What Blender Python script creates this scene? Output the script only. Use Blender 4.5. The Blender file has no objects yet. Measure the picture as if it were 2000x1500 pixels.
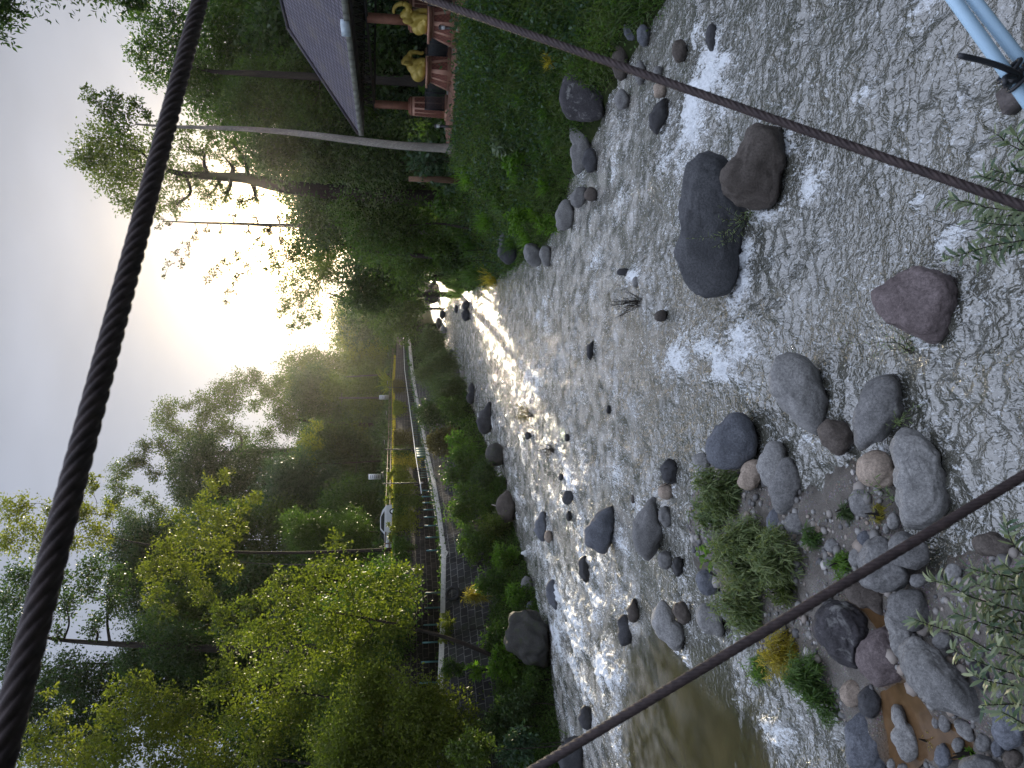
# A mountain stream seen sideways from a hanging footbridge at sunset: boulders, reeds, a riverside walk and a pavilion.
SKY_TINT = (.27, .29, .33)
AUREOLE = [(600, (150, 110, 62)), (150, (25, 17, 8)), (14, (1.5, 1.15, .7))]
VEIL = (5.0, 5.55, 6.9)
SUN_E = 5.0
EXPOSURE = 0.35
OVERHEAD = 5.2
HAZE = 0.00009
import bpy, bmesh, math, random
import numpy as np
from mathutils import Vector, Matrix

random.seed(7)
RNG = np.random.default_rng(11)
scene = bpy.context.scene
COL = scene.collection
R = math.radians

# ------------------------------------------------------------------ camera geometry
F_PX = 1400.0                       # focal length in photo pixels (2000 x 1500)
CAM_H = 8.0                         # the footbridge hangs 8 m above the stream
HOR = 800.0                         # photo column of the horizon (the phone was held sideways)
TP = (1000.0 - HOR) / F_PX
PITCH = math.atan(TP)
cF = np.array([0, math.cos(PITCH), -math.sin(PITCH)])
cU = np.array([0, math.sin(PITCH), math.cos(PITCH)])
cR = np.array([1.0, 0, 0])
CAM = np.array([0, 0, CAM_H])

def ray(px, py):
    return cF + cR * ((750.0 - py) / F_PX) - cU * ((px - 1000.0) / F_PX)
def P(px, py, D):
    d = ray(px, py)
    return CAM + d * (D / d[1])
def G(px, py, z=0.0):
    d = ray(px, py)
    return CAM + d * ((z - CAM_H) / d[2])
def pxm(px, D):                    # metres per photo pixel at forward distance D
    d = cF - cU * ((px - 1000.0) / F_PX)
    return (D / d[1]) / F_PX

# ------------------------------------------------------------------ numpy noise
_prm = np.random.default_rng(5).permutation(512).astype(np.int64)
_grd = np.random.default_rng(6).normal(size=(512, 3)); _grd /= np.linalg.norm(_grd, axis=1)[:, None]
def pnoise(p):
    p = np.asarray(p, float)
    i = np.floor(p).astype(np.int64); f = p - i
    u = f * f * f * (f * (f * 6 - 15) + 10)
    out = np.zeros(len(p))
    for dx in (0, 1):
        wx = u[:, 0] if dx else 1 - u[:, 0]
        for dy in (0, 1):
            wy = u[:, 1] if dy else 1 - u[:, 1]
            for dz in (0, 1):
                wz = u[:, 2] if dz else 1 - u[:, 2]
                h = _prm[(_prm[(_prm[(i[:, 0] + dx) & 511] + i[:, 1] + dy) & 511] + i[:, 2] + dz) & 511]
                g = _grd[h]
                out += wx * wy * wz * (g[:, 0] * (f[:, 0] - dx) + g[:, 1] * (f[:, 1] - dy) + g[:, 2] * (f[:, 2] - dz))
    return out * 1.6
def fbm(p, o=4, lac=2.03, gain=.5):
    p = np.asarray(p, float); a = 1.0; s = np.zeros(len(p))
    for k in range(o):
        s += a * pnoise(p + k * 17.3); p = p * lac; a *= gain
    return s
def sstep(a, b, x):
    t = np.clip((x - a) / (b - a), 0, 1); return t * t * (3 - 2 * t)

# ------------------------------------------------------------------ mesh helpers
def mesh_np(name, V, Q=None, T=None, mats=None, smooth=False, attrs=None, midx=None):
    me = bpy.data.meshes.new(name)
    V = np.asarray(V, np.float32)
    loops, starts, n = [], [], 0
    for A, k in ((Q, 4), (T, 3)):
        if A is not None and len(A):
            A = np.asarray(A, np.int32); loops.append(A.ravel())
            starts.append(n + np.arange(len(A), dtype=np.int32) * k); n += A.size
    L = np.concatenate(loops); S = np.concatenate(starts)
    me.vertices.add(len(V)); me.vertices.foreach_set('co', V.ravel())
    me.loops.add(len(L)); me.loops.foreach_set('vertex_index', L)
    me.polygons.add(len(S)); me.polygons.foreach_set('loop_start', S)
    if smooth: me.polygons.foreach_set('use_smooth', np.ones(len(S), bool))
    for k, (dom, arr) in (attrs or {}).items():
        at = me.attributes.new(k, 'FLOAT', dom); at.data.foreach_set('value', np.asarray(arr, np.float32))
    for m in (mats if isinstance(mats, (list, tuple)) else [mats] if mats else []): me.materials.append(m)
    if midx is not None: me.polygons.foreach_set('material_index', np.asarray(midx, np.int32))
    me.update(calc_edges=True)
    return me
def link(name, data, parent=None, loc=None):
    o = bpy.data.objects.new(name, data); COL.objects.link(o)
    if parent: o.parent = parent
    if loc is not None: o.location = loc
    return o
def tag(o, label=None, cat=None, group=None, kind=None):
    if label: o['label'] = label
    if cat: o['category'] = cat
    if group: o['group'] = group
    if kind: o['kind'] = kind
    return o
def empty(name, loc, label, cat, group=None, rz=0.0):
    o = bpy.data.objects.new(name, None); COL.objects.link(o)
    o.empty_display_size = .2; o.location = tuple(loc); o.rotation_euler = (0, 0, rz)
    return tag(o, label, cat, group)

class MB:
    """collects shapes (in world or local coordinates) and links them as one mesh"""
    def __init__(s): s.v = []; s.q = []; s.t = []; s.n = 0
    def add(s, V, Q=None, T=None):
        V = np.asarray(V, float)
        s.v.append(V)
        if Q is not None and len(Q): s.q.append(np.asarray(Q) + s.n)
        if T is not None and len(T): s.t.append(np.asarray(T) + s.n)
        s.n += len(V); return s
    def box(s, c, size, rz=0.0, M=None, taper=1.0):
        h = np.array(size) / 2
        V = np.array([[x, y, z] for z in (-1, 1) for y in (-1, 1) for x in (-1, 1)], float)
        V[V[:, 2] > 0, :2] *= taper
        V = V * h
        if M is not None: V = V @ np.array(M).T
        elif rz: cz, sz = math.cos(rz), math.sin(rz); V = V @ np.array([[cz, sz, 0], [-sz, cz, 0], [0, 0, 1]])
        V = V + np.array(c)
        return s.add(V, [[0, 2, 3, 1], [4, 5, 7, 6], [0, 1, 5, 4], [2, 6, 7, 3], [0, 4, 6, 2], [1, 3, 7, 5]])
    def tube(s, pts, rad, n=8, cap=True):
        pts = np.asarray(pts, float); m = len(pts)
        rad = np.full(m, rad, float) if np.isscalar(rad) else np.asarray(rad, float)
        tg = np.gradient(pts, axis=0) if m > 2 else np.repeat((pts[1] - pts[0])[None], 2, 0)
        tg /= np.linalg.norm(tg, axis=1)[:, None] + 1e-9
        ref = np.array([0, 0, 1.0]) if abs(tg[:, 2]).mean() < .8 else np.array([1.0, 0, 0])
        a = np.cross(tg, ref); a /= np.linalg.norm(a, axis=1)[:, None] + 1e-9
        b = np.cross(tg, a)
        th = np.linspace(0, 2 * math.pi, n, endpoint=False)
        V = (pts[:, None] + rad[:, None, None] * (np.cos(th)[None, :, None] * a[:, None] + np.sin(th)[None, :, None] * b[:, None])).reshape(-1, 3)
        i = np.arange(m - 1)[:, None] * n; j = np.arange(n)[None]
        Q = np.stack([i + j, i + (j + 1) % n, i + n + (j + 1) % n, i + n + j], -1).reshape(-1, 4)
        T = []
        if cap:
            V = np.vstack([V, pts[0], pts[-1]]); k = m * n
            T = [[k, (q + 1) % n, q] for q in range(n)] + [[k + 1, k - n + q, k - n + (q + 1) % n] for q in range(n)]
        return s.add(V, Q, T)
    def lathe(s, c, prof, n=16, sx=1.0, sy=1.0, rz=0):
        th = np.linspace(0, 2 * math.pi, n, endpoint=False) + rz
        V = np.array([[c[0] + r * sx * math.cos(t), c[1] + r * sy * math.sin(t), c[2] + z] for r, z in prof for t in th])
        m = len(prof); i = np.arange(m - 1)[:, None] * n; j = np.arange(n)[None]
        Q = np.stack([i + j, i + (j + 1) % n, i + n + (j + 1) % n, i + n + j], -1).reshape(-1, 4)
        return s.add(V, Q)
    def quad(s, a, b, c, d): return s.add([a, b, c, d], [[0, 1, 2, 3]])
    def blob(s, c, r, M=None, sub=2, amp=0.0, fr=2.0):
        V, T = ico(sub); V = V.copy()
        if amp: V *= (1 + amp * fbm(V * fr + np.array(c), 3))[:, None]
        V = V * np.array(r)
        if M is not None: V = V @ np.array(M).T
        return s.add(V + np.array(c), None, T)
    def build(s, name, mat, parent=None, smooth=False, loc=None, attrs=None):
        V = np.vstack(s.v)
        Q = np.vstack(s.q) if s.q else None; T = np.vstack(s.t) if s.t else None
        if parent is not None and loc is None: V = V - np.array(parent.location)
        return link(name, mesh_np(name, V, Q, T, mat, smooth, attrs), parent, loc)

_ico = {}
def ico(sub):
    if sub not in _ico:
        bm = bmesh.new(); bmesh.ops.create_icosphere(bm, subdivisions=sub, radius=1)
        _ico[sub] = (np.array([v.co[:] for v in bm.verts]), np.array([[v.index for v in f.verts] for f in bm.faces])); bm.free()
    return _ico[sub]
def rotz(a): return np.array([[math.cos(a), -math.sin(a), 0], [math.sin(a), math.cos(a), 0], [0, 0, 1]])
def curve(pts, n):
    """Catmull-Rom through pts"""
    p = np.asarray(pts, float); p = np.vstack([2 * p[0] - p[1], p, 2 * p[-1] - p[-2]])
    t = np.linspace(0, len(p) - 3 - 1e-6, n); i = t.astype(int); f = (t - i)[:, None]
    a, b, c, d = p[i], p[i + 1], p[i + 2], p[i + 3]
    return .5 * ((2 * b) + (-a + c) * f + (2 * a - 5 * b + 4 * c - d) * f ** 2 + (-a + 3 * b - 3 * c + d) * f ** 3)

# ------------------------------------------------------------------ material helpers
class NT:
    def __init__(s, name):
        s.m = bpy.data.materials.new(name); s.m.use_nodes = True
        s.t = s.m.node_tree; s.t.nodes.clear(); s.out = s.n('ShaderNodeOutputMaterial')
    def n(s, typ, **k):
        x = s.t.nodes.new(typ)
        for a, b in k.items():
            if a.startswith('i_'):
                key = a[2:]; key = int(key) if key.isdigit() else key.replace('_', ' ')
                x.inputs[key].default_value = b
            else: setattr(x, a, b)
        return x
    def l(s, a, b): s.t.links.new(a, b)
    def coord(s, scale=(1, 1, 1), kind='Object'):
        tc = s.n('ShaderNodeTexCoord'); mp = s.n('ShaderNodeMapping'); mp.inputs['Scale'].default_value = scale
        s.l(tc.outputs[kind], mp.inputs[0]); return mp.outputs[0]
    def noise(s, vec, scale, detail=4, rough=.55, dist=0.0):
        x = s.n('ShaderNodeTexNoise'); x.inputs['Scale'].default_value = scale; x.inputs['Detail'].default_value = detail
        x.inputs['Roughness'].default_value = rough; x.inputs['Distortion'].default_value = dist
        s.l(vec, x.inputs['Vector']); return x.outputs['Fac']
    def ramp(s, fac, stops, interp='LINEAR'):
        x = s.n('ShaderNodeValToRGB'); x.color_ramp.interpolation = interp
        e = x.color_ramp.elements
        while len(e) < len(stops): e.new(.5)
        for k, (p, c) in enumerate(stops):
            e[k].position = p; e[k].color = (c, c, c, 1) if np.isscalar(c) else (*c, 1)
        s.l(fac, x.inputs[0]); return x.outputs[0]
    def mix(s, fac, a, b, mode='MIX'):
        x = s.n('ShaderNodeMix', data_type='RGBA', blend_type=mode)
        for i, v in ((0, fac), (6, a), (7, b)):
            if hasattr(v, 'links'): s.l(v, x.inputs[i])
            else: x.inputs[i].default_value = v if i == 0 else (*v, 1)
        return x.outputs[2]
    def math(s, op, a, b=0.0):
        x = s.n('ShaderNodeMath', operation=op)
        for i, v in ((0, a), (1, b)):
            if hasattr(v, 'links'): s.l(v, x.inputs[i])
            else: x.inputs[i].default_value = v
        return x.outputs[0]
    def bump(s, h, strength, dist=.02, normal=None):
        x = s.n('ShaderNodeBump'); x.inputs['Strength'].default_value = strength; x.inputs['Distance'].default_value = dist
        s.l(h, x.inputs['Height'])
        if normal is not None: s.l(normal, x.inputs['Normal'])
        return x.outputs[0]
    def attr(s, name):
        return s.n('ShaderNodeAttribute', attribute_name=name).outputs['Fac']
    def bsdf(s, color, rough=.6, metal=0.0, spec=.5, normal=None, ior=None):
        b = s.n('ShaderNodeBsdfPrincipled')
        for k, v in (('Base Color', color), ('Roughness', rough), ('Metallic', metal), ('Specular IOR Level', spec)):
            if hasattr(v, 'links'): s.l(v, b.inputs[k])
            else: b.inputs[k].default_value = (*v, 1) if k == 'Base Color' else v
        if ior: b.inputs['IOR'].default_value = ior
        if normal is not None: s.l(normal, b.inputs['Normal'])
        return b.outputs[0]
    def done(s, sh): s.l(sh, s.out.inputs[0]); return s.m

def simple(name, col, rough=.6, metal=0.0, var=.25, scale=6.0, bump=.15, bscale=40.0, spec=.5):
    t = NT(name); v = t.coord()
    n1 = t.noise(v, scale, 5)
    c = t.mix(t.ramp(n1, [(.3, 0.0), (.7, 1.0)]), tuple(x * (1 - var) for x in col), tuple(min(1, x * (1 + var)) for x in col))
    nb = t.bump(t.noise(v, bscale, 4), bump, .01)
    return t.done(t.bsdf(c, rough, metal, spec, nb))

def rock_mat(name, dark, light, lichen=None, wet=.26, scale=1.0):
    t = NT(name); v = t.coord(kind='Object')
    geo = t.n('ShaderNodeNewGeometry'); sep = t.n('ShaderNodeSeparateXYZ'); t.l(geo.outputs['Position'], sep.inputs[0])
    rnd = t.n('ShaderNodeObjectInfo').outputs['Random']
    n1 = t.noise(v, 1.6 * scale, 6, .6, .4); n2 = t.noise(v, 22 * scale, 5, .7); n3 = t.noise(v, 70 * scale, 3, .7)
    c = t.mix(t.ramp(n1, [(.3, 0.0), (.68, 1.0)]), dark, light)
    c = t.mix(t.ramp(n2, [(.38, .75), (.62, 0.0)]), c, tuple(x * .55 for x in dark))
    c = t.mix(t.ramp(n3, [(.55, 0.0), (.75, .55)]), c, tuple(min(1, x * 1.7) for x in light))
    if lichen:
        n4 = t.noise(v, 2.6 * scale, 6, .7, .6)
        c = t.mix(t.ramp(n4, [(.54, 0.0), (.66, .8)]), c, lichen)
    c = t.mix(1.0, c, t.ramp(rnd, [(0, .8), (1, 1.15)]), 'MULTIPLY')
    zz = t.math('ADD', sep.outputs[2], t.math('MULTIPLY', t.math('SUBTRACT', n1, .5), .3))
    w = t.ramp(t.math('DIVIDE', zz, max(wet, .01)), [(.25, 1.0), (.9, 0.0)]) if wet else None
    if w is not None:
        c = t.mix(w, c, t.mix(1.0, c, (.30, .285, .27), 'MULTIPLY'))
        rg = t.ramp(w, [(0, .78), (1, .22)])
    else: rg = .75
    cr = t.n('ShaderNodeTexVoronoi', feature='DISTANCE_TO_EDGE'); cr.inputs['Scale'].default_value = 1.1 * scale
    t.l(t.n('ShaderNodeVectorMath', operation='ADD').outputs[0], cr.inputs['Vector'])
    va = t.t.nodes[-1]; t.l(v, va.inputs[0]); nn = t.n('ShaderNodeTexNoise'); nn.inputs['Scale'].default_value = 2.0 * scale; t.l(v, nn.inputs['Vector'])
    t.l(nn.outputs['Color'], va.inputs[1])
    crack = t.ramp(cr.outputs['Distance'], [(0, 0.0), (.035, 1.0)])
    b1 = t.bump(crack, .25, .02)
    b2 = t.bump(n2, .5, .02, b1)
    b3 = t.bump(n3, .4, .008, b2)
    return t.done(t.bsdf(c, rg, 0, .4, b3))

def leaf_mat(name, c0, c1, trans=.4, tcol=None, gloss=.42, spec=.22):
    t = NT(name); r = t.attr('rnd')
    obr = t.n('ShaderNodeObjectInfo').outputs['Random']
    c = t.mix(r, c0, c1)
    c = t.mix(1.0, c, t.ramp(obr, [(0, (.85, .9, .85)), (1, (1.15, 1.08, 1.05))]), 'MULTIPLY')
    b = t.bsdf(c, gloss, 0, spec)
    tr = t.n('ShaderNodeBsdfTranslucent')
    tc = t.mix(1.0, c, tcol or (1.9, 2.4, .75), 'MULTIPLY'); t.l(tc, tr.inputs[0])
    m = t.n('ShaderNodeMixShader'); m.inputs[0].default_value = trans
    t.l(b, m.inputs[1]); t.l(tr.outputs[0], m.inputs[2])
    return t.done(m.outputs[0])

def bark_mat(name, col, var=.4, sc=8.0):
    t = NT(name); v = t.coord((1, 1, .35))
    n1 = t.noise(v, sc * .25, 5, .6); n2 = t.noise(v, sc * 3, 5, .7)
    c = t.mix(t.ramp(n1, [(.35, 0.0), (.65, 1.0)]), tuple(x * (1 - var) for x in col), tuple(x * (1 + var) for x in col))
    c = t.mix(t.ramp(n2, [(.45, .6), (.6, 0.0)]), c, tuple(x * .45 for x in col))
    return t.done(t.bsdf(c, .85, 0, .3, t.bump(n2, .5, .02)))

# ------------------------------------------------------------------ world, sun, camera
SUN_PX, SUN_PY = 535, 465
sd = ray(SUN_PX, SUN_PY); sd = sd / np.linalg.norm(sd)
SUN_EL = math.asin(sd[2]); SUN_AZ = math.atan2(sd[0], sd[1])      # azimuth from +Y towards +X
w = bpy.data.worlds.new('World'); scene.world = w; w.use_nodes = True
nt = w.node_tree; nt.nodes.clear()
def wn(t, **k):
    x = nt.nodes.new(t)
    for a, b in k.items(): setattr(x, a, b)
    return x
sky = wn('ShaderNodeTexSky', sky_type='NISHITA', sun_disc=False)
sky.sun_elevation = SUN_EL; sky.sun_rotation = SUN_AZ; sky.altitude = 700
sky.air_density = 1.0; sky.dust_density = 2.5; sky.ozone_density = 1.0
tc = wn('ShaderNodeTexCoord')
nrm = wn('ShaderNodeVectorMath', operation='NORMALIZE'); nt.links.new(tc.outputs['Generated'], nrm.inputs[0])
dot = wn('ShaderNodeVectorMath', operation='DOT_PRODUCT'); nt.links.new(nrm.outputs[0], dot.inputs[0]); dot.inputs[1].default_value = tuple(sd)
clampd = wn('ShaderNodeMath', operation='MAXIMUM'); nt.links.new(dot.outputs['Value'], clampd.inputs[0]); clampd.inputs[1].default_value = 0
bg = wn('ShaderNodeBackground'); out = wn('ShaderNodeOutputWorld')
WORLD_STRENGTH = 0.05
bg.inputs[1].default_value = WORLD_STRENGTH
def scaled(sock, col):
    x = wn('ShaderNodeMix', data_type='RGBA', blend_type='MULTIPLY'); x.inputs[0].default_value = 1
    nt.links.new(sock, x.inputs[6]); x.inputs[7].default_value = (*col, 1); return x.outputs[2]
def addc(a, b):
    x = wn('ShaderNodeMix', data_type='RGBA', blend_type='ADD'); x.inputs[0].default_value = 1
    nt.links.new(a, x.inputs[6]); nt.links.new(b, x.inputs[7]); return x.outputs[2]
tot = scaled(sky.outputs[0], SKY_TINT)
# thin haze lit by the sun: an even veil plus the bright aureole round the sun
for power, col in AUREOLE:
    pw = wn('ShaderNodeMath', operation='POWER'); nt.links.new(clampd.outputs[0], pw.inputs[0]); pw.inputs[1].default_value = power
    tot = addc(tot, scaled(pw.outputs[0], col))
veil = wn('ShaderNodeRGB'); veil.outputs[0].default_value = (*VEIL, 1)
# faint cloud streaks in the veil
mpn = wn('ShaderNodeMapping'); mpn.inputs['Scale'].default_value = (1.0, 1.0, 3.0); nt.links.new(nrm.outputs[0], mpn.inputs[0])
cl = wn('ShaderNodeTexNoise'); cl.inputs['Scale'].default_value = 2.2; cl.inputs['Detail'].default_value = 5; nt.links.new(mpn.outputs[0], cl.inputs['Vector'])
clr = wn('ShaderNodeMapRange'); nt.links.new(cl.outputs['Fac'], clr.inputs[0]); clr.inputs[1].default_value = .3; clr.inputs[2].default_value = .75; clr.inputs[3].default_value = .78; clr.inputs[4].default_value = 1.28
vm = wn('ShaderNodeMix', data_type='RGBA', blend_type='MULTIPLY'); vm.inputs[0].default_value = 1
nt.links.new(veil.outputs[0], vm.inputs[6]); nt.links.new(clr.outputs[0], vm.inputs[7])
# unseen sky above the view, brightened as added fill light
spz = wn('ShaderNodeSeparateXYZ'); nt.links.new(nrm.outputs[0], spz.inputs[0])
ov = wn('ShaderNodeMapRange', interpolation_type='SMOOTHSTEP'); nt.links.new(spz.outputs[2], ov.inputs[0])
for i_, v_ in ((1, .46), (2, .9), (3, 1.0), (4, OVERHEAD)): ov.inputs[i_].default_value = v_
vm2 = wn('ShaderNodeMix', data_type='RGBA', blend_type='MULTIPLY'); vm2.inputs[0].default_value = 1
nt.links.new(vm.outputs[2], vm2.inputs[6]); nt.links.new(ov.outputs[0], vm2.inputs[7])
tot = addc(tot, vm2.outputs[2])
nt.links.new(tot, bg.inputs[0]); nt.links.new(bg.outputs[0], out.inputs[0])

sl = bpy.data.lights.new('sun', 'SUN'); sl.energy = SUN_E; sl.angle = R(.6); sl.color = (1.0, .85, .60)
so = bpy.data.objects.new('sun', sl); COL.objects.link(so)
so.rotation_euler = Vector(tuple(-sd)).to_track_quat('-Z', 'Y').to_euler(); so.location = (10, 60, 40)

cam = bpy.data.cameras.new('camera'); cam.sensor_width = 36; cam.sensor_fit = 'HORIZONTAL'
cam.lens = 36 * F_PX / 2000; cam.clip_start = .05; cam.clip_end = 3000
cam.dof.use_dof = True; cam.dof.focus_distance = 35.0; cam.dof.aperture_fstop = 7.0
co = bpy.data.objects.new('camera', cam); COL.objects.link(co); scene.camera = co
Mx = np.stack([-cU, cR, -cF], 1)
co.matrix_world = Matrix([list(Mx[0]) + [CAM[0]], list(Mx[1]) + [CAM[1]], list(Mx[2]) + [CAM[2]], [0, 0, 0, 1]])
vs = scene.view_settings; vs.view_transform = 'Standard'; vs.look = 'None'; vs.gamma = 1; vs.exposure = EXPOSURE
scene.cycles.max_bounces = 6; scene.cycles.diffuse_bounces = 3; scene.cycles.glossy_bounces = 3
scene.cycles.transmission_bounces = 4; scene.cycles.transparent_max_bounces = 6; scene.cycles.volume_bounces = 0
scene.cycles.use_denoising = True
scene.cycles.sample_clamp_indirect = 6
# ================================================================== terrain profile
def fin(px, py, z=0.0): g = G(px, py, z); return g[1], g[0]
_L = sorted([fin(*p) for p in ((850, 640), (871, 700), (905, 740), (925, 800), (952, 870), (980, 950), (1010, 1040), (1045, 1130), (1062, 1210), (1078, 1300), (1088, 1400), (1108, 1500))])
_Rr = sorted([fin(*p) for p in ((848, 545), (876, 568), (905, 580), (960, 560), (1000, 540), (1050, 515), (1075, 480), (1100, 420), (1118, 370), (1140, 330), (1185, 240), (1215, 180), (1270, 90), (1300, 50), (1325, 0))])
_Ly, _Lx = np.array(_L).T; _Ry, _Rx = np.array(_Rr).T
_Ly = np.r_[-60, -10, 15, 26, _Ly, 330, 700]; _Lx = np.r_[-34, -32, -28, -23.5, _Lx, 34, 230]
_Ry = np.r_[-60, -10, 8, _Ry, 330, 700]; _Rx = np.r_[13, 13, 12.2, _Rx, 62, 270]
def xl(y): return np.interp(y, _Ly, _Lx)
def xr(y): return np.interp(y, _Ry, _Rx)
# riverside walk: its outer edge (photo column, photo row, distance)
WK = [(859, 1560, 39), (858, 1360, 45), (863, 1230, 50), (866, 1080, 56), (856, 1000, 64), (847, 945, 71), (835, 890, 81), (818, 800, 105), (803, 720, 142), (797, 650, 195)]
_W = np.array([P(*p) for p in WK])
_W = np.vstack([[-36, -60, 5.6], [-33, 0, 5.8], [-29, 22, 6.0], _W, [34, 280, 9.2], [60, 420, 10]])
_Wy = _W[:, 1]
def xw(y): return np.interp(y, _Wy, _W[:, 0])
def zw(y): return np.interp(y, _Wy, _W[:, 2])
WALKW = 2.6
def ztop(y): return zw(y) + np.interp(y, [20, 45, 60, 75, 110, 200], [3.6, 3.6, 3.65, 3.5, 3.2, 3.0])
def zcrest(y): return np.interp(y, [-60, 0, 30, 40, 60, 90, 150, 260], [5, 5, 5.4, 5.6, 4.6, 4.2, 5, 6])
def wcrest(y): return np.interp(y, [-60, 25, 32, 40, 48, 60, 90, 260], [8, 8, 6.2, 6.4, 7.5, 6.0, 4.5, 8])
def ground_z(x, y):
    """height of the ground sheet (outside the gravel bar)"""
    x = np.asarray(x, float); y = np.asarray(y, float)
    a, b, c = xl(y), xr(y), xw(y)
    zb = np.full(x.shape, -.7)
    # left bank: toe, vegetated slope, then the level behind the stone wall
    t = np.clip((a - x) / np.maximum(a - c - .3, .5), 0, 1)
    zm = zw(y) - np.interp(y, [40, 60, 90, 150], [3.7, 3.6, 3.0, 2.4])
    zl = -.35 + sstep(0, .3, t) * 1.0 + (zm - .65) * sstep(.12, .8, t)
    xb = c - WALKW
    zl = np.where(x < c, zw(y) - .25, zl)
    zl = np.where(x < xb - .45, ztop(y) + .1 + np.clip(xb - 1.5 - x, 0, 6) * .06 + np.clip(xb - 7 - x, 0, 60) * .42, zl)
    t2 = np.clip((x - b) / wcrest(y), 0, 1)
    zr = -.35 + (zcrest(y) + .35) * (sstep(0, .25, t2) * .2 + sstep(.1, 1.0, t2) * .8)
    zr = zr + np.clip(x - b - wcrest(y) - 14, 0, 70) * .34
    z = np.where(x < a, zl, np.where(x > b, zr, zb))
    # the valley closes behind the far bend
    z = z + np.clip(y - 330, 0, 120) * .15
    return z

# ------------------------------------------------------------------ ground sheet
ys = np.unique(np.r_[np.arange(-60, 0, 6), np.arange(0, 100, .6), np.arange(100, 260, 2.5), np.arange(260, 760, 20)])
def row(y):
    a, b, c = float(xl(y)), float(xr(y)), float(xw(y)); xb = c - WALKW
    return np.r_[xb - np.array([420, 250, 150, 90, 55, 35, 22, 14, 9, 6, 3.5, 2, 1, .46]), xb - .44, c - .01,
                 c + (a - c) * np.linspace(.03, 1, 14), a + (b - a) * np.array([.04, .1, .5, .9, .96]),
                 b + wcrest(y) * np.linspace(0, 1, 16), b + wcrest(y) + np.array([1.5, 4, 8, 14, 22, 35, 60, 100, 180, 350])]
X = np.array([row(y) for y in ys]); Y = np.repeat(ys[:, None], X.shape[1], 1)
Z = ground_z(X, Y)
nse = fbm(np.stack([X * .35, Y * .35, X * 0], -1).reshape(-1, 3), 4).reshape(X.shape)
flat = (X > xw(Y) - WALKW - .5) & (X < xw(Y) + .1)
Z = Z + np.where(flat, 0, nse * .3)
V = np.stack([X, Y, Z], -1).reshape(-1, 3); nr, nc = X.shape
i = np.arange(nr - 1)[:, None] * nc + np.arange(nc - 1)[None]
Q = np.stack([i, i + 1, i + nc + 1, i + nc], -1).reshape(-1, 4)
t = NT('earth_and_leaf_litter'); v = t.coord(kind='Object')
c = t.mix(t.ramp(t.noise(v, .6, 6, .6), [(.35, 0.0), (.65, 1.0)]), (.022, .034, .013), (.045, .05, .022))
c = t.mix(t.ramp(t.noise(v, 7, 5, .7), [(.4, .8), (.6, 0.0)]), c, (.02, .028, .012))
M_EARTH = t.done(t.bsdf(c, 1.0, 0, 0.0, t.bump(t.noise(v, 9, 6, .7), .8, .1)))
tag(link('ground', mesh_np('ground', V, Q, None, M_EARTH, True)), kind='structure')

# ------------------------------------------------------------------ gravel bar below the bridge
BAR = [(1340, 1010), (1352, 960), (1370, 890), (1430, 860), (1490, 905), (1545, 930), (1590, 915), (1650, 872), (1745, 885), (1790, 1045), (1850, 1055), (1905, 1045), (1990, 1000), (2200, 960), (2300, 1560), (1650, 1560), (1645, 1440), (1560, 1370), (1480, 1270), (1430, 1230), (1400, 1150), (1360, 1100)]
BARW = np.array([G(*p)[:2] for p in BAR])
def poly_sd(pts, poly):
    """signed distance to a polygon, positive inside"""
    x, y = pts[:, 0], pts[:, 1]; n = len(poly); d = np.full(len(pts), 1e9); ins = np.zeros(len(pts), bool)
    for k in range(n):
        a, b = poly[k], poly[(k + 1) % n]; e = b - a
        t = np.clip(((x - a[0]) * e[0] + (y - a[1]) * e[1]) / (e @ e + 1e-12), 0, 1)
        d = np.minimum(d, np.hypot(x - a[0] - t * e[0], y - a[1] - t * e[1]))
        cr = ((a[1] > y) != (b[1] > y)) & (x < (b[0] - a[0]) * (y - a[1]) / (b[1] - a[1] + 1e-12) + a[0]); ins ^= cr
    return np.where(ins, d, -d)
POOLS = [[(1712, 1355), (1742, 1322), (1770, 1318), (1815, 1395), (1850, 1410), (1895, 1420), (1880, 1475), (1800, 1480), (1760, 1520), (1730, 1520), (1722, 1440)],
         [(1648, 1165), (1690, 1165), (1735, 1205), (1738, 1222), (1708, 1232), (1688, 1205)]]
POOLW = [np.array([G(*p, .2)[:2] for p in q]) for q in POOLS]
def bar_z(p):
    d = poly_sd(p, BARW)
    z = np.where(d > 0, .30 * sstep(0, .9, d), -.75 * sstep(0, .8, -d)) - .03
    z = z + .09 * fbm(np.c_[p * .9, p[:, :1] * 0], 3) + .05 * fbm(np.c_[p * 3.5, p[:, :1] * 0 + 4], 3) * (d > -.2)
    for q in POOLW: z = z - .34 * sstep(-.12, .3, poly_sd(p, q))
    return z
def surf_z(x, y):
    z = ground_z(x, y); p = np.c_[np.atleast_1d(x), np.atleast_1d(y)]
    return np.maximum(np.atleast_1d(z), bar_z(p))
gx = np.arange(BARW[:, 0].min() - .6, BARW[:, 0].max() + .6, .055); gy = np.arange(max(4.0, BARW[:, 1].min() - .6), BARW[:, 1].max() + .6, .055)
XX, YY = np.meshgrid(gx, gy); pp = np.c_[XX.ravel(), YY.ravel()]
zz = bar_z(pp); nr, nc = XX.shape
i = np.arange(nr - 1)[:, None] * nc + np.arange(nc - 1)[None]
Q = np.stack([i, i + 1, i + nc + 1, i + nc], -1).reshape(-1, 4); Q = Q[(zz[Q] > -.3).any(1)]
pl = np.max([poly_sd(pp, q) for q in POOLW], 0)
t = NT('muddy_gravel'); v = t.coord()
c = t.mix(t.ramp(t.noise(v, 1.2, 6, .65), [(.35, 0.0), (.65, 1.0)]), (.085, .075, .066), (.17, .155, .14))
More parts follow.
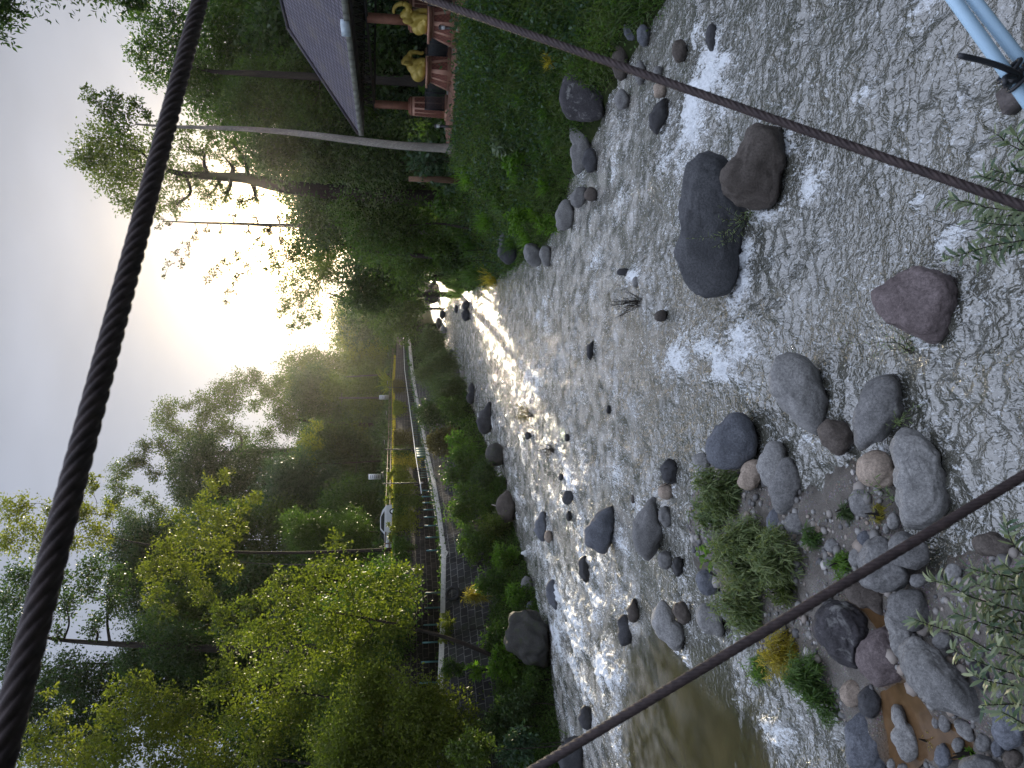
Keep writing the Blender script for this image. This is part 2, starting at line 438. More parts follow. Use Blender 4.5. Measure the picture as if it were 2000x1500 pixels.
vo = t.n('ShaderNodeTexVoronoi'); vo.inputs['Scale'].default_value = 26; t.l(v, vo.inputs['Vector'])
peb = t.ramp(vo.outputs['Distance'], [(.0, 1.0), (.55, 0.0)])
c = t.mix(t.math('MULTIPLY', peb, t.ramp(t.noise(v, 3.0, 4), [(.45, 0.0), (.58, .8)])), c, t.mix(.75, vo.outputs['Color'], (.27, .255, .24)))
c = t.mix(t.ramp(t.noise(v, 60, 3, .8), [(.35, .7), (.6, 0.0)]), c, (.035, .03, .026))
c = t.mix(t.ramp(t.attr('silt'), [(.0, 0.0), (1, 1.0)]), c, t.mix(t.noise(v, 4, 4), (.10, .062, .032), (.14, .088, .048)))
geo = t.n('ShaderNodeNewGeometry'); sp = t.n('ShaderNodeSeparateXYZ'); t.l(geo.outputs['Position'], sp.inputs[0])
wet = t.ramp(t.math('DIVIDE', sp.outputs[2], .2), [(.1, 1.0), (.8, 0.0)])
c = t.mix(wet, c, t.mix(1.0, c, (.5, .48, .44), 'MULTIPLY'))
M_BAR = t.done(t.bsdf(c, t.ramp(wet, [(0, .9), (1, .35)]), 0, .4, t.bump(t.math('ADD', peb, t.noise(v, 50, 4, .7)), .7, .02)))
tag(link('gravel_bar', mesh_np('gravel_bar', np.c_[pp, zz], Q, None, M_BAR, True, {'silt': ('POINT', sstep(-.1, .15, pl + .03 * fbm(np.c_[pp * 5, zz * 0], 2)))})), kind='structure')
# still pools: silty water
t = NT('pool_water'); v = t.coord()
c = t.mix(t.ramp(t.noise(v, 2.5, 5, .6), [(.35, 0.0), (.65, 1.0)]), (.062, .036, .017), (.115, .068, .034))
M_POOL = t.done(t.bsdf(c, .06, 0, .5, t.bump(t.noise(v, 5, 3), .05, .02), ior=1.33))
for q in POOLW:
    cpt = q.mean(0); qq = cpt + (q - cpt) * 1.12
    me = bpy.data.meshes.new('pool_water'); me.from_pydata([(x, y, .15) for x, y in qq], [], [list(range(len(qq)))]); me.materials.append(M_POOL)
    tag(link('pool_water', me), kind='structure')

# ================================================================== boulders
M_ROCK = {
    'grey': rock_mat('granite_grey', (.115, .115, .118), (.24, .237, .235)),
    'pale': rock_mat('granite_pale', (.155, .155, .156), (.31, .306, .30)),
    'blue': rock_mat('granite_blue_grey', (.075, .082, .10), (.165, .175, .20)),
    'dark': rock_mat('basalt_dark', (.030, .031, .036), (.075, .076, .083), wet=.3),
    'mossy': rock_mat('mossy_outcrop', (.028, .028, .026), (.075, .072, .066), lichen=(.04, .052, .02), wet=.4),
    'slate': rock_mat('slate_grey_boulder', (.040, .042, .048), (.095, .098, .106), wet=.35),
    'black': rock_mat('wet_black_rock', (.022, .022, .026), (.06, .06, .065), wet=.5),
    'brown': rock_mat('brown_rock', (.055, .044, .037), (.12, .102, .09), wet=.3),
    'red': rock_mat('reddish_granite', (.095, .074, .075), (.17, .138, .14), wet=.2),
    'tan': rock_mat('tan_stone', (.24, .19, .15), (.36, .30, .25)),
    'moss': rock_mat('dark_rock_pale_face', (.03, .028, .032), (.075, .07, .078), lichen=(.24, .24, .235)),
}
FOAM_ROCK = []
def rock_lobe(o, z0=0.0, thick=.8, seed=0, sub=4, amp=.08, round_=.8, D=None, embed=.12, facet=.8):
    """a stone whose silhouette from the bridge follows the outline o (photo pixels), with its own depth"""
    o = np.array(o, float)
    cx, cy = (o.max(0) + o.min(0)) / 2 if len(o) > 6 else o.mean(0)
    bot = o[o[:, 0].argmax()]
    if D is None: D = G(bot[0], cy, z0)[1]
    fw = ray(cx, cy); fw = fw / np.linalg.norm(fw)
    a = np.cross(fw, [0, 0, 1]); a /= np.linalg.norm(a); b = np.cross(a, fw)
    # centre so that the lowest outline point lies on the water or ground (a little below it)
    gb = P(bot[0], cy, D)
    # distance along the centre ray where the lowest outline point meets height z0
    n_ = -fw
    den = fw @ fw; d0 = (gb - CAM) @ fw
    cen = CAM + fw * d0
    def unp(px, py):
        r = ray(px, py); return CAM + r * (d0 / (r @ fw))
    pts = np.array([unp(*q) for q in o]) - cen
    xa, yb = pts @ a, pts @ b
    ang = np.arctan2(yb, xa); rad = np.hypot(xa, yb)
    k = np.argsort(ang); ang, rad = ang[k], rad[k]
    ang = np.r_[ang - 2 * math.pi, ang, ang + 2 * math.pi]; rad = np.r_[rad, rad, rad]
    V, T = ico(sub)
    th = np.arctan2(V[:, 1], V[:, 0])
    # smooth the outline slightly
    rr = np.zeros(len(th))
    for dth, w_ in ((-.16, .2), (-.08, .2), (0, .2), (.08, .2), (.16, .2)): rr += w_ * np.interp(th + dth, ang, rad)
    ax = np.interp(th, ang, rad); rr = .45 * ax + .55 * rr
    rho = np.hypot(V[:, 0], V[:, 1]); c_ = V[:, 2]
    rho2 = rho ** round_
    size = min(np.ptp(xa), np.ptp(yb)) / 2
    W = (rr * rho2)[:, None] * (np.cos(th)[:, None] * a + np.sin(th)[:, None] * b) - (np.sign(c_) * np.abs(c_) ** round_ * size * thick)[:, None] * fw
    nz = amp * (fbm(V * 1.6 + seed * 7.7, 5, 2.1, .55) - .7 * np.abs(fbm(V * 1.9 + seed * 3.3, 3)) + .25)
    fr = np.random.default_rng(seed * 13 + 5); fac = np.ones(len(V))
    for _ in range(10):
        n_k = fr.normal(size=3); n_k /= np.linalg.norm(n_k); n_k[2] = abs(n_k[2]); ck = fr.uniform(.80, .95)
        dk = V @ n_k; fac = np.minimum(fac, np.where(dk > ck, ck / np.maximum(dk, .01), 1))
    fac = 1 - (1 - fac) * facet
    W = W * ((1 + nz) * fac)[:, None]
    W[:, 2] -= embed * size * (W[:, 2] < 0) * np.clip(-W[:, 2] / (size + 1e-6), 0, 1)
    return cen, W, T, size
_rk = [0]
def rock(label, mat, outs, z0=0.0, thick=.8, group=None, sub=4, amp=.08, foam=0.0, round_=.8, name='boulder', cat='boulder'):
    """outs: one outline or a list of outlines (lobes of the same stone)"""
    _rk[0] += 1
    if not isinstance(outs[0][0], (list, tuple)): outs = [outs]
    m = MB(); first = None
    for q, o in enumerate(outs):
        cen, W, T, size = rock_lobe(o, z0, thick, _rk[0] * 3 + q, sub, amp, round_)
        if first is None: first = cen; fs = size
        m.add(cen + W - first, None, T)
    ob = m.build(name, M_ROCK[mat], smooth=True); ob.location = tuple(first)
    if foam: FOAM_ROCK.append((first[0], first[1], np.ptp((np.vstack(m.v))[:, 0]) / 2, np.ptp((np.vstack(m.v))[:, 1]) / 2, foam))
    return tag(ob, label, cat, group)
def sc(ox, oy, s, pts): return [(ox + x / s, oy + y / s) for x, y in pts]
def ell(cx, cy, rx, ry, rot=0.0, n=12):
    return [(cx + rx * math.cos(t) * math.cos(rot) - ry * math.sin(t) * math.sin(rot), cy + rx * math.cos(t) * math.sin(rot) + ry * math.sin(t) * math.cos(rot)) for t in np.linspace(0, 2 * math.pi, n, endpoint=False)]
A = lambda p: sc(1000, 0, 3.3333, p)
B_ = lambda p: sc(1250, 200, 3.75, p)
C_ = lambda p: sc(1400, 500, 3.3333, p)
D_ = lambda p: sc(1500, 800, 3.75, p)
E_ = lambda p: sc(1500, 1100, 3.75, p)
F_ = lambda p: sc(1000, 900, 3.75, p)
H_ = lambda p: sc(1000, 1100, 3.3333, p)
J_ = lambda p: sc(800, 500, 3.75, p)
K_ = lambda p: sc(850, 100, 3.0, p)
def bx4(x0, y0, x1, y1): return ell((x0 + x1) / 2, (y0 + y1) / 2, (x1 - x0) / 2, (y1 - y0) / 2)

# --- far right shore
rock('tall upright boulder at the reedy shore, purple-black above and pale grey below', 'moss', A([(340, 470), (400, 440), (490, 445), (580, 480), (612, 560), (612, 690), (590, 760), (530, 790), (430, 790), (350, 760), (316, 680), (322, 560)]), thick=.7, round_=.7)
rock('long low pale grey rock lying beside the tall purple-black boulder', 'pale', A([(415, 770), (490, 780), (505, 900), (495, 1010), (470, 1110), (430, 1152), (400, 1140), (393, 1050), (398, 940)]))
rock('small squat dark rock in front of the long low pale one', 'dark', A([(475, 975), (520, 962), (548, 1010), (552, 1080), (530, 1132), (490, 1130), (466, 1080), (466, 1010)]), foam=.5)
rock('black wet pointed rock parting the foam on the far side', 'black', A([(1000, 630), (1012, 720), (1000, 790), (965, 840), (945, 890), (915, 860), (890, 790), (915, 720), (960, 660)]), foam=.9)
rock('round blue-grey boulder half under the bank leaves near the rope', 'blue', A(bx4(725, 108, 832, 268)))
rock('egg-shaped blue-grey boulder touching the round one below the bank leaves', 'blue', A(bx4(815, 150, 897, 308)))
rock('long brown-grey boulder under the thin right-hand cable', 'brown', A(bx4(655, 275, 758, 532)))
rock('small slate rock at the shore, pointing out from the brown-grey boulder', 'grey', A([(690, 590), (720, 580), (750, 610), (760, 670), (735, 710), (700, 715), (680, 690)]), foam=.3)
rock('rusty brown rock at the head of the white rapid', 'brown', A(bx4(1040, 255, 1140, 412)), foam=.6)
rock('smooth dark wet hump in the rapid, beside the rusty brown rock', 'dark', A(bx4(1262, 150, 1336, 345)), foam=.9)
rock('pale stone wedged on the shingle beside the cable', 'grey', A(bx4(800, 390, 868, 560)), sub=3)
rock('small slanted stone on the shingle above the black wet rock', 'grey', A(bx4(918, 425, 985, 515)), sub=3)
rock('thin brown slab tilted against the shingle above the black wet rock', 'tan', A([(920, 560), (1005, 560), (1008, 590), (960, 640), (935, 640), (925, 600)]), sub=3)
rock('flat grey rock by the right shore, beside the dark brown block', 'grey', A([(388, 1260), (420, 1220), (470, 1210), (484, 1260), (470, 1310), (430, 1355), (398, 1340)]))
rock('dark brown block at the right shore, wet at its foot', 'brown', A([(480, 1240), (510, 1213), (545, 1240), (552, 1290), (515, 1312), (478, 1300)]), foam=.4)
rock('pale rounded boulder under hanging grass at the right shore', 'pale', A([(285, 1440), (300, 1350), (330, 1300), (370, 1300), (400, 1350), (398, 1430), (370, 1490), (320, 1510), (288, 1490)]))
rock('dark square-cut block standing in the reeds of the right bank', 'dark', K_([(382, 1080), (410, 1062), (445, 1075), (462, 1140), (455, 1230), (420, 1250), (386, 1220), (378, 1140)]), z0=1.0, round_=.6)
rock('grey boulder below the dark square-cut block among the reeds', 'grey', K_([(530, 1130), (560, 1120), (600, 1150), (618, 1210), (610, 1255), (560, 1260), (525, 1200)]), z0=.3)
rock('small pale rock at the water below the reeds of the right bank', 'pale', K_([(640, 1140), (665, 1140), (676, 1200), (670, 1262), (640, 1260), (622, 1220)]))
# --- far river
rock('large dark boulder at the far bend of the stream', 'black', J_([(112, 260), (150, 200), (190, 180), (205, 230), (203, 330), (180, 348), (130, 350), (105, 310)]))
rock('dark double-humped rock in the far water under the drooping reeds', 'dark', [J_(bx4(385, 322, 440, 400)), J_(bx4(380, 385, 441, 478))])
rock('small dark hump left of the double-humped far rock', 'dark', J_(bx4(220, 393, 258, 465)), sub=3)
rock('dark slanted rock at the far waterline, beside a small hump', 'dark', J_(bx4(194, 448, 232, 532)), sub=3)
rock('grey far rock with a rounded back, at the foot of the left reeds', 'grey', J_(bx4(226, 505, 265, 612)), sub=3)
rock('lowest dark hump showing in the far bright water', 'dark', J_(bx4(330, 355, 352, 425)), sub=3)
rock('flat dark sliver of rock off the left shrubs in the far water', 'dark', J_(bx4(295, 680, 320, 742)), sub=3)
rock('grey pointed rock on the left shore below the feathery shrubs', 'grey', J_([(300, 880), (330, 840), (352, 815), (362, 880), (350, 930), (315, 925)]), sub=3)
rock('dark fin-like rock along the left shore, narrow and pointed', 'dark', J_([(440, 1000), (450, 930), (458, 908), (470, 960), (478, 1040), (465, 1100), (440, 1090)]), sub=3)
rock('long dark slanted rock lying in the left shallows', 'dark', J_([(495, 1250), (505, 1180), (550, 1120), (580, 1050), (595, 1060), (597, 1200), (580, 1290), (540, 1318), (505, 1300)]))
rock('small grey rock behind the long slanted one on the left shore', 'grey', J_(bx4(402, 1110, 448, 1205)), sub=3)
rock('big rounded dark boulder on the left shore below the green gate', 'mossy', J_([(560, 1440), (590, 1385), (640, 1368), (680, 1385), (690, 1450), (685, 1520), (640, 1545), (580, 1530)]))
rock('flat dark slab barely above water in mid stream', 'black', J_([(1300, 700), (1325, 640), (1348, 608), (1352, 640), (1338, 720), (1325, 772), (1308, 750)]), sub=3, foam=.3)
rock('orange-brown rock in mid stream beside the bare twiggy shrub', 'brown', J_([(1790, 450), (1830, 400), (1870, 395), (1885, 430), (1860, 478), (1815, 480)]), sub=3, foam=.4)
rock('pale rock in a white splash in mid stream', 'pale', J_(bx4(1630, 145, 1690, 238)), sub=3, foam=1.0)
rock('dark rock just behind the white splash in mid stream', 'black', J_([(1515, 115), (1560, 92), (1615, 110), (1620, 135), (1560, 138), (1518, 130)]), sub=3, foam=.4)
rock('tiny dark rock tip in mid stream nearest the left twiggy shrubs', 'dark', J_(bx4(1134, 1300, 1172, 1362)), sub=3)
rock('tiny black rock tip in mid stream, pyramid-shaped', 'black', J_(bx4(1440, 1090, 1476, 1160)), sub=3)
rock('small dark stone holding the leafy river shrub', 'dark', J_(bx4(842, 1285, 886, 1345)), sub=3)
rock('grey rock with a bleached branch on the left shore', 'brown', [(974, 1000), (980, 965), (990, 955), (1000, 975), (1005, 1005), (998, 1020), (982, 1022)])
# --- left half of the river
rock('dark rounded hump by the far left rapids', 'blue', F_([(165, 480), (190, 410), (235, 360), (244, 420), (250, 520), (238, 592), (205, 585), (175, 545)]), foam=.5)
rock('small tan-grey stone leaning on the rounded hump in the left rapids', 'tan', F_(bx4(236, 508, 298, 602)), sub=3, foam=.4)
rock('dark forked stone poking from the left rapids', 'dark', F_([(372, 250), (400, 215), (455, 235), (440, 290), (410, 325), (378, 310)]), sub=3, foam=.4)
rock('small black stone just below the forked one in the left rapids', 'black', F_(bx4(396, 362, 436, 446)), sub=3, foam=.4)
rock('tiny dark rock tip farthest out above the forked stone', 'dark', F_(bx4(340, 90, 378, 148)), sub=3)
rock('small dark stone in the rapids between two big slate boulders', 'brown', F_(bx4(868, 242, 916, 312)), sub=3, foam=.3)
rock('slate-blue wedge-shaped boulder alone in the left rapids', 'blue', F_([(738, 318), (745, 420), (725, 540), (705, 640), (680, 690), (600, 650), (535, 605), (525, 530), (560, 470), (600, 415), (670, 350)]), foam=.8)
rock('tall split grey boulder with a pale cracked face near the island shrub', 'grey', F_([(1030, 245), (1068, 320), (1080, 430), (1100, 530), (1055, 640), (1000, 742), (945, 695), (880, 600), (868, 520), (895, 440), (960, 340)]), foam=.5, amp=.08)
rock('narrow grey slab leaning on the split boulder', 'grey', F_([(1085, 350), (1130, 330), (1170, 400), (1160, 470), (1130, 492), (1095, 460), (1078, 400)]))
rock('dark brown cylinder-like rock at the tip of the island', 'dark', F_([(1100, 20), (1150, -15), (1200, 0), (1205, 100), (1180, 170), (1120, 165), (1095, 100)]), foam=.4)
rock('small pale tan rock under the dark one at the island tip', 'tan', F_([(1070, 200), (1110, 165), (1165, 180), (1180, 240), (1140, 285), (1090, 275)]), sub=3)
rock('black wet stone at the waterline below the broad green leaves', 'black', F_(bx4(1172, 700, 1258, 852)), foam=.4)
rock('rough grey stone half awash beside the black wet stone', 'grey', F_(bx4(1068, 655, 1172, 800)), foam=.6, amp=.1)
rock('slate wet flat hump under the left shore rapids', 'blue', F_([(252, 960), (270, 880), (300, 870), (318, 960), (330, 1105), (290, 1060), (262, 1010)]), foam=.8)
rock('water-covered dome of dark rock in the left rapids', 'black', F_([(495, 790), (510, 700), (540, 690), (575, 780), (585, 860), (540, 900), (510, 860)]), z0=-.12, foam=.5)
rock('small two-tone rock, slate above and rust below, in the side channel', 'brown', F_([(850, 1110), (870, 1040), (895, 1000), (920, 1070), (925, 1160), (895, 1190), (860, 1185)]), foam=.4)
rock('dark rock awash below the two-tone one in the side channel', 'dark', H_([(695, 420), (715, 330), (770, 350), (790, 450), (770, 520), (720, 540), (695, 490)]), z0=-.05, foam=.5)
rock('pale diamond-shaped boulder in the side channel with a rusty foot', 'pale', F_([(1100, 985), (1150, 1050), (1185, 1170), (1250, 1250), (1255, 1350), (1215, 1422), (1130, 1330), (1045, 1240), (1020, 1170), (1055, 1065)]), foam=.5, round_=.75)
rock('small brown rock touching the pale diamond-shaped boulder', 'brown', F_([(1185, 1060), (1240, 1030), (1290, 1100), (1310, 1170), (1270, 1205), (1205, 1150)]), foam=.3)
rock('pale pyramid-shaped boulder at the island edge by the left cable', 'pale', F_([(1420, 1032), (1475, 1050), (1530, 1180), (1548, 1290), (1470, 1270), (1360, 1190), (1340, 1130), (1380, 1060)]), foam=.3, round_=.7)
rock('wet blue-grey slab sloping out of the island grass', 'blue', F_([(1350, 830), (1420, 800), (1500, 850), (1515, 940), (1450, 985), (1380, 960), (1350, 900)]))
rock('grey rough rock tucked under the island grass by the pyramid boulder', 'grey', F_([(1520, 1050), (1580, 1030), (1640, 1090), (1630, 1160), (1570, 1170), (1525, 1120)]))
rock('huge dark mossy outcrop on the left shore', 'mossy', H_([(-30, 420), (20, 330), (120, 318), (185, 370), (225, 460), (245, 560), (205, 650), (110, 655), (10, 600), (-35, 520)]), amp=.2, round_=.65)
rock('narrow brown rock leaning on the huge dark outcrop of the left shore', 'brown', H_([(150, 430), (180, 415), (205, 470), (200, 560), (175, 640), (140, 600), (130, 500)]))
rock('pale oval boulder on the left shore below the huge dark outcrop', 'grey', H_(bx4(120, 678, 210, 822)))
rock('pale angular rock on the left shore under the grass verge', 'pale', H_([(62, 120), (90, 80), (125, 110), (132, 180), (105, 210), (75, 180)]))
rock('small blue-grey rock between the angular rock and the huge outcrop', 'blue', H_(bx4(92, 245, 160, 325)))
rock('black wet rock in a spurt of foam under the left cable', 'black', H_([(445, 980), (470, 925), (510, 940), (520, 1010), (500, 1085), (455, 1070)]), foam=.9)
rock('dark ledge at the left shore right behind the cable', 'dark', H_([(290, 1260), (340, 1170), (400, 1120), (450, 1150), (460, 1260), (440, 1340), (330, 1360)]))
# --- big midstream boulders
rock('very long dark boulder in mid stream, lying behind the blocky one', 'slate', B_([(540, 335), (420, 370), (350, 450), (322, 580), (315, 700), (282, 820), (285, 940), (262, 1010), (228, 1150), (250, 1210), (290, 1300), (380, 1400), (470, 1440), (580, 1442), (645, 1415), (680, 1300), (700, 1100), (740, 980), (780, 820), (700, 620), (640, 430), (590, 350)]), foam=1.0, thick=.75, sub=5, round_=.72)
rock('blocky brown-grey boulder in front of the very long dark one', 'brown', B_([(820, 176), (910, 168), (1012, 182), (1042, 280), (1052, 360), (1035, 520), (1042, 690), (1012, 757), (880, 776), (760, 760), (640, 700), (590, 625), (578, 560), (620, 465), (705, 380), (755, 280), (785, 200)]), foam=.9, thick=.8, round_=.7, sub=5)
rock('reddish oval boulder alone in the near water', 'red', C_([(1300, 82), (1440, 88), (1552, 172), (1545, 330), (1502, 495), (1425, 566), (1300, 532), (1150, 452), (1040, 392), (998, 305), (1000, 240), (1120, 160), (1210, 110)]), foam=.8, thick=.7, sub=5)
rock('pale top-lit boulder with a dark undercut side beside the white surge', 'pale', C_([(390, 650), (540, 630), (640, 720), (700, 840), (718, 960), (700, 1060), (655, 1168), (560, 1122), (470, 1032), (390, 930), (330, 840), (310, 770), (340, 700)]), foam=.9, thick=.75, sub=5, amp=.06)
rock('small brown heart-shaped rock between the pale boulder and the standing one', 'brown', C_([(720, 1066), (800, 1076), (892, 1142), (885, 1200), (802, 1302), (720, 1250), (670, 1180), (655, 1120)]), thick=.8)
rock('upright bullet-shaped grey boulder beside the small brown rock', 'grey', C_([(1040, 772), (1155, 748), (1200, 850), (1192, 950), (1135, 1130), (1005, 1235), (925, 1312), (885, 1280), (890, 1150), (930, 950), (980, 835)]), foam=.5, thick=.85)
rock('squarish tan boulder between the bullet-shaped and the long granite one', 'tan', D_([(800, 292), (870, 330), (915, 410), (930, 530), (870, 570), (750, 575), (670, 530), (648, 450), (655, 370), (720, 320)]), z0=.05, round_=.7)
rock('long slab-like grey granite boulder standing out into the water', 'pale', D_([(1000, 130), (1120, 155), (1215, 280), (1270, 420), (1310, 600), (1300, 760), (1190, 865), (1080, 912), (985, 885), (950, 740), (938, 600), (922, 400), (913, 210)]), foam=.5, thick=.9, sub=5, round_=.72)
rock('slate boulder with pale streaks at the head of the island', 'blue', C_([(95, 1010), (185, 1022), (252, 1130), (250, 1235), (190, 1345), (100, 1392), (0, 1385), (-55, 1330), (-30, 1150), (25, 1070)]), z0=.05, foam=.4)
rock('pale upright slab on the left of a leaning pair on the island', 'pale', D_([(30, 228), (100, 240), (135, 330), (110, 480), (60, 570), (0, 575), (-55, 470), (-50, 310)]), z0=.05)
rock('slate leaning slab on the right of a leaning pair on the island', 'grey', D_([(120, 320), (190, 390), (228, 450), (222, 610), (190, 725), (100, 772), (20, 650), (50, 480)]), z0=.05)
rock('tan three-sided slab behind the leaning pair, next to the shrub', 'tan', F_([(1700, 22), (1790, -5), (1838, 60), (1805, 160), (1740, 222), (1655, 175), (1672, 90)]), z0=.1)
rock('flat upright slab of pale stone at the island head', 'pale', F_([(1330, -40), (1400, -60), (1450, 0), (1455, 60), (1400, 100), (1345, 60)]), z0=.05)
rock('round grey boulder at the edge of the island mud', 'grey', D_(bx4(118, 755, 306, 912)), z0=.12)
rock('blue-grey boulder under the shrub left of the round one', 'blue', D_(bx4(-10, 715, 102, 932)), z0=.15)
rock('round boulder with straw-coloured streaks in the island shallows', 'grey', D_(bx4(588, 565, 808, 792)), z0=.02)
rock('rough rounded boulder in the middle of the island pile', 'grey', D_([(880, 930), (770, 918), (695, 1010), (650, 1160), (640, 1250), (740, 1320), (860, 1335), (980, 1300), (1022, 1210), (980, 1130), (930, 1040)]), z0=.3, amp=.07, sub=5)
rock('grey boulder with a ridge beside the rough rounded one', 'grey', D_([(930, 882), (1080, 930), (1170, 1020), (1172, 1110), (1085, 1182), (965, 1155), (885, 1020)]), z0=.28, round_=.7)
rock('small flat cobble in the gap beside the rough rounded boulder', 'grey', D_(bx4(1030, 1200, 1162, 1304)), z0=.32, sub=3)
rock('pale green-grey stone under the long-leaved branch', 'pale', D_(bx4(1288, 1125, 1415, 1285)), z0=.25)
rock('slate pebble-shaped boulder touching the back of the rough boulder', 'blue', D_(bx4(652, 885, 764, 1005)), z0=.2, sub=3)
rock('small whitish stone left of the slate pebble-shaped boulder', 'pale', D_(bx4(588, 1012, 692, 1154)), z0=.25, sub=3)
rock('flat grey cobble on the island near the grass tuft', 'grey', D_(bx4(400, 1078, 522, 1168)), z0=.28, sub=3)
rock('grey cobble above the flat one on the island', 'grey', D_(bx4(412, 945, 524, 1050)), z0=.2, sub=3)
rock('tan angular cobble at the edge of the island mud', 'tan', D_(bx4(330, 820, 412, 912)), z0=.15, sub=3)
rock('pale square stone wedged beside the long granite boulder', 'pale', D_(bx4(872, 745, 965, 890)), z0=.12, sub=3)
rock('small chunk of white stone next to the pale square one', 'pale', D_(bx4(842, 830, 892, 918)), z0=.16, sub=3)
rock('low sandy flat rock by the little brown pool', 'brown', E_([(560, 190), (660, 130), (780, 190), (860, 240), (862, 330), (850, 395), (740, 330), (640, 300), (570, 250)]), z0=.2, thick=.5)
rock('dark boulder with white lichen specks at the near island', 'moss', E_([(480, 250), (560, 288), (660, 350), (752, 482), (690, 590), (655, 660), (652, 790), (560, 745), (420, 625), (330, 525), (318, 420), (345, 320)]), z0=.1, sub=5)
rock('smooth mauve dome-shaped boulder above the orange pool', 'red', E_([(870, 468), (760, 490), (680, 585), (636, 690), (665, 790), (735, 850), (812, 908), (910, 872), (1004, 810), (980, 690), (950, 560)]), z0=.05, sub=5, thick=.9)
rock('great curved pale grey boulder sweeping along the orange pool', 'pale', [E_([(865, 330), (862, 250), (900, 330), (960, 430), (1060, 510), (1150, 600), (1200, 720), (1150, 850), (1050, 840), (960, 690), (895, 510)]), E_([(960, 640), (1060, 530), (1170, 600), (1300, 700), (1455, 855), (1545, 965), (1568, 1070), (1545, 1165), (1400, 1135), (1260, 1082), (1130, 975), (1010, 825)])], z0=.1, sub=5, thick=.9)
rock('brown-grey rounded boulder behind the great curved one', 'grey', E_([(900, 220), (1000, 194), (1120, 208), (1172, 300), (1152, 430), (1085, 492), (990, 480), (905, 420), (872, 310)]), z0=.25)
rock('squat tan boulder at the grassy edge of the near channel', 'tan', E_(bx4(525, 850, 702, 1052)), z0=.1)
rock('small slate head-shaped boulder leaning on the tall slate one', 'dark', E_([(660, 1010), (700, 920), (760, 895), (815, 950), (830, 1050), (800, 1130), (720, 1130), (665, 1080)]), z0=.12)
rock('tall slate boulder standing by the near channel', 'blue', E_([(580, 1180), (640, 1110), (700, 1085), (800, 1140), (850, 1290), (872, 1400), (860, 1520), (740, 1560), (640, 1540), (570, 1350), (558, 1240)]), z0=.02, sub=5)
rock('small grey stone below the squat tan boulder', 'grey', E_(bx4(510, 1068, 622, 1144)), z0=.02, sub=3)
rock('pale spindle-shaped stone standing in the orange pool', 'pale', E_([(905, 1000), (980, 1040), (1010, 1160), (1080, 1250), (1102, 1350), (1065, 1450), (985, 1462), (930, 1350), (938, 1200), (895, 1090)]), z0=.05)
rock('oval grey cobble at the end of the great curved boulder', 'grey', E_(bx4(1250, 1088, 1342, 1246)), z0=.15, sub=3)
rock('small round cobble left of the oval grey one', 'grey', E_(bx4(1200, 1110, 1262, 1215)), z0=.12, sub=3)
rock('angular whitish slab tilted in the near gravel', 'pale', E_([(1360, 1160), (1440, 1140), (1500, 1230), (1505, 1310), (1440, 1290), (1380, 1220)]), z0=.15, amp=.09, round_=.65, sub=3)
rock('round grey boulder near the lower right twigs', 'grey', E_(bx4(1520, 1236, 1642, 1392)), z0=.15)
rock('large smooth slate boulder at the near right edge', 'blue', E_([(1650, 1180), (1690, 1060), (1770, 1010), (1850, 1060), (1862, 1240), (1830, 1340), (1740, 1370), (1660, 1290)]), z0=.2)
rock('whitish rough stone above the large smooth slate boulder', 'pale', E_(bx4(1650, 790, 1742, 985)), z0=.25)
rock('broad grey boulder cut by the near edge of the view', 'grey', E_([(1400, 1470), (1470, 1415), (1570, 1405), (1660, 1440), (1690, 1520), (1640, 1600), (1480, 1610), (1400, 1560)]), z0=.2)
rock('brown-grey boulder at the very near corner', 'brown', E_(bx4(1720, 1358, 1866, 1505)), z0=.25)
rock('slate upright cobble among near gravel', 'blue', E_(bx4(1220, 1318, 1345, 1510)), z0=.12)
rock('rough cobble beside the slate upright one', 'grey', E_(bx4(1345, 1270, 1440, 1392)), z0=.15, sub=3)
rock('dark boulder in the gravel below the long-leaved branches', 'dark', E_([(1470, 760), (1530, 710), (1600, 780), (1622, 900), (1570, 935), (1500, 860)]), z0=.25)
rock('flat greenish stone in the gravel behind the long leaves', 'grey', E_(bx4(1200, 505, 1355, 630)), z0=.3)
rock('tan slab hidden behind the long-leaved branches', 'tan', E_(bx4(1520, 225, 1650, 405)), z0=.3)
rock('brown flaky rock at the mud edge of the channel', 'brown', [(1900, 1050), (1915, 1044), (1960, 1052), (1985, 1062), (1975, 1090), (1940, 1085), (1905, 1075)], z0=.05, amp=.1)
rock('slate cobble between the large slate boulder and the corner boulder', 'blue', E_(bx4(1632, 1286, 1725, 1424)), z0=.18, sub=3)
rock('small pale cobble at the bottom of the tall slate boulder', 'pale', E_(bx4(870, 1425, 945, 1520)), z0=.1, sub=3)
rock('grey cobble at the foot of the spindle-shaped stone', 'grey', E_(bx4(945, 1465, 1040, 1530)), z0=.1, sub=3)

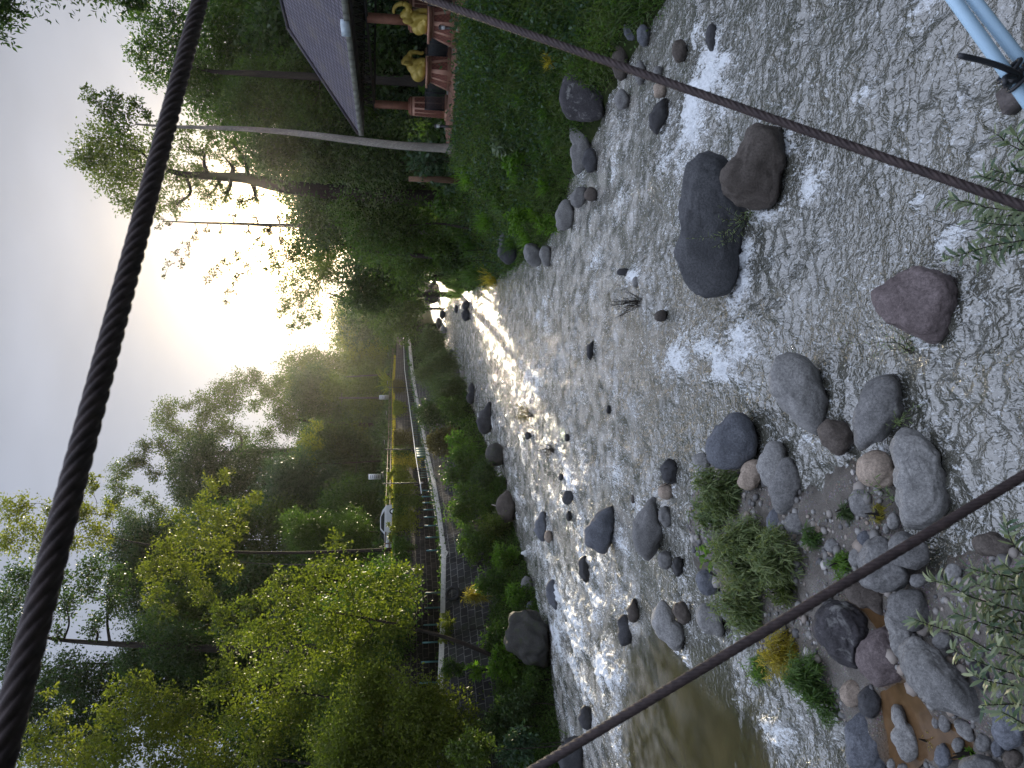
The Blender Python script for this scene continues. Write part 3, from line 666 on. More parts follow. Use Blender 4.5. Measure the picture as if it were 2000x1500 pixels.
# loose pebbles of the bar: nobody could count them
m = MB()
cand = np.c_[RNG.uniform(gx[0], gx[-1], 9000), RNG.uniform(gy[0], gy[-1], 9000)]
cz = bar_z(cand); dn = fbm(np.c_[cand * .8, cz * 0 + 9], 3)
pd = np.max([poly_sd(cand, q) for q in POOLW], 0)
keep = (cz > .06) & (dn > -.12) & (pd < -.1)
Vi, Ti = ico(1); vv = []; tt = []; k0 = 0
for (x, y), z in zip(cand[keep][:1700], cz[keep][:1700]):
    r = RNG.lognormal(-3.3, .62); r = min(r, .17)
    s = r * np.array([1, RNG.uniform(.7, 1.3), RNG.uniform(.5, .8)])
    vv.append(Vi * s @ rotz(RNG.uniform(0, 6)).T + [x, y, z + r * .25]); tt.append(Ti + k0); k0 += len(Vi)
t = NT('pebbles'); ge = t.n('ShaderNodeNewGeometry')
c = t.ramp(ge.outputs['Random Per Island'], [(0, (.07, .07, .075)), (.35, (.16, .155, .15)), (.6, (.24, .235, .23)), (.9, (.22, .18, .15)), (1, (.4, .39, .38))])
M_PEB = t.done(t.bsdf(c, .7, 0, .4, t.bump(t.noise(t.coord(), 60, 3), .3, .005)))
tag(link('pebbles', mesh_np('pebbles', np.vstack(vv), None, np.vstack(tt), M_PEB, True)), 'loose grey and white pebbles spread over the muddy gravel bar', 'pebbles', kind='stuff')

# ================================================================== the stream
yv = [2.0]
while yv[-1] < 330: yv.append(yv[-1] + max(.035, yv[-1] * .0036))
yv = np.array(yv); NCx = 560
u = np.linspace(0, 1, NCx)
XA = xl(yv) - 1.2; XB = xr(yv) + 1.0
XA = np.maximum(XA, -.62 * np.maximum(yv, 8) - 6)
X = XA[:, None] + (XB - XA)[:, None] * u[None]; Y = np.repeat(yv[:, None], NCx, 1)
x, y = X.ravel(), Y.ravel()
# foam sources: (column, row, half extent along columns, along rows, strength)
FO = [(1385, 150, 40, 35, 1.1), (1415, 200, 30, 40, 1.2), (1360, 190, 25, 45, .9), (1340, 250, 40, 50, .8), (1330, 310, 30, 30, 1.0), (1370, 60, 14, 30, 1.0), (1390, 100, 20, 30, .7),
      (1420, 120, 10, 12, 1.2), (1450, 720, 45, 38, 1.4), (1465, 650, 25, 30, 1.0), (1400, 690, 40, 50, .8), (1455, 540, 16, 45, 1.1), (1470, 490, 14, 28, .9), (1600, 345, 22, 28, 1.2), (1580, 330, 14, 40, .8), (1545, 285, 8, 50, .8), (1575, 385, 15, 20, .8),
      (1800, 25, 40, 22, 1.3), (1690, 185, 22, 20, 1.0), (1640, 130, 14, 60, .6), (1625, 190, 8, 50, .6), (1865, 450, 24, 22, 1.2), (1840, 480, 20, 22, .9), (1795, 395, 12, 14, .9), (1300, 700, 30, 30, .8), (1345, 690, 30, 60, .6), (1240, 545, 14, 16, 1.3), (1160, 505, 25, 25, .5), (1040, 740, 25, 40, .6), (1060, 610, 16, 40, .55),
      (1110, 1180, 20, 70, .7), (1130, 1250, 16, 60, .75), (1090, 1240, 14, 60, .8), (1190, 1290, 18, 40, .7), (1210, 1350, 15, 40, .6), (1150, 1390, 20, 50, .75), (1220, 1480, 26, 50, .9), (1180, 1320, 14, 40, .8), (1080, 1150, 12, 40, .7), (1060, 1050, 20, 60, .45), (1200, 1150, 22, 40, .45), (1250, 1000, 18, 50, .45), (1110, 960, 25, 60, .4),
      (1345, 1290, 8, 20, 1.0), (1315, 1260, 16, 12, .6), (1440, 1360, 10, 50, .7), (1500, 1420, 30, 40, .9), (1540, 1450, 22, 30, 1.0), (1560, 1350, 16, 25, .6), (1480, 1330, 14, 30, .6), (1340, 1130, 14, 25, .6), (1900, 330, 14, 40, .55), (1880, 200, 8, 30, .6), (1205, 905, 16, 60, .4), (1310, 930, 14, 40, .4), (1330, 400, 22, 60, .5), (1220, 380, 14, 22, .8), (1200, 330, 10, 30, .5)]
foam = np.zeros(len(x))
for (px, py, a, b, s) in FO:
    g0 = G(px, py); ga = (G(px - a, py)[1] - G(px + a, py)[1]) / 2; gb = b * pxm(px, g0[1])
    foam += s * np.exp(-.9 * (((x - g0[0]) / gb) ** 2 + ((y - g0[1]) / ga) ** 2))
for (cx, cy, rx, ry, s) in FOAM_ROCK:
    d = np.sqrt(((x - cx) / (rx * 1.1 + .05)) ** 2 + ((y - cy) / (ry * 1.1 + .05)) ** 2)
    foam += s * .75 * np.exp(-((d - 1) / .16) ** 2) * (.55 + .45 * np.clip((y - cy) / ry, -1, 1))
    wake = np.exp(-((x - cx) / (rx * .8)) ** 2) * ((y < cy)) * np.exp(-np.clip(cy - y, 0, 99) / (ry * 2.2))
    foam += s * .42 * wake * np.clip(.5 + 1.6 * fbm(np.c_[x * 3.2, y * .7, x * 0 + 21], 3), 0, 1.5)
foam *= np.clip(.75 + 1.1 * fbm(np.c_[x * 1.3, y * .75, x * 0 + 2], 4), .15, 1.7)
foam += .5 * np.clip(fbm(np.c_[x * .9, y * .35, x * 0 + 8], 4), 0, 1) * sstep(18, 30, y) * (1 - sstep(75, 140, y)) * (1.0 + .9 * (x < -3))
# quiet brown side channel
CH = np.array([G(*p)[:2] for p in ((1235, 1310), (1290, 1230), (1345, 1290), (1420, 1330), (1480, 1420), (1530, 1520), (1560, 1640), (1240, 1640), (1215, 1480), (1225, 1390))])
calm = sstep(-1.1, 1.2, poly_sd(np.c_[x, y], CH) + .5 * fbm(np.c_[x * .5, y * .3, x * 0], 3))
EDGE = np.minimum(x - xl(y), xr(y) - x)
shore = 1 - sstep(0, 1.6, EDGE)
# chop: short steep standing waves, drawn out across the current, over long swells and boils
wv = np.c_[x, y, x * 0]
warp = np.c_[fbm(wv * .55 + 3, 3), fbm(wv * .55 + 31, 3), x * 0] * 1.0
sw = fbm((wv + warp * .5) * [.42, .30, 1] + 50, 2)
rid = .5 - np.abs(pnoise((wv + warp * .9) * [.75, .8, 1]))
w2 = np.c_[fbm(wv * 1.7 + 13, 2), fbm(wv * 1.7 + 41, 2), x * 0] * .30
med = .5 - 1.2 * np.abs(pnoise((wv + warp * .6 + w2) * [.85, 1.9, 1] + 7))
fin_ = .5 - 1.4 * np.abs(pnoise((wv + warp * .5 + w2) * [1.5, 3.4, 1] + 70))
tiny = .5 - 1.4 * np.abs(pnoise((wv + warp * .4 + w2 * .8) * [2.7, 6.6, 1] + 170))
near = 1 - sstep(14, 34, y)
ampv = (1 - .22 * sstep(16, 48, y)) * (1 - .78 * calm) * (1 - .35 * shore)
boil = .28 + 1.0 * sstep(-.45, .5, fbm(np.c_[x * .42, y * .24, x * 0 + 90], 3))
h = ampv * boil * (sw * .12 + rid * .09 + med * .085 + fin_ * .062 + tiny * .028 * near)
h += .10 * np.clip(foam, 0, 1.2) * (.4 + fbm(wv * 3.5 + 5, 4)) + .05 * np.clip(foam, 0, 1)
h += .0035 * calm * fbm(wv * [4, 4, 1], 2)
Z = h - .02
V = np.c_[x, y, Z]; nr, nc = X.shape
i = np.arange(nr - 1)[:, None] * nc + np.arange(nc - 1)[None]
Q = np.stack([i, i + 1, i + nc + 1, i + nc], -1).reshape(-1, 4)
sky_sheen = sstep(17, 33, y) * (1 - .6 * sstep(90, 200, y)) * np.clip(.6 + 1.3 * fbm(np.c_[x * 1.1, y * .9, x * 0 + 60], 5), .05, 1.3) * (1 - .5 * shore)
t = NT('river_water'); v = t.coord()
fo, ca = t.attr('foam'), t.attr('calm')
mp = t.n('ShaderNodeMapping'); mp.inputs['Scale'].default_value = (1, .8, 1); t.l(v, mp.inputs[0])
wn_ = t.noise(mp.outputs[0], 1.3, 5, .6, .8)
deep = t.mix(t.ramp(wn_, [(.35, 0.0), (.65, 1.0)]), (.045, .046, .036), (.085, .084, .07))
deep = t.mix(ca, deep, t.mix(t.ramp(t.noise(v, .7, 4), [(.35, 0.0), (.65, 1.0)]), (.034, .031, .017), (.06, .053, .028)))
deep = t.mix(t.attr('sky_sheen'), deep, (.285, .272, .245))  # pale sky reflection painted into the colour of the mid and far rapids
# foam: lacy bubbles where the water breaks
mq = t.n('ShaderNodeMapping'); mq.inputs['Scale'].default_value = (1, .5, 1); t.l(v, mq.inputs[0])
fn = t.noise(mq.outputs[0], 7.0, 8, .68, 1.6); fn2 = t.noise(mq.outputs[0], 24, 5, .7, .9)
lace = t.math('ADD', t.math('MULTIPLY', fn, 1.5), t.math('MULTIPLY', fn2, 1.1))
ff = t.math('ADD', t.math('MULTIPLY', fo, .50), t.math('SUBTRACT', t.math('MULTIPLY', lace, 1.5), t.math('ADD', 1.55, t.math('MULTIPLY', ca, .4))))
fm = t.ramp(ff, [(.58, 0.0), (.80, .5), (1.0, .9)])
colr = t.mix(fm, deep, (.66, .70, .74))
rgh = t.ramp(fm, [(0, .10), (.6, .5)])
n1 = t.noise(mp.outputs[0], 9, 2, .5, .9); n2 = t.noise(mp.outputs[0], 30, 2, .5, .4)
st = t.math('SUBTRACT', 1.0, t.math('MULTIPLY', ca, .93))
bm1 = t.n('ShaderNodeBump'); bm1.inputs['Distance'].default_value = .05; t.l(st, bm1.inputs['Strength']); t.l(n1, bm1.inputs['Height'])
bm2 = t.n('ShaderNodeBump'); bm2.inputs['Distance'].default_value = .008; t.l(st, bm2.inputs['Strength']); t.l(n2, bm2.inputs['Height']); t.l(bm1.outputs[0], bm2.inputs['Normal'])
bm3 = t.n('ShaderNodeBump'); bm3.inputs['Distance'].default_value = .03; t.l(fm, bm3.inputs['Strength']); t.l(lace, bm3.inputs['Height']); t.l(bm2.outputs[0], bm3.inputs['Normal'])
M_WATER = t.done(t.bsdf(colr, rgh, 0, .5, bm3.outputs[0], ior=2.2))
tag(link('river_water', mesh_np('river_water', V, Q, None, M_WATER, True, {'foam': ('POINT', np.clip(foam, 0, 1.6)), 'calm': ('POINT', calm), 'sky_sheen': ('POINT', sky_sheen)})), kind='structure')
# ================================================================== built things
M_CONC = simple('concrete_pale', (.33, .30, .27), .85, 0, .2, 3, .3, 60)
M_KERB = simple('concrete_edge', (.42, .40, .36), .85, 0, .2, 5, .3, 60)
M_TEAL = simple('teal_paint', (.035, .115, .115), .5, 0, .2, 8, .1, 50)
M_WHITE = simple('white_paint', (.62, .64, .64), .5, 0, .1, 8, .1, 50)
M_DKMETAL = simple('dark_metal', (.022, .022, .024), .5, .3, .3, 9, .1, 60)
M_RUST = simple('rusty_rail', (.12, .075, .05), .6, .3, .3, 9, .2, 60)
M_BLACK = simple('black_cloth', (.012, .012, .014), .8, 0, .3, 9, .1, 60)
def lamp_mat():
    t = NT('lamp_glass'); return t.done(t.bsdf((.75, .78, .8), .25))
M_LAMP = lamp_mat()
def block_mat(name, dark, light, joint, sx, sz):
    """rows of rough stone blocks; pattern runs in the wall's own length and height (stored on the mesh)"""
    t = NT(name); u_ = t.attr('along'); w_ = t.attr('up')
    cb = t.n('ShaderNodeCombineXYZ'); t.l(u_, cb.inputs[0]); t.l(w_, cb.inputs[1])
    nz = t.n('ShaderNodeTexNoise'); nz.inputs['Scale'].default_value = 1.6; nz.inputs['Detail'].default_value = 4; t.l(cb.outputs[0], nz.inputs['Vector'])
    ad = t.n('ShaderNodeVectorMath', operation='MULTIPLY_ADD'); t.l(nz.outputs['Color'], ad.inputs[0]); ad.inputs[1].default_value = (.16, .12, 0); t.l(cb.outputs[0], ad.inputs[2])
    br = t.n('ShaderNodeTexBrick'); t.l(ad.outputs[0], br.inputs['Vector'])
    br.inputs['Scale'].default_value = 1; br.inputs['Brick Width'].default_value = sx; br.inputs['Row Height'].default_value = sz
    br.inputs['Mortar Size'].default_value = .030; br.inputs['Mortar Smooth'].default_value = .5
    br.inputs['Color1'].default_value = (*dark, 1); br.inputs['Color2'].default_value = (*light, 1); br.inputs['Mortar'].default_value = (*joint, 1)
    v = t.coord()
    c = t.mix(t.ramp(t.noise(v, .9, 6, .65), [(.4, 0.0), (.65, .7)]), br.outputs['Color'], tuple(x * .5 for x in dark))
    c = t.mix(t.ramp(t.noise(v, .5, 5, .6), [(.52, 0.0), (.68, .6)]), c, (.035, .045, .02))
    h = t.math('ADD', t.math('MULTIPLY', br.outputs['Fac'], -.6), t.noise(v, 9, 5, .7))
    return t.done(t.bsdf(c, .92, 0, .25, t.bump(h, .8, .05)))
M_WALL = block_mat('dark_block_wall', (.030, .027, .026), (.058, .051, .047), (.17, .15, .13), .8, .42)
M_REVET = block_mat('dark_stone_revetment', (.028, .028, .029), (.056, .056, .057), (.2, .195, .185), .62, .5)

def strip(name, ys_, rows, mat, closed=False, smooth=False, parent=None):
    """loft a cross-section (list of functions y -> (x, z)) along the river"""
    m_ = len(rows); V = []; al = []; up = []
    base = np.r_[0, np.cumsum(np.hypot(np.diff(xw(ys_)), np.diff(ys_)))]
    for k, y0 in enumerate(ys_):
        acc = 0; prev = None
        for f in rows:
            x0, z0 = f(y0); V.append((x0, y0, z0)); al.append(base[k]); up.append(z0)
    n_ = len(ys_); i = np.arange(n_ - 1)[:, None] * m_; J = m_ if closed else m_ - 1
    j = np.arange(J)[None]; j2 = (j + 1) % m_
    Q = np.stack([i + j, i + m_ + j, i + m_ + j2, i + j2], -1).reshape(-1, 4)
    V = np.array(V)
    o = link(name, mesh_np(name, V, Q, None, mat, smooth, {'along': ('POINT', al), 'up': ('POINT', up)}), parent)
    return o
yy = np.r_[np.arange(-30, 30, 6), np.arange(30, 110, 1.0), np.arange(110, 262, 4)]
tag(strip('riverside_walk', yy, [lambda y: (xw(y) - WALKW + .02, zw(y)), lambda y: (xw(y) - .3, zw(y)), lambda y: (xw(y) - .3, zw(y) - .5)][:3], M_CONC), kind='structure')
o = strip('walk_kerb', yy, [lambda y: (xw(y) - .30, zw(y) - .3), lambda y: (xw(y) - .30, zw(y) + .14), lambda y: (xw(y) + .06, zw(y) + .14), lambda y: (xw(y) + .06, zw(y) - .45)], M_KERB)
tag(o, kind='structure')
def bt(y): return min(1.25, .38 * float(xl(y) - xw(y)))
yr = np.r_[np.arange(10, 30, 5), np.arange(30, 130, .8)]
wob = lambda y, k: .12 * math.sin(y * 1.7 + k) + .07 * math.sin(y * 4.1 + 2 * k)
o = strip('stone_revetment', yr, [lambda y: (xw(y) + .01, zw(y) - .12), lambda y: (xw(y) + .2 * bt(y) + .03, zw(y) - .6 + .3 * wob(y, 1)), lambda y: (xw(y) + .45 * bt(y) + wob(y, 3) * .6, zw(y) - 1.5), lambda y: (xw(y) + .72 * bt(y) + wob(y, 2) * .6, zw(y) - 2.6), lambda y: (xw(y) + bt(y) + wob(y, 5) * .6, zw(y) - 4.2)], M_REVET)
tag(o, 'dark sloping stone revetment below the pale riverside walk', 'embankment')
o = strip('retaining_wall', np.r_[np.arange(10, 30, 5), np.arange(30, 262, 1.5)], [lambda y: (xw(y) - WALKW, zw(y) - .3), lambda y: (xw(y) - WALKW - .22, ztop(y) + .05), lambda y: (xw(y) - WALKW - .5, ztop(y) + .05), lambda y: (xw(y) - WALKW - .5, zw(y))], M_WALL, True)
tag(o, 'tall dark block retaining wall behind the riverside walk', 'wall')

def yat(px, py, off=0.0):
    """distance at which the walk's edge (shifted off metres landward) is seen in photo row py"""
    ysq = np.linspace(25, 250, 4000); r = 750 - (xw(ysq) - off) / np.array([pxm(820, q) for q in ysq])
    return float(ysq[np.abs(r - py).argmin()])
# teal posts on the kerb
pm = MB(); pm.tube([(0, 0, -.05), (0, 0, 1.12)], .062, 10); pm.lathe((0, 0, 1.1), [(.066, 0), (.066, .03), (.03, .06), (.001, .065)], 10)
pmesh = mesh_np('green_post', np.vstack(pm.v), np.vstack(pm.q), np.vstack(pm.t), M_TEAL, True)
post_py = [1335, 1294, 1256, 1221, 1188, 1159, 1076, 1050, 1027, 1010, 996, 982, 970, 958]
for k, py in enumerate(post_py):
    y0 = yat(830, py, .1)
    o = link('green_post', pmesh, None, (float(xw(y0)) - .1, y0, float(zw(y0)) + .14))
    tag(o, 'teal pipe post standing in the kerb of the riverside walk', 'post', 'teal posts along the riverside walk')
# railing further along: white hand rail, teal pickets, a solid teal panel
y_a, y_b = yat(830, 932), yat(800, 660)
pr = np.linspace(y_a, y_b, 60)
e0 = np.array([float(xw(y_a)), y_a, float(zw(y_a))])
rl = empty('walk_railing', e0, 'teal picket railing with a white hand rail on the riverside walk', 'railing')
RH = 1.15
m = MB(); m.tube([(xw(q) - .05, q, zw(q) + .14 + RH) for q in np.r_[y_a - 4.5, y_a - 2, pr]], np.r_[.05, .05, np.full(60, .05)], 8)
m.build('hand_rail', M_WHITE, rl, True)
m = MB(); m.tube([(xw(q) - .05, q, zw(q) + .14 + .15) for q in pr], .03, 6); m.build('bottom_rail', M_TEAL, rl, True)
pkm = MB(); pkm.box((0, 0, RH / 2), (.06, .06, RH)); pkm = mesh_np('picket', np.vstack(pkm.v), np.vstack(pkm.q), None, M_TEAL); q = y_a
while q < 175:
    st = .8 if q < 80 else (.9 if q < 110 else 1.6)
    link('picket', pkm, rl, (xw(q) - .05 - e0[0], q - e0[1], zw(q) + .14 - e0[2])); q += st
ypn = yat(830, 885)
m = MB()
for q in np.arange(ypn - 1.6, ypn + 1.8, 1.0):
    c0 = np.array([xw(q) - .02, q, zw(q) + .14 + .55]); c1 = np.array([xw(q + 1) - .02, q + 1, zw(q + 1) + .14 + .55])
    m.box((c0 + c1) / 2, (np.linalg.norm(c1 - c0) - .03, .04, 1.0), math.atan2(c1[1] - c0[1], c1[0] - c0[0]))
m.build('solid_panel', M_TEAL, rl)
# guard rail on top of the wall
y0g = 44.0
gr = empty('guard_rail', (float(xw(y0g)) - WALKW - 1.3, y0g, float(ztop(y0g))), 'dark two-bar road guard rail above the retaining wall', 'guard rail')
ggx = lambda q: xw(q) - WALKW - 1.5
gy_ = np.linspace(44, 200, 90)
for hz in (.95, .55):
    m = MB(); m.tube([(ggx(q), q, ztop(q) + .15 + hz) for q in gy_], .055, 6); m.build('rail', M_RUST, gr, True)
for q in np.r_[np.arange(45, 120, 3.2), np.arange(120, 200, 6)]:
    m = MB(); m.box((ggx(q) - .06, q, ztop(q) + .6), (.09, .09, 1.2)); m.build('post', M_RUST, gr)
# street lamps on the inner side of the walk
def street_lamp(py, D, toppx, lab):
    y0 = yat(800, py, WALKW - .35); x0 = float(xw(y0)) - WALKW + .35; z0 = float(zw(y0))
    zt = P(toppx, py, y0)[2]; H = zt - z0
    e = empty('street_lamp', (x0, y0, z0), lab, 'street lamp', 'lamps along the riverside walk')
    m = MB(); m.tube([(0, 0, 0), (0, 0, .5), (0, 0, H)], [.10, .075, .055], 10); m.lathe((0, 0, 0), [(.16, 0), (.16, .06), (.09, .12)], 10)
    m.build('pole', M_DKMETAL, e, True, (0, 0, 0))
    m = MB(); m.tube([(0, 0, H - .15), (.35, -.1, H + .02), (.75, -.2, H + .06)], [.035, .03, .03], 8); m.build('arm', M_DKMETAL, e, True, (0, 0, 0))
    m = MB(); m.box((.95, -.26, H + .07), (.62, .26, .09), -.26); hd = m.build('lamp_head', M_DKMETAL, e, False, (0, 0, 0))
    m = MB(); m.box((.95, -.26, H + .005), (.52, .2, .05), -.26); m.build('diffuser', M_LAMP, hd, False, (0, 0, 0))
for a in ((943, 71, 748, 'nearest black street lamp, rising beside the walking woman'), (877, 84, 751, 'black street lamp rising behind the solid teal railing panel'), (818, 103, 755, 'black street lamp rising behind the dark leafy bush on the walk'), (757, 124, 757, 'black street lamp rising in front of the palm-like arching canes'), (700, 150, 758, 'farthest black street lamp, near the two distant walkers')):
    street_lamp(*a)
# sign boards and utility pole on the terrace
def sign(px, py, D, wdt, hgt, lab, stand=True):
    p = P(px, py, D); zg = float(surf_z(p[0], D)[0])
    e = empty('sign_board', (p[0], D, zg), lab, 'sign', 'white boards on the terrace')
    for sx in (-.5, .5):
        m = MB(); m.tube([(sx * wdt * .7, 0, -.2), (sx * wdt * .7, 0, p[2] - zg)], .035, 6); m.build('post', M_DKMETAL, e, True, (0, 0, 0))
    m = MB(); m.box((0, -.05, p[2] - zg), (wdt, .05, hgt)); b = m.build('board', M_WHITE, e, False, (0, 0, 0))
    m = MB()
    for k in range(5): m.box((RNG.uniform(-.02, .02), -.079, p[2] - zg + hgt * (.32 - .16 * k)), (wdt * RNG.uniform(.55, .8), .004, hgt * .045))
    m.build('dark_line', M_DKMETAL, b, False, (0, 0, 0))
sign(732, 931, 92, .68, 1.55, 'white notice board on dark posts above the walking woman')
sign(750, 776, 135, .8, 1.75, 'small pale notice board by the foot of the utility pole')
M_POLE = simple('grey_pole', (.075, .07, .065), .8)
p = P(768, 777, 140); zt = P(662, 777, 140)[2]; zg = float(surf_z(p[0], 140)[0])
e = empty('utility_pole', (p[0], 140, zg), 'grey utility pole with drooping wires in front of the dark trees', 'utility pole')
m = MB(); m.tube([(0, 0, -.3), (0, 0, zt - zg)], [.2, .14], 10); m.build('pole', M_POLE, e, True, (0, 0, 0))
m = MB(); m.box((0, -.14, zt - zg - .5), (1.8, .1, .1)); m.build('cross_arm', M_POLE, e, False, (0, 0, 0))
for k in range(3):
    m = MB(); xx = -.8 + .8 * k; a0 = np.array([xx, -.14, zt - zg - .4]); a1 = np.array([xx - 20, -32, zt - zg - 2.2])
    m.tube([a0 + (a1 - a0) * s_ - np.array([0, 0, 3.2 * 4 * s_ * (1 - s_)]) for s_ in np.linspace(0, 1, 24)], .018, 5); m.build('wire', M_DKMETAL, e, True, (0, 0, 0))
p = P(756, 731, 152); q_ = P(676, 736, 152)
e = empty('leaning_pole', (p[0], 152, p[2] - .6), 'thin dark leaning pole beside the arching sunlit canes', 'pole')
m = MB(); m.tube([(0, 0, 0), tuple(np.array(q_) - np.array([p[0], 152, p[2] - .6]))], [.17, .11], 8); m.build('shaft', M_POLE, e, True, (0, 0, 0))
# parked car on the terrace road
def car():
    c = P(752, 1030, 71); zg = float(surf_z(c[0], c[1])[0]) + .02
    e = empty('parked_car', (c[0], c[1], zg), 'white parked car showing its roof above the sunlit grass verge', 'car', rz=math.atan2(11, 6.4) - .35)
    prof = [(-1.95, .35), (-2.0, .75), (-1.85, 1.0), (-1.2, 1.05), (-.55, 1.48), (.7, 1.52), (1.55, 1.28), (1.95, .95), (2.0, .4)]
    M_CAR = simple('white_car_paint', (.62, .64, .66), .25, 0, .04, 3, 0.0); M_GLASS = simple('car_glass', (.02, .025, .03), .08, 0, .2)
    M_TYRE = simple('tyre_rubber', (.015, .015, .015), .9)
    V = []
    n_ = len(prof)
    for sgn in (-1, 1):
        for (a, z_) in prof: V.append((a, sgn * (.86 - max(0, z_ - 1.0) * .3), z_))
    Q = [[k, k + 1, n_ + k + 1, n_ + k] for k in range(n_ - 1)] + [[n_ - 1, 0, n_, 2 * n_ - 1]]
    me = bpy.data.meshes.new('body'); me.from_pydata(V, [], Q + [list(range(n_))[::-1], list(range(n_, 2 * n_))]); me.materials.append(M_CAR)
    link('body', me, e)
    for nm, pts in (('windscreen', [(-1.14, -.8, 1.09), (-1.14, .8, 1.09), (-.6, .7, 1.46), (-.6, -.7, 1.46)]), ('rear_window', [(1.5, -.72, 1.32), (1.5, .72, 1.32), (.82, .7, 1.51), (.82, -.7, 1.51)])):
        m = MB(); nn = np.array([-.03 if nm == 'windscreen' else .03, 0, .03]); pts = [np.array(q) + nn for q in pts]; m.quad(*pts); m.build(nm, M_GLASS, e, False, (0, 0, 0))
    for sgn in (-1, 1):
        m = MB(); s_ = sgn * .025; m.quad((-.95, sgn * .83 + s_, 1.1), (1.35, sgn * .83 + s_, 1.12), (.75, sgn * .72 + s_, 1.44), (-.5, sgn * .73 + s_, 1.42)); m.build('side_window', M_GLASS, e, False, (0, 0, 0))
        for a in (-1.25, 1.25):
            m = MB(); m.tube([(a, sgn * .7, .32), (a, sgn * .9, .32)], .32, 18); wh = m.build('wheel', M_TYRE, e, True, (0, 0, 0))
            m = MB(); m.tube([(a, sgn * .9, .32), (a, sgn * .915, .32)], .19, 14); m.build('rim', M_WHITE, wh, True, (0, 0, 0))
        m = MB(); m.box((-1.98, sgn * .6, .78), (.06, .34, .14)); m.build('headlight', M_LAMP, e, False, (0, 0, 0))
car()
# old tyre and a white bag caught on the revetment
y0 = yat(870, 1182); x0 = float(xw(y0)) + .5
m = MB(); th = np.linspace(0, 2 * math.pi, 33)
m.tube([(.0 + .42 * math.cos(a), .42 * math.sin(a) * .35, .42 * math.sin(a)) for a in th], .13, 10, False)
o = m.build('old_tyre', simple('old_rubber', (.025, .025, .027), .85), smooth=True); o.location = (x0 + .25, y0, float(zw(y0)) - .75); o.rotation_euler = (0, 0, .5)
tag(o, 'old black tyre stuck against the stone revetment', 'tyre')
g = P(966, 1083, 48.5); m = MB(); m.blob((0, 0, 0), (.22, .2, .3), None, 3, .5, 1.8)
o = m.build('plastic_bag', M_WHITE, smooth=True); o.location = (g[0], g[1], float(surf_z(g[0], g[1])[0]) + .75)
tag(o, 'crumpled white plastic bag caught in the left bank bushes', 'bag')

# ------------------------------------------------------------------ people
def person(loc, rz, label, shirt, trousers, skin=(.25, .15, .10), step=.28, hair=(.01, .008, .008), long_hair=True, bag=None):
    e = empty('person', loc, label, 'person', rz=rz)
    bm = bmesh.new(); lay = bm.verts.layers.skin.verify()
    J = {'pel': (0, 0, .92, .13, .10), 'wst': (0, 0, 1.08, .115, .09), 'chs': (0, .0, 1.28, .14, .10), 'nek': (0, 0, 1.44, .05, .05), 'hd0': (0, -.015, 1.52, .07, .075), 'hd1': (0, -.02, 1.60, .078, .09), 'hd2': (0, -.01, 1.68, .06, .07)}
    for s_, n_ in ((1, 'l'), (-1, 'r')):
        f = s_ * step
        J['hp' + n_] = (s_ * .09, 0, .86, .085, .085); J['kn' + n_] = (s_ * .095, -f * .45 - .02, .47, .055, .055); J['an' + n_] = (s_ * .095, -f * .9 + .04, .08, .036, .036); J['to' + n_] = (s_ * .1, -f * .9 - .13, .03, .03, .022)
        J['sh' + n_] = (s_ * .19, 0, 1.37, .055, .05); J['el' + n_] = (s_ * .25, f * .3 + .03, 1.09, .04, .04); J['wr' + n_] = (s_ * .25, f * .55 - .06, .86, .027, .022); J['hn' + n_] = (s_ * .245, f * .6 - .09, .78, .03, .016)
    vs_ = {}
    for k, (x, y, z, a, b) in J.items():
        v = bm.verts.new((x, y, z)); v[lay].radius = (a, b); vs_[k] = v
    vs_['pel'][lay].use_root = True
    for a, b in (('pel', 'wst'), ('wst', 'chs'), ('chs', 'nek'), ('nek', 'hd0'), ('hd0', 'hd1'), ('hd1', 'hd2')): bm.edges.new((vs_[a], vs_[b]))
    for n_ in 'lr':
        for a, b in (('pel', 'hp'), ('hp', 'kn'), ('kn', 'an'), ('an', 'to'), ('chs', 'sh'), ('sh', 'el'), ('el', 'wr'), ('wr', 'hn')):
            bm.edges.new((vs_[a if a in ('pel', 'chs') else a + n_], vs_[b + n_]))
    me = bpy.data.meshes.new('body_skeleton'); bm.to_mesh(me); bm.free()
    tmp = bpy.data.objects.new('tmp', me); COL.objects.link(tmp)
    tmp.modifiers.new('s', 'SKIN').use_smooth_shade = True; tmp.modifiers.new('u', 'SUBSURF').levels = 2
    dg = bpy.context.evaluated_depsgraph_get(); ev = tmp.evaluated_get(dg); m2 = bpy.data.meshes.new_from_object(ev)
    bpy.data.objects.remove(tmp)
    for i_, c_ in enumerate((skin, shirt, trousers)): m2.materials.append(simple('person_cloth' if i_ else 'person_skin', c_, .8, 0, .15, 20))
    for pl_ in m2.polygons:
        c_ = pl_.center; r_ = abs(c_.x)
        if c_.z > 1.43 or (r_ > .2 and c_.z < .95) or c_.z < .1: pl_.material_index = 0
        elif c_.z > .93: pl_.material_index = 1
        else: pl_.material_index = 2
        if r_ > .21 and .95 < c_.z < 1.2: pl_.material_index = 0
    link('body', m2, e)
    hm = MB(); hm.blob((0, .015, 1.63), (.092, .105, .10), None, 2, .05); 
    if long_hair: hm.blob((0, .07, 1.5), (.08, .045, .15), None, 2, .08)
    hm.build('hair', simple('dark_hair', hair, .6), e, True, (0, 0, 0))
    if bag: 
        m = MB(); m.blob((-.3, .02, .95), (.07, .13, .14), None, 2, .05); m.tube([(-.28, 0, 1.07), (-.2, 0, 1.3), (-.08, -.02, 1.42)], .012, 5); m.build('shoulder_bag', simple('bag_cloth', bag, .7), e, True, (0, 0, 0))
    return e
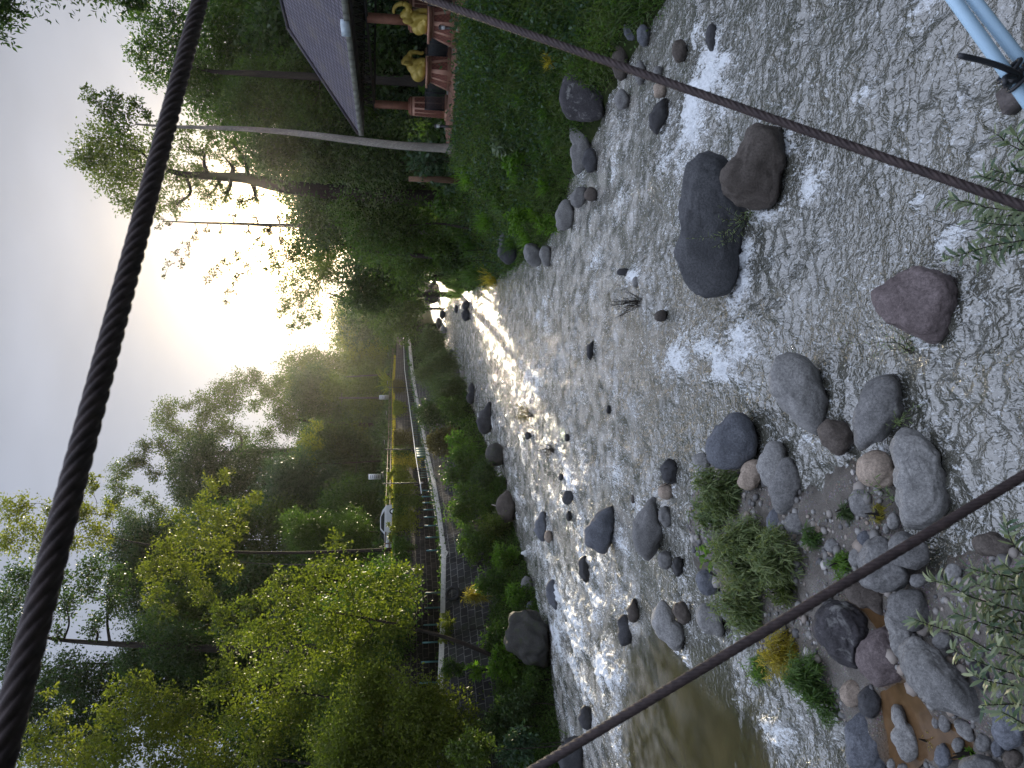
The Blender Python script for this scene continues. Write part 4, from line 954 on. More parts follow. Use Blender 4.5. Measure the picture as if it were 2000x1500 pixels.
def onwalk(py, off):
    y0 = yat(820, py, off); return (float(xw(y0)) - off, y0, float(zw(y0)) + .005)
person(onwalk(947, 1.2), 2.6, 'woman in black clothes with a pale bag walking on the riverside walk', (.014, .014, .016), (.012, .012, .014), bag=(.45, .42, .45))
person(onwalk(880, 1.3), 2.4, 'walker in dark clothes behind the solid teal railing panel', (.02, .02, .024), (.012, .012, .013), long_hair=False)
person(onwalk(660, 1.2), 2.2, 'distant walker in a white shirt on the riverside walk', (.6, .6, .62), (.05, .05, .06), long_hair=False)
person(onwalk(672, 1.5), 2.0, 'distant walker in dark clothes near the one in white', (.05, .05, .06), (.02, .02, .025), long_hair=False)

# ------------------------------------------------------------------ riverside pavilion
ZF = 5.75
C1 = P(800, 207, 44)[:2]; C2 = P(800, 40, 36.5)[:2]
fdir = (C2 - C1) / np.linalg.norm(C2 - C1); ndir = np.array([-fdir[1], fdir[0]])       # ndir points landward (+X)
if ndir[0] < 0: ndir = -ndir
PAV_RZ = math.atan2(fdir[1], fdir[0])
Mp = np.array([[fdir[0], ndir[0], 0], [fdir[1], ndir[1], 0], [0, 0, 1]])
SP = np.linalg.norm(C2 - C1)
t = NT('purple_grey_roof_tiles'); v = t.coord()
u_ = t.attr('along'); w_ = t.attr('up'); cb = t.n('ShaderNodeCombineXYZ'); t.l(u_, cb.inputs[0]); t.l(w_, cb.inputs[1])
br = t.n('ShaderNodeTexBrick'); t.l(cb.outputs[0], br.inputs['Vector'])
for k_, v_ in (('Scale', 1), ('Brick Width', .30), ('Row Height', .34), ('Mortar Size', .05), ('Mortar Smooth', .3)): br.inputs[k_].default_value = v_
br.inputs['Color1'].default_value = (.072, .064, .088, 1); br.inputs['Color2'].default_value = (.105, .094, .125, 1); br.inputs['Mortar'].default_value = (.03, .026, .04, 1)
c = t.mix(t.ramp(t.noise(v, .5, 5, .6), [(.5, 0.0), (.7, .55)]), br.outputs['Color'], (.12, .10, .08))
c = t.mix(t.ramp(t.noise(v, 5, 5, .75), [(.6, 0.0), (.68, .7)]), c, (.16, .12, .08))
wv_ = t.n('ShaderNodeTexWave', wave_type='BANDS', bands_direction='X'); wv_.inputs['Scale'].default_value = 1.05; t.l(cb.outputs[0], wv_.inputs['Vector'])
M_ROOF = t.done(t.bsdf(c, .7, 0, .4, t.bump(t.math('SUBTRACT', wv_.outputs['Fac'], br.outputs['Fac']), .8, .05)))
M_TERRA = simple('terracotta_paint', (.26, .115, .075), .75, 0, .2, 4, .2, 50)
M_PEACH = simple('peach_trim', (.40, .22, .155), .7, 0, .15, 4, .2, 50)
M_STEEL = simple('dark_truss_steel', (.010, .010, .014), .5, .2, .3, 8, .1, 60)
M_GUT = simple('weathered_gutter', (.14, .145, .12), .7, 0, .35, 3, .3, 50)
M_GUTB = simple('pale_blue_box', (.42, .50, .56), .5, 0, .1, 3)
M_MESHP = simple('dark_mesh_panel', (.03, .036, .042), .6, .2, .4, 40, .4, 120)
M_REDEARTH = simple('red_earth', (.15, .075, .05), .95, 0, .4, 3, .8, 20)
t = NT('terracotta_scales'); v = t.coord()
u_ = t.attr('along'); w_ = t.attr('up'); cb = t.n('ShaderNodeCombineXYZ'); t.l(t.math('ADD', u_, w_), cb.inputs[0]); t.l(t.math('SUBTRACT', w_, u_), cb.inputs[1])
br = t.n('ShaderNodeTexBrick'); br.offset = 0; t.l(cb.outputs[0], br.inputs['Vector'])
for k_, v_ in (('Scale', 1), ('Brick Width', .24), ('Row Height', .24), ('Mortar Size', .022)): br.inputs[k_].default_value = v_
br.inputs['Color1'].default_value = (.17, .06, .04, 1); br.inputs['Color2'].default_value = (.21, .075, .05, 1); br.inputs['Mortar'].default_value = (.08, .03, .022, 1)
M_SCALE = t.done(t.bsdf(br.outputs['Color'], .7, 0, .4, t.bump(br.outputs['Fac'], -.8, .03)))

pv = empty('pavilion', (C1[0], C1[1], ZF), 'open riverside pavilion with a purple-grey tiled roof and terracotta columns', 'pavilion', rz=PAV_RZ)
def plocal(build): return build
EZ = 5.35; OV = 1.0; RL = SP * 2 + 6; RD = 7.5; RZ_ = 3.9         # eave height, overhang, length, depth, ridge rise
a0 = -OV - .8
cor = {'fl': (a0, -OV, EZ), 'fr': (RL, -OV, EZ), 'bl': (a0, RD + OV, EZ), 'br': (RL, RD + OV, EZ), 'rl': (a0 + 3.2, RD / 2, EZ + RZ_), 'rr': (RL - 3, RD / 2, EZ + RZ_)}
def roof_face(m_, ks, along, up):
    pass
V = []; al = []; up = []; Q = []; T = []
def face(ks, axis):
    base = len(V)
    for k_ in ks:
        p_ = cor[k_]; V.append(p_); al.append(p_[axis]); 
        d_ = (p_[1 - axis] + OV) if axis == 0 else (p_[0] - a0)
        up.append(math.hypot(p_[2] - EZ, (min(d_, RD + 2 * OV - d_) if axis == 0 else min(d_, RL - a0 - d_))))
    (Q if len(ks) == 4 else T).append(list(range(base, base + len(ks))))
face(['fl', 'fr', 'rr', 'rl'], 0); face(['br', 'bl', 'rl', 'rr'], 0); face(['bl', 'fl', 'rl'], 1); face(['fr', 'br', 'rr'], 1)
rf = link('roof', mesh_np('roof', V, Q, T, M_ROOF, False, {'along': ('POINT', al), 'up': ('POINT', up)}), pv)
m = MB()
for a_, b_ in (('fl', 'rl'), ('rl', 'rr'), ('bl', 'rl'), ('fr', 'rr')): m.tube([np.array(cor[a_]) + [0, 0, .03], np.array(cor[b_]) + [0, 0, .05]], .11, 8)
m.build('ridge_tile', M_ROOF, rf, True, (0, 0, 0))
m = MB(); k_ = a0
while k_ < RL: m.box((k_ + .34, -OV - .07, EZ - .12), (.66, .12, .30)); k_ += .69
k_ = -OV
while k_ < RD: m.box((a0 - .07, k_ + .34, EZ - .12), (.12, .66, .30)); k_ += .69
m.build('gutter', M_GUT, pv, False, (0, 0, 0))
m = MB(); m.box((SP + .7, -OV - .2, EZ - .02), (.85, .3, .42)); m.build('gutter_box', M_GUTB, pv, False, (0, 0, 0))
m = MB(); m.box(((RL + a0) / 2, RD / 2, EZ - .16), (RL - a0 - .3, RD + 2 * OV - .3, .04)); m.build('ceiling', M_STEEL, pv, False, (0, 0, 0))
# lattice girder under the eave
m = MB()
for z_ in (EZ - .30, EZ - .98): m.box((RL / 2 - .3, 0, z_), (RL + .6, .13, .13))
k_ = -.4
while k_ < RL - .4:
    m.tube([(k_, 0, EZ - .92), (k_ + .3, 0, EZ - .36)], .035, 5); m.tube([(k_ + .3, 0, EZ - .36), (k_ + .6, 0, EZ - .92)], .035, 5); k_ += .6
m.build('front_girder', M_STEEL, pv, False, (0, 0, 0))
m = MB()
for z_ in (EZ - .30, EZ - .98): m.box((-.4, RD / 2, z_), (.13, RD - .14, .13))
k_ = .2
while k_ < RD - .6: m.tube([(-.4, k_, EZ - .92), (-.4, k_ + .3, EZ - .36)], .035, 5); m.tube([(-.4, k_ + .3, EZ - .36), (-.4, k_ + .6, EZ - .92)], .035, 5); k_ += .6
m.build('side_girder', M_STEEL, pv, False, (0, 0, 0))
def pedestal_prof(m_, c_, w0, w1, z0, z1):
    m_.box((c_[0], c_[1], (z0 + z1) / 2), (w0, w0, z1 - z0), 0, None, w1 / w0)
def column(x_, y_):
    m = MB(); m.box((x_, y_, 3.3), (.34, .34, 2.1)); m.box((x_, y_, 2.28), (.62, .62, .08)); m.box((x_, y_, 2.16), (.78, .78, .16)); cl = m.build('column', M_PEACH if False else M_TERRA, pv, False, (0, 0, 0))
    m = MB(); pedestal_prof(m, (x_, y_), .92, .78, .12, 2.08); m.box((x_, y_, .0), (1.1, 1.1, .26)); m.build('column_base', M_PEACH, cl, False, (0, 0, 0))
    m = MB(); al_, up_ = [], []
    for (dx, dy) in ((0, -1), (-1, 0), (1, 0), (0, 1)):
        ta = np.array([-dy, dx]); n_ = np.array([dx, dy])
        for s_ in (-1, 1):
            w_b, w_t = .40, .33
            pts = []
            for (uu, z_) in ((s_ * .05, .32), (s_ * w_b, .32), (s_ * w_t, 1.95), (s_ * .05, 1.95)):
                off = .46 - (.46 - .39) * (z_ - .12) / 1.96 + .012
                q_ = ta * uu + n_ * off; pts.append((x_ + q_[0], y_ + q_[1], z_)); al_.append(uu); up_.append(z_)
            m.quad(*pts)
    m.build('scale_panel', M_SCALE, cl, False, (0, 0, 0), {'along': ('POINT', al_), 'up': ('POINT', up_)})
for k_ in range(3): column(SP * k_, 0)
for k_ in range(3): column(SP * k_, RD)
m = MB(); m.box((RL / 2 - .4, RD / 2 + .3, -.35), (RL + 1.0, RD + 1.0, .6)); m.build('floor_slab', M_CONC, pv, False, (0, 0, 0))
# earth shelf in front of the pavilion
# mesh railing panels between the columns, pedestals with gilded elephants
def wpos(a, b, z=0): return np.array([C1[0], C1[1], ZF]) + Mp @ np.array([a, b, z])
def pedestal(a, b, lab):
    e = empty('pedestal', wpos(a, b, -.1), lab, 'pedestal', 'tapered scale-patterned pedestals', rz=PAV_RZ)
    m = MB(); pedestal_prof(m, (0, 0), 1.75, 1.05, 0, 1.25); m.build('body', M_PEACH, e, False, (0, 0, 0))
    m = MB(); m.box((0, 0, 1.30), (1.25, 1.25, .1)); m.box((0, 0, 1.40), (1.5, 1.5, .12)); m.build('cornice', M_PEACH, e, False, (0, 0, 0))
    m = MB(); al_, up_ = [], []
    for (dx, dy) in ((0, -1), (-1, 0), (1, 0), (0, 1)):
        ta = np.array([-dy, dx]); n_ = np.array([dx, dy])
        for s_ in (-1, 1):
            pts = []
            for (uu, z_) in ((s_ * .08, .28), (s_ * .62, .28), (s_ * .42, 1.15), (s_ * .08, 1.15)):
                off = .875 - .35 * z_ / 1.25 + .014; q_ = ta * uu + n_ * off
                pts.append((q_[0], q_[1], z_)); al_.append(uu); up_.append(z_)
            m.quad(*pts)
    m.build('scale_panel', M_SCALE, e, False, (0, 0, 0), {'along': ('POINT', al_), 'up': ('POINT', up_)})
t = NT('gilded_paint'); v = t.coord()
c = t.mix(t.ramp(t.noise(v, 3, 5, .6), [(.35, 0.0), (.65, 1.0)]), (.32, .235, .035), (.45, .34, .07))
M_GOLD = t.done(t.bsdf(c, .45, .15, .5, t.bump(t.noise(v, 14, 3), .15, .02)))
def elephant(a, b, rz, lab, trunk_up):
    e = empty('elephant_statue', wpos(a, b, 1.36), lab, 'statue', 'gilded elephant statues', rz=rz)
    bm = MB(); V_, T_ = ico(4)
    # one continuous sitting body: haunches, chest and head blended with smooth unions sampled on a sphere of directions
    blobs = [((-.30, 0, .42), (.46, .44, .42)), ((.05, 0, .62), (.42, .38, .44)), ((.34, 0, .98), (.29, .27, .30))]
    m = MB()
    for c_, r_ in blobs: m.blob(c_, r_, None, 3)
    for s_ in (-1, 1):
        m.tube(curve([(.22, s_ * .2, .62), (.36, s_ * .22, .32), (.38, s_ * .22, .0)], 10), np.linspace(.17, .14, 10), 12)
        m.blob((-.12, s_ * .36, .22), (.36, .17, .25), None, 3); m.tube([(.1, s_ * .38, .1), (.36, s_ * .36, .1)], [.13, .12], 10)
        m.blob((.20, s_ * .33, .98), (.10, .19, .28), rotz(s_ * .5), 3)
    if trunk_up: tp = [(.50, 0, .95), (.76, 0, .98), (.88, 0, 1.22), (.78, 0, 1.5), (.55, 0, 1.66), (.30, 0, 1.66)]
    else: tp = [(.50, 0, .95), (.74, 0, .82), (.78, 0, .5), (.72, 0, .22), (.84, 0, .12)]
    m.tube(curve(tp, 28), np.linspace(.16, .07, 28), 12)
    m.blob((.24, 0, 1.25), (.17, .17, .12), None, 3)
    tmp = m.build('tmp', M_GOLD, None, True); rm = tmp.modifiers.new('r', 'REMESH'); rm.mode = 'VOXEL'; rm.voxel_size = .028
    sm = tmp.modifiers.new('s', 'SMOOTH'); sm.iterations = 14; sm.factor = .6
    me = bpy.data.meshes.new_from_object(tmp.evaluated_get(bpy.context.evaluated_depsgraph_get())); bpy.data.objects.remove(tmp)
    me.materials.clear(); me.materials.append(M_GOLD); me.polygons.foreach_set('use_smooth', np.ones(len(me.polygons), bool))
    link('body', me, e)
    for s_ in (-1, 1):
        m = MB(); m.tube(curve([(.50, s_ * .13, .84), (.66, s_ * .16, .80), (.80, s_ * .16, .90)], 10), np.linspace(.04, .012, 10), 8); m.build('tusk', M_GOLD, e, True, (0, 0, 0))
pcl = [(SP * .44, -1.35), (SP * .985, -1.3)]
def at_px(px, py, D):      # pavilion-local ground position from the photo
    q_ = P(px, py, D)[:2] - C1; return float(q_ @ fdir), float(q_ @ ndir)
p1 = at_px(880, 136, 40.5); p2 = at_px(888, 45, 36.3)
pedestal(*p1, 'tapered terracotta pedestal under the hunched gilded elephant')
pedestal(*p2, 'tapered terracotta pedestal under the elephant with a raised trunk')
elephant(*p1, PAV_RZ + .9, 'hunched gilded elephant statue with its trunk lowered', False)
elephant(*p2, PAV_RZ + .25, 'gilded elephant statue with its trunk raised and curled', True)
def panel(pa, pb, lab):
    pa = np.array(pa); pb = np.array(pb); L_ = np.linalg.norm(pb - pa); an = math.atan2(*(pb - pa)[::-1])
    e = empty('mesh_railing', wpos(*pa, .22), lab, 'railing', 'dark mesh railings between the pedestals', rz=PAV_RZ + an)
    m = MB()
    for z_ in (.0, 1.1): m.box((L_ / 2, 0, z_), (L_, .06, .05))
    n_ = max(2, int(round(L_ / 1.3)))
    for k_ in range(n_ + 1): m.box((L_ * k_ / n_, 0, .55), (.055, .07, 1.2))
    m.build('frame', M_STEEL, e, False, (0, 0, 0))
    m = MB(); k_ = 0.05
    while k_ < L_: m.box((k_, 0, .55), (.012, .02, 1.04)); k_ += .05
    z_ = .08
    while z_ < 1.08: m.box((L_ / 2, 0, z_), (L_ - .06, .012, .012)); z_ += .06
    m.build('wire_mesh', M_MESHP, e, False, (0, 0, 0))
panel((.55, -.5), (p1[0] - .9, p1[1] + .2), 'dark mesh railing between the corner column and the hunched elephant')
panel((p1[0] + .9, p1[1] + .2), (p2[0] - .9, p2[1] + .2), 'dark mesh railing between the two elephant pedestals')
panel((p2[0] + .9, p2[1] + .2), (p2[0] + 5, p2[1] + .5), 'dark mesh railing beyond the elephant with the raised trunk')
# dim counter and benches inside
m = MB(); m.box((0, 0, .45), (3.6, .7, .9)); o = m.build('counter', M_STEEL); o.location = tuple(wpos(SP * .55, 3.2)); o.rotation_euler = (0, 0, PAV_RZ); tag(o, 'dark counter standing inside the open pavilion', 'counter')
e = empty('dining_table', wpos(SP * .3, 5.2), 'pale-topped table deep inside the open pavilion', 'table', rz=PAV_RZ)
m = MB(); m.box((0, 0, .76), (2.4, .9, .06)); m.build('table_top', M_WHITE, e, False, (0, 0, 0))
for dx in (-1, 1):
    for dy in (-.35, .35):
        m = MB(); m.box((dx, dy, .365), (.07, .07, .73)); m.build('leg', M_STEEL, e, False, (0, 0, 0))
def garden_lamp(px, py, D, lab):
    p_ = P(px, py, D); zg = float(surf_z(p_[0], D)[0]); e = empty('garden_lamp', (p_[0], D, zg), lab, 'garden lamp', 'black garden lamps on the bank')
    h_ = max(1.0, p_[2] - zg)
    m = MB(); m.tube([(0, 0, -.3), (0, 0, h_ - .25)], .07, 10); m.build('post', M_DKMETAL, e, True, (0, 0, 0))
    m = MB(); m.lathe((0, 0, h_ - .25), [(.05, 0), (.09, .02), (.09, .22), (.06, .23)], 12); m.build('lantern_glass', M_LAMP, e, True, (0, 0, 0))
    m = MB(); m.lathe((0, 0, h_ - .02), [(.14, 0), (.13, .04), (.03, .1), (.001, .12)], 12); m.build('cap', M_DKMETAL, e, True, (0, 0, 0))
garden_lamp(893, 248, 42, 'black garden lamp post near the tall pale trunk')
garden_lamp(896, 56, 35.5, 'black garden lamp post below the elephant with the raised trunk')
# cut earth bank below the pavilion
bl_ = MB(); n1_, n2_ = 60, 14; VV = []
for k_ in range(n1_):
    a_ = -2.2 + (SP + 9) * k_ / (n1_ - 1)
    for j_ in range(n2_):
        s_ = j_ / (n2_ - 1); b_ = -.4 - 3.4 * s_; q_ = wpos(a_, b_)
        zc = ZF + .02 - .5 * s_ - 1.9 * sstep(.35, 1.0, np.array([s_]))[0]
        VV.append((q_[0], q_[1], zc))
VV = np.array(VV); VV[:, 2] += .22 * fbm(VV * .9, 4) * np.tile(np.r_[0, np.ones(n2_ - 1)], n1_)
i = np.arange(n1_ - 1)[:, None] * n2_ + np.arange(n2_ - 1)[None]
tag(link('red_earth_bank', mesh_np('red_earth_bank', VV, np.stack([i, i + 1, i + n2_ + 1, i + n2_], -1).reshape(-1, 4), None, M_REDEARTH, True)), kind='structure')
# second, small roof among the trees (a sunlit awning edge)
p_ = P(705, 345, 66); e = empty('garden_shelter', (p_[0], 66, float(surf_z(p_[0], 66)[0])), 'small shelter with a pale sloping roof edge among the right-hand trees', 'shelter')
h_ = p_[2] - e.location[2]
m = MB(); m.box((0, 0, h_), (5.0, 4.0, .12), 0, np.array([[math.cos(.35), 0, math.sin(.35)], [0, 1, 0], [-math.sin(.35), 0, math.cos(.35)]])); m.build('roof', M_KERB, e, False, (0, 0, 0))
for dx in (-1.8, 1.8):
    for dy in (-1.5, 1.5):
        m = MB(); m.box((dx, dy, h_ / 2 - .25 - dx * .18), (.14, .14, h_ - .3)); m.build('post', M_STEEL, e, False, (0, 0, 0))

# ================================================================== the footbridge's ropes, rail and deck
t = NT('old_steel_rope'); v = t.coord()
c = t.mix(t.ramp(t.noise(v, 40, 5, .7), [(.35, 0.0), (.7, 1.0)]), (.028, .020, .021), (.065, .046, .045))
M_ROPE = t.done(t.bsdf(c, .62, .25, .4, t.bump(t.noise(v, 900, 3), .35, .002)))
def cable(pts, dia, label, lay=.20, strands=6):
    pts = np.array(pts); n_ = 0
    C = np.array([CAM + ray(a, b) * d for a, b, d in pts])
    L_ = np.r_[0, np.cumsum(np.linalg.norm(np.diff(C, axis=0), axis=1))]
    # fit a smooth hanging curve through the points
    deg = 2; cf = [np.polyfit(L_, C[:, k_], deg) for k_ in range(3)]
    s_ = np.arange(-.6, L_[-1] + .6, .0035); Cc = np.stack([np.polyval(q_, s_) for q_ in cf], 1)
    # beyond the visible stretch the rope runs on straight
    s2 = np.arange(.0035, 5.0, .0035)[:, None]; d0_ = (Cc[0] - Cc[1]) / .0035; d1_ = (Cc[-1] - Cc[-2]) / .0035
    Cc = np.vstack([Cc[0] + d0_ * s2[::-1], Cc, Cc[-1] + d1_ * s2]); s_ = np.r_[s_[0] - s2[::-1, 0], s_, s_[-1] + s2[:, 0]]
    tg = np.gradient(Cc, axis=0); tg /= np.linalg.norm(tg, axis=1)[:, None]
    a_ = np.cross(tg, [0, 0, 1.0]); a_ /= np.linalg.norm(a_, axis=1)[:, None]; b_ = np.cross(tg, a_)
    n_ = 42; th = np.linspace(0, 2 * math.pi, n_, endpoint=False)
    ph = th[None] * strands / 2 - math.pi * s_[:, None] / (lay / strands)
    r_ = dia / 2 * (.74 + .28 * np.sqrt(np.abs(np.cos(ph))))
    V_ = Cc[:, None] + r_[..., None] * (np.cos(th)[None, :, None] * a_[:, None] + np.sin(th)[None, :, None] * b_[:, None])
    org = Cc[len(Cc) // 2]; m_ = len(s_)
    i_ = np.arange(m_ - 1)[:, None] * n_; j_ = np.arange(n_)[None]
    Q_ = np.stack([i_ + j_, i_ + (j_ + 1) % n_, i_ + n_ + (j_ + 1) % n_, i_ + n_ + j_], -1).reshape(-1, 4)
    o_ = link('bridge_cable', mesh_np('bridge_cable', V_.reshape(-1, 3) - org, Q_, None, M_ROPE, True), None, tuple(org))
    return tag(o_, label, 'cable', 'twisted steel ropes of the footbridge')
cable([(390, 0, 1.94), (335, 225, 1.62), (273, 450, 1.48), (248, 533, 1.42), (189, 767, 1.27), (165, 850, 1.22), (137, 953, 1.16), (110, 1067, 1.10), (54, 1283, 1.0), (-4, 1500, .93)], .041, 'thick dark twisted steel rope crossing the sky')
cable([(850, 2, 2.5), (1000, 57, 2.4), (1120, 97, 2.3), (1300, 160, 2.15), (1450, 212, 2.05), (1600, 262, 1.95), (1750, 315, 1.88), (2000, 404, 1.75)], .025, 'thin twisted steel rope slanting across the bank and white rapid', .13)
cable([(2000, 931, 1.75), (1767, 1065, 1.75), (1633, 1146, 1.76), (1480, 1244, 1.77), (1300, 1352, 1.79), (1150, 1439, 1.8), (1040, 1503, 1.82)], .025, 'thin twisted steel rope slanting across the gravel bar', .13)
t = NT('pale_blue_pipe'); v = t.coord()
n1 = t.noise(v, 9, 6, .7)
c = t.mix(t.ramp(n1, [(.4, 0.0), (.7, .35)]), (.40, .58, .74), (.30, .44, .56))
gm = t.n('ShaderNodeNewGeometry'); sp = t.n('ShaderNodeSeparateXYZ'); t.l(gm.outputs['Normal'], sp.inputs[0])
alg = t.math('ADD', t.math('MULTIPLY', sp.outputs[0], .55), t.math('MULTIPLY', t.noise(v, 70, 5, .7), .75))
c = t.mix(t.ramp(alg, [(.62, 0.0), (.85, .8)]), c, (.07, .10, .07))
M_PIPE = t.done(t.bsdf(c, .45, 0, .5, t.bump(t.noise(v, 200, 3), .1, .002)))
M_WOOD = bark_mat('grey_weathered_wood', (.13, .115, .115), .3, 10)
def U(px, py, d): return CAM + ray(px, py) * d
br0 = U(1940, 90, 2.2)
e = empty('bridge_rail', br0, 'pair of pale blue pipes along the edge of the footbridge', 'rail')
for (a, b) in (((1855, -12), (2010, 204)), ((1900, -3), (2010, 138))):
    p0, p1_ = U(*a, 2.2), U(*b, 2.2); d_ = p1_ - p0; m = MB(); m.tube([p0 - d_ * 2.5, p1_ + d_ * 1.6], .0185, 20); m.build('pipe', M_PIPE, e, True)
m = MB(); k0_ = U(1982, 150, 2.175)
for k_ in range(3):
    c_ = U(1972 + k_ * 10, 138 + k_ * 9, 2.19); ax = (U(1990, 138, 2.19) - U(1962, 172, 2.19)); ax /= np.linalg.norm(ax); up_ = -cF
    m.tube([c_ + ax * .042 * math.cos(q_) + up_ * .03 * math.sin(q_) for q_ in np.linspace(0, 2 * math.pi, 25)], .0065, 8, False)
m.tube(curve([U(1990, 146, 2.15), U(1960, 132, 2.13), U(1920, 119, 2.12), U(1872, 108, 2.11)], 16), [.009] * 15 + [.008], 8)
m.tube(curve([U(1985, 150, 2.15), U(1965, 150, 2.14), U(1962, 160, 2.13), U(1972, 168, 2.15)], 14), .008, 8)
m.blob(k0_, (.022, .022, .022), None, 2, .3, 3)
o = m.build('tie_strap', simple('black_rubber', (.018, .02, .026), .5), smooth=True); tag(o, 'black rubber strap knotted round the blue bridge pipes', 'strap')
for (pts, lab) in (([(1953, 204), (2060, 204)], 'grey weathered plank end sticking out below the strap'), ([(1828, -22), (1960, -22)], 'grey weathered plank end at the upper edge of the view')):
    a_, b_ = U(*pts[0], 2.42), U(*pts[1], 2.42); a_ = np.array(a_); 
    m = MB(); dirv = np.array([.35, -.93, 0.0]); dirv /= np.linalg.norm(dirv)
    an = math.atan2(dirv[1], dirv[0]); L_ = 2.2
    m.box(a_ + dirv * L_ / 2 - np.array([0, 0, .02]), (L_, .085, .05), an)
    o = m.build('bridge_plank', M_WOOD); tag(o, lab, 'plank', 'planks of the footbridge deck')
# ================================================================== vegetation helpers
def unit(v): return v / (np.linalg.norm(v, axis=-1, keepdims=True) + 1e-9)
def rdir(n, rng=None): return unit((rng or RNG).normal(size=(n, 3)))
def leaf_quads(pos, d, L, W, curl=.12):
    """one folded rhombic leaf per row"""
    n = len(pos); L = np.broadcast_to(L, n)[:, None]; W = np.broadcast_to(W, n)[:, None]
    s = unit(np.cross(d, rdir(n))); up = np.cross(s, d)
    V = np.empty((n, 4, 3)); V[:, 0] = pos; V[:, 1] = pos + d * L * .45 + s * W * .5 + up * L * curl
    V[:, 2] = pos + d * L; V[:, 3] = pos + d * L * .45 - s * W * .5 + up * L * curl
    return V.reshape(-1, 3), np.arange(n * 4).reshape(n, 4)
def blades(base, d, L, W, droop, seg=4, flat=None):
    """narrow leaves or grass blades that bend under their weight"""
    n = len(base); L = np.broadcast_to(L, n); W = np.broadcast_to(W, n); droop = np.broadcast_to(droop, n)
    s_ = np.linspace(0, 1, seg + 1); prof = np.sin(np.pi * (s_ * .86 + .1)) ** .8; prof[-1] = .04
    side = unit(np.cross(d, np.array([0, 0, 1.0]) + .35 * RNG.normal(size=(n, 3)))) if flat is None else flat
    p = base[:, None] + d[:, None] * (s_[None, :, None] * L[:, None, None]) - np.array([0, 0, 1.0]) * (droop[:, None] * L[:, None] * s_[None] ** 2)[..., None]
    w_ = side[:, None] * (prof[None, :, None] * W[:, None, None] * .5)
    V = np.stack([p - w_, p + w_], 2).reshape(n, -1, 3); m = 2 * (seg + 1)
    b = (np.arange(n) * m)[:, None, None] + (np.arange(seg) * 2)[None, :, None] + np.array([0, 1, 3, 2])[None, None]
    return V.reshape(-1, 3), b.reshape(-1, 4)
DENS = 3.6
class Leafage:
    def __init__(s): s.v = []; s.q = []; s.r = []; s.n = 0
    def add(s, V, Q, rnd):
        s.v.append(V); s.q.append(Q + s.n); s.r.append(np.repeat(rnd, len(Q) // len(rnd))); s.n += len(V)
    def build(s, name, mat, parent, org, sm=False):
        V = np.vstack(s.v) - np.array(org)
        return link(name, mesh_np(name, V, np.vstack(s.q), None, mat, sm, {'rnd': ('FACE', np.concatenate(s.r))}), parent)

LM = {
    'sedge': leaf_mat('soft_grass', (.040, .072, .026), (.105, .14, .052), .4, (1.7, 2.0, .8)),
    'dark': leaf_mat('leaf_dark_green', (.028, .050, .022), (.062, .098, .034), .36, (1.7, 2.2, .8)),
    'mid': leaf_mat('leaf_mid_green', (.036, .068, .02), (.075, .12, .03), .4),
    'olive': leaf_mat('leaf_olive', (.048, .066, .022), (.098, .122, .036), .46),
    'yellow': leaf_mat('leaf_yellow_green', (.085, .108, .026), (.165, .185, .045), .52, (1.8, 1.95, .65), .45, .15),
    'bright': leaf_mat('leaf_fresh_green', (.06, .12, .02), (.12, .20, .035), .45),
    'blue': leaf_mat('leaf_blue_green', (.030, .060, .038), (.06, .105, .06), .3, (1.9, 2.2, 1.1)),
    'pale': leaf_mat('leaf_pale_under', (.08, .115, .075), (.19, .235, .165), .3, (1.8, 1.9, 1.0), .4),
    'willow': leaf_mat('leaf_narrow_grey_green', (.075, .118, .048), (.185, .225, .11), .38, (1.9, 1.9, .8)),
    'oleander': leaf_mat('leaf_long_two_tone', (.06, .10, .065), (.27, .31, .20), .3, (1.8, 1.9, .9), .38),
    'grass': leaf_mat('grass_green', (.035, .075, .022), (.09, .145, .04), .4),
    'straw': leaf_mat('grass_straw', (.15, .155, .035), (.33, .30, .08), .6, (2.5, 2.3, .8)),
    'brown': leaf_mat('leaf_brown', (.05, .04, .02), (.10, .085, .035), .35),
}
BK = {'dark': bark_mat('bark_dark', (.035, .028, .023)), 'grey': bark_mat('bark_grey', (.12, .105, .092)), 'pale': bark_mat('bark_pale', (.30, .275, .24), .25), 'twig': bark_mat('twig_dark', (.03, .024, .02))}

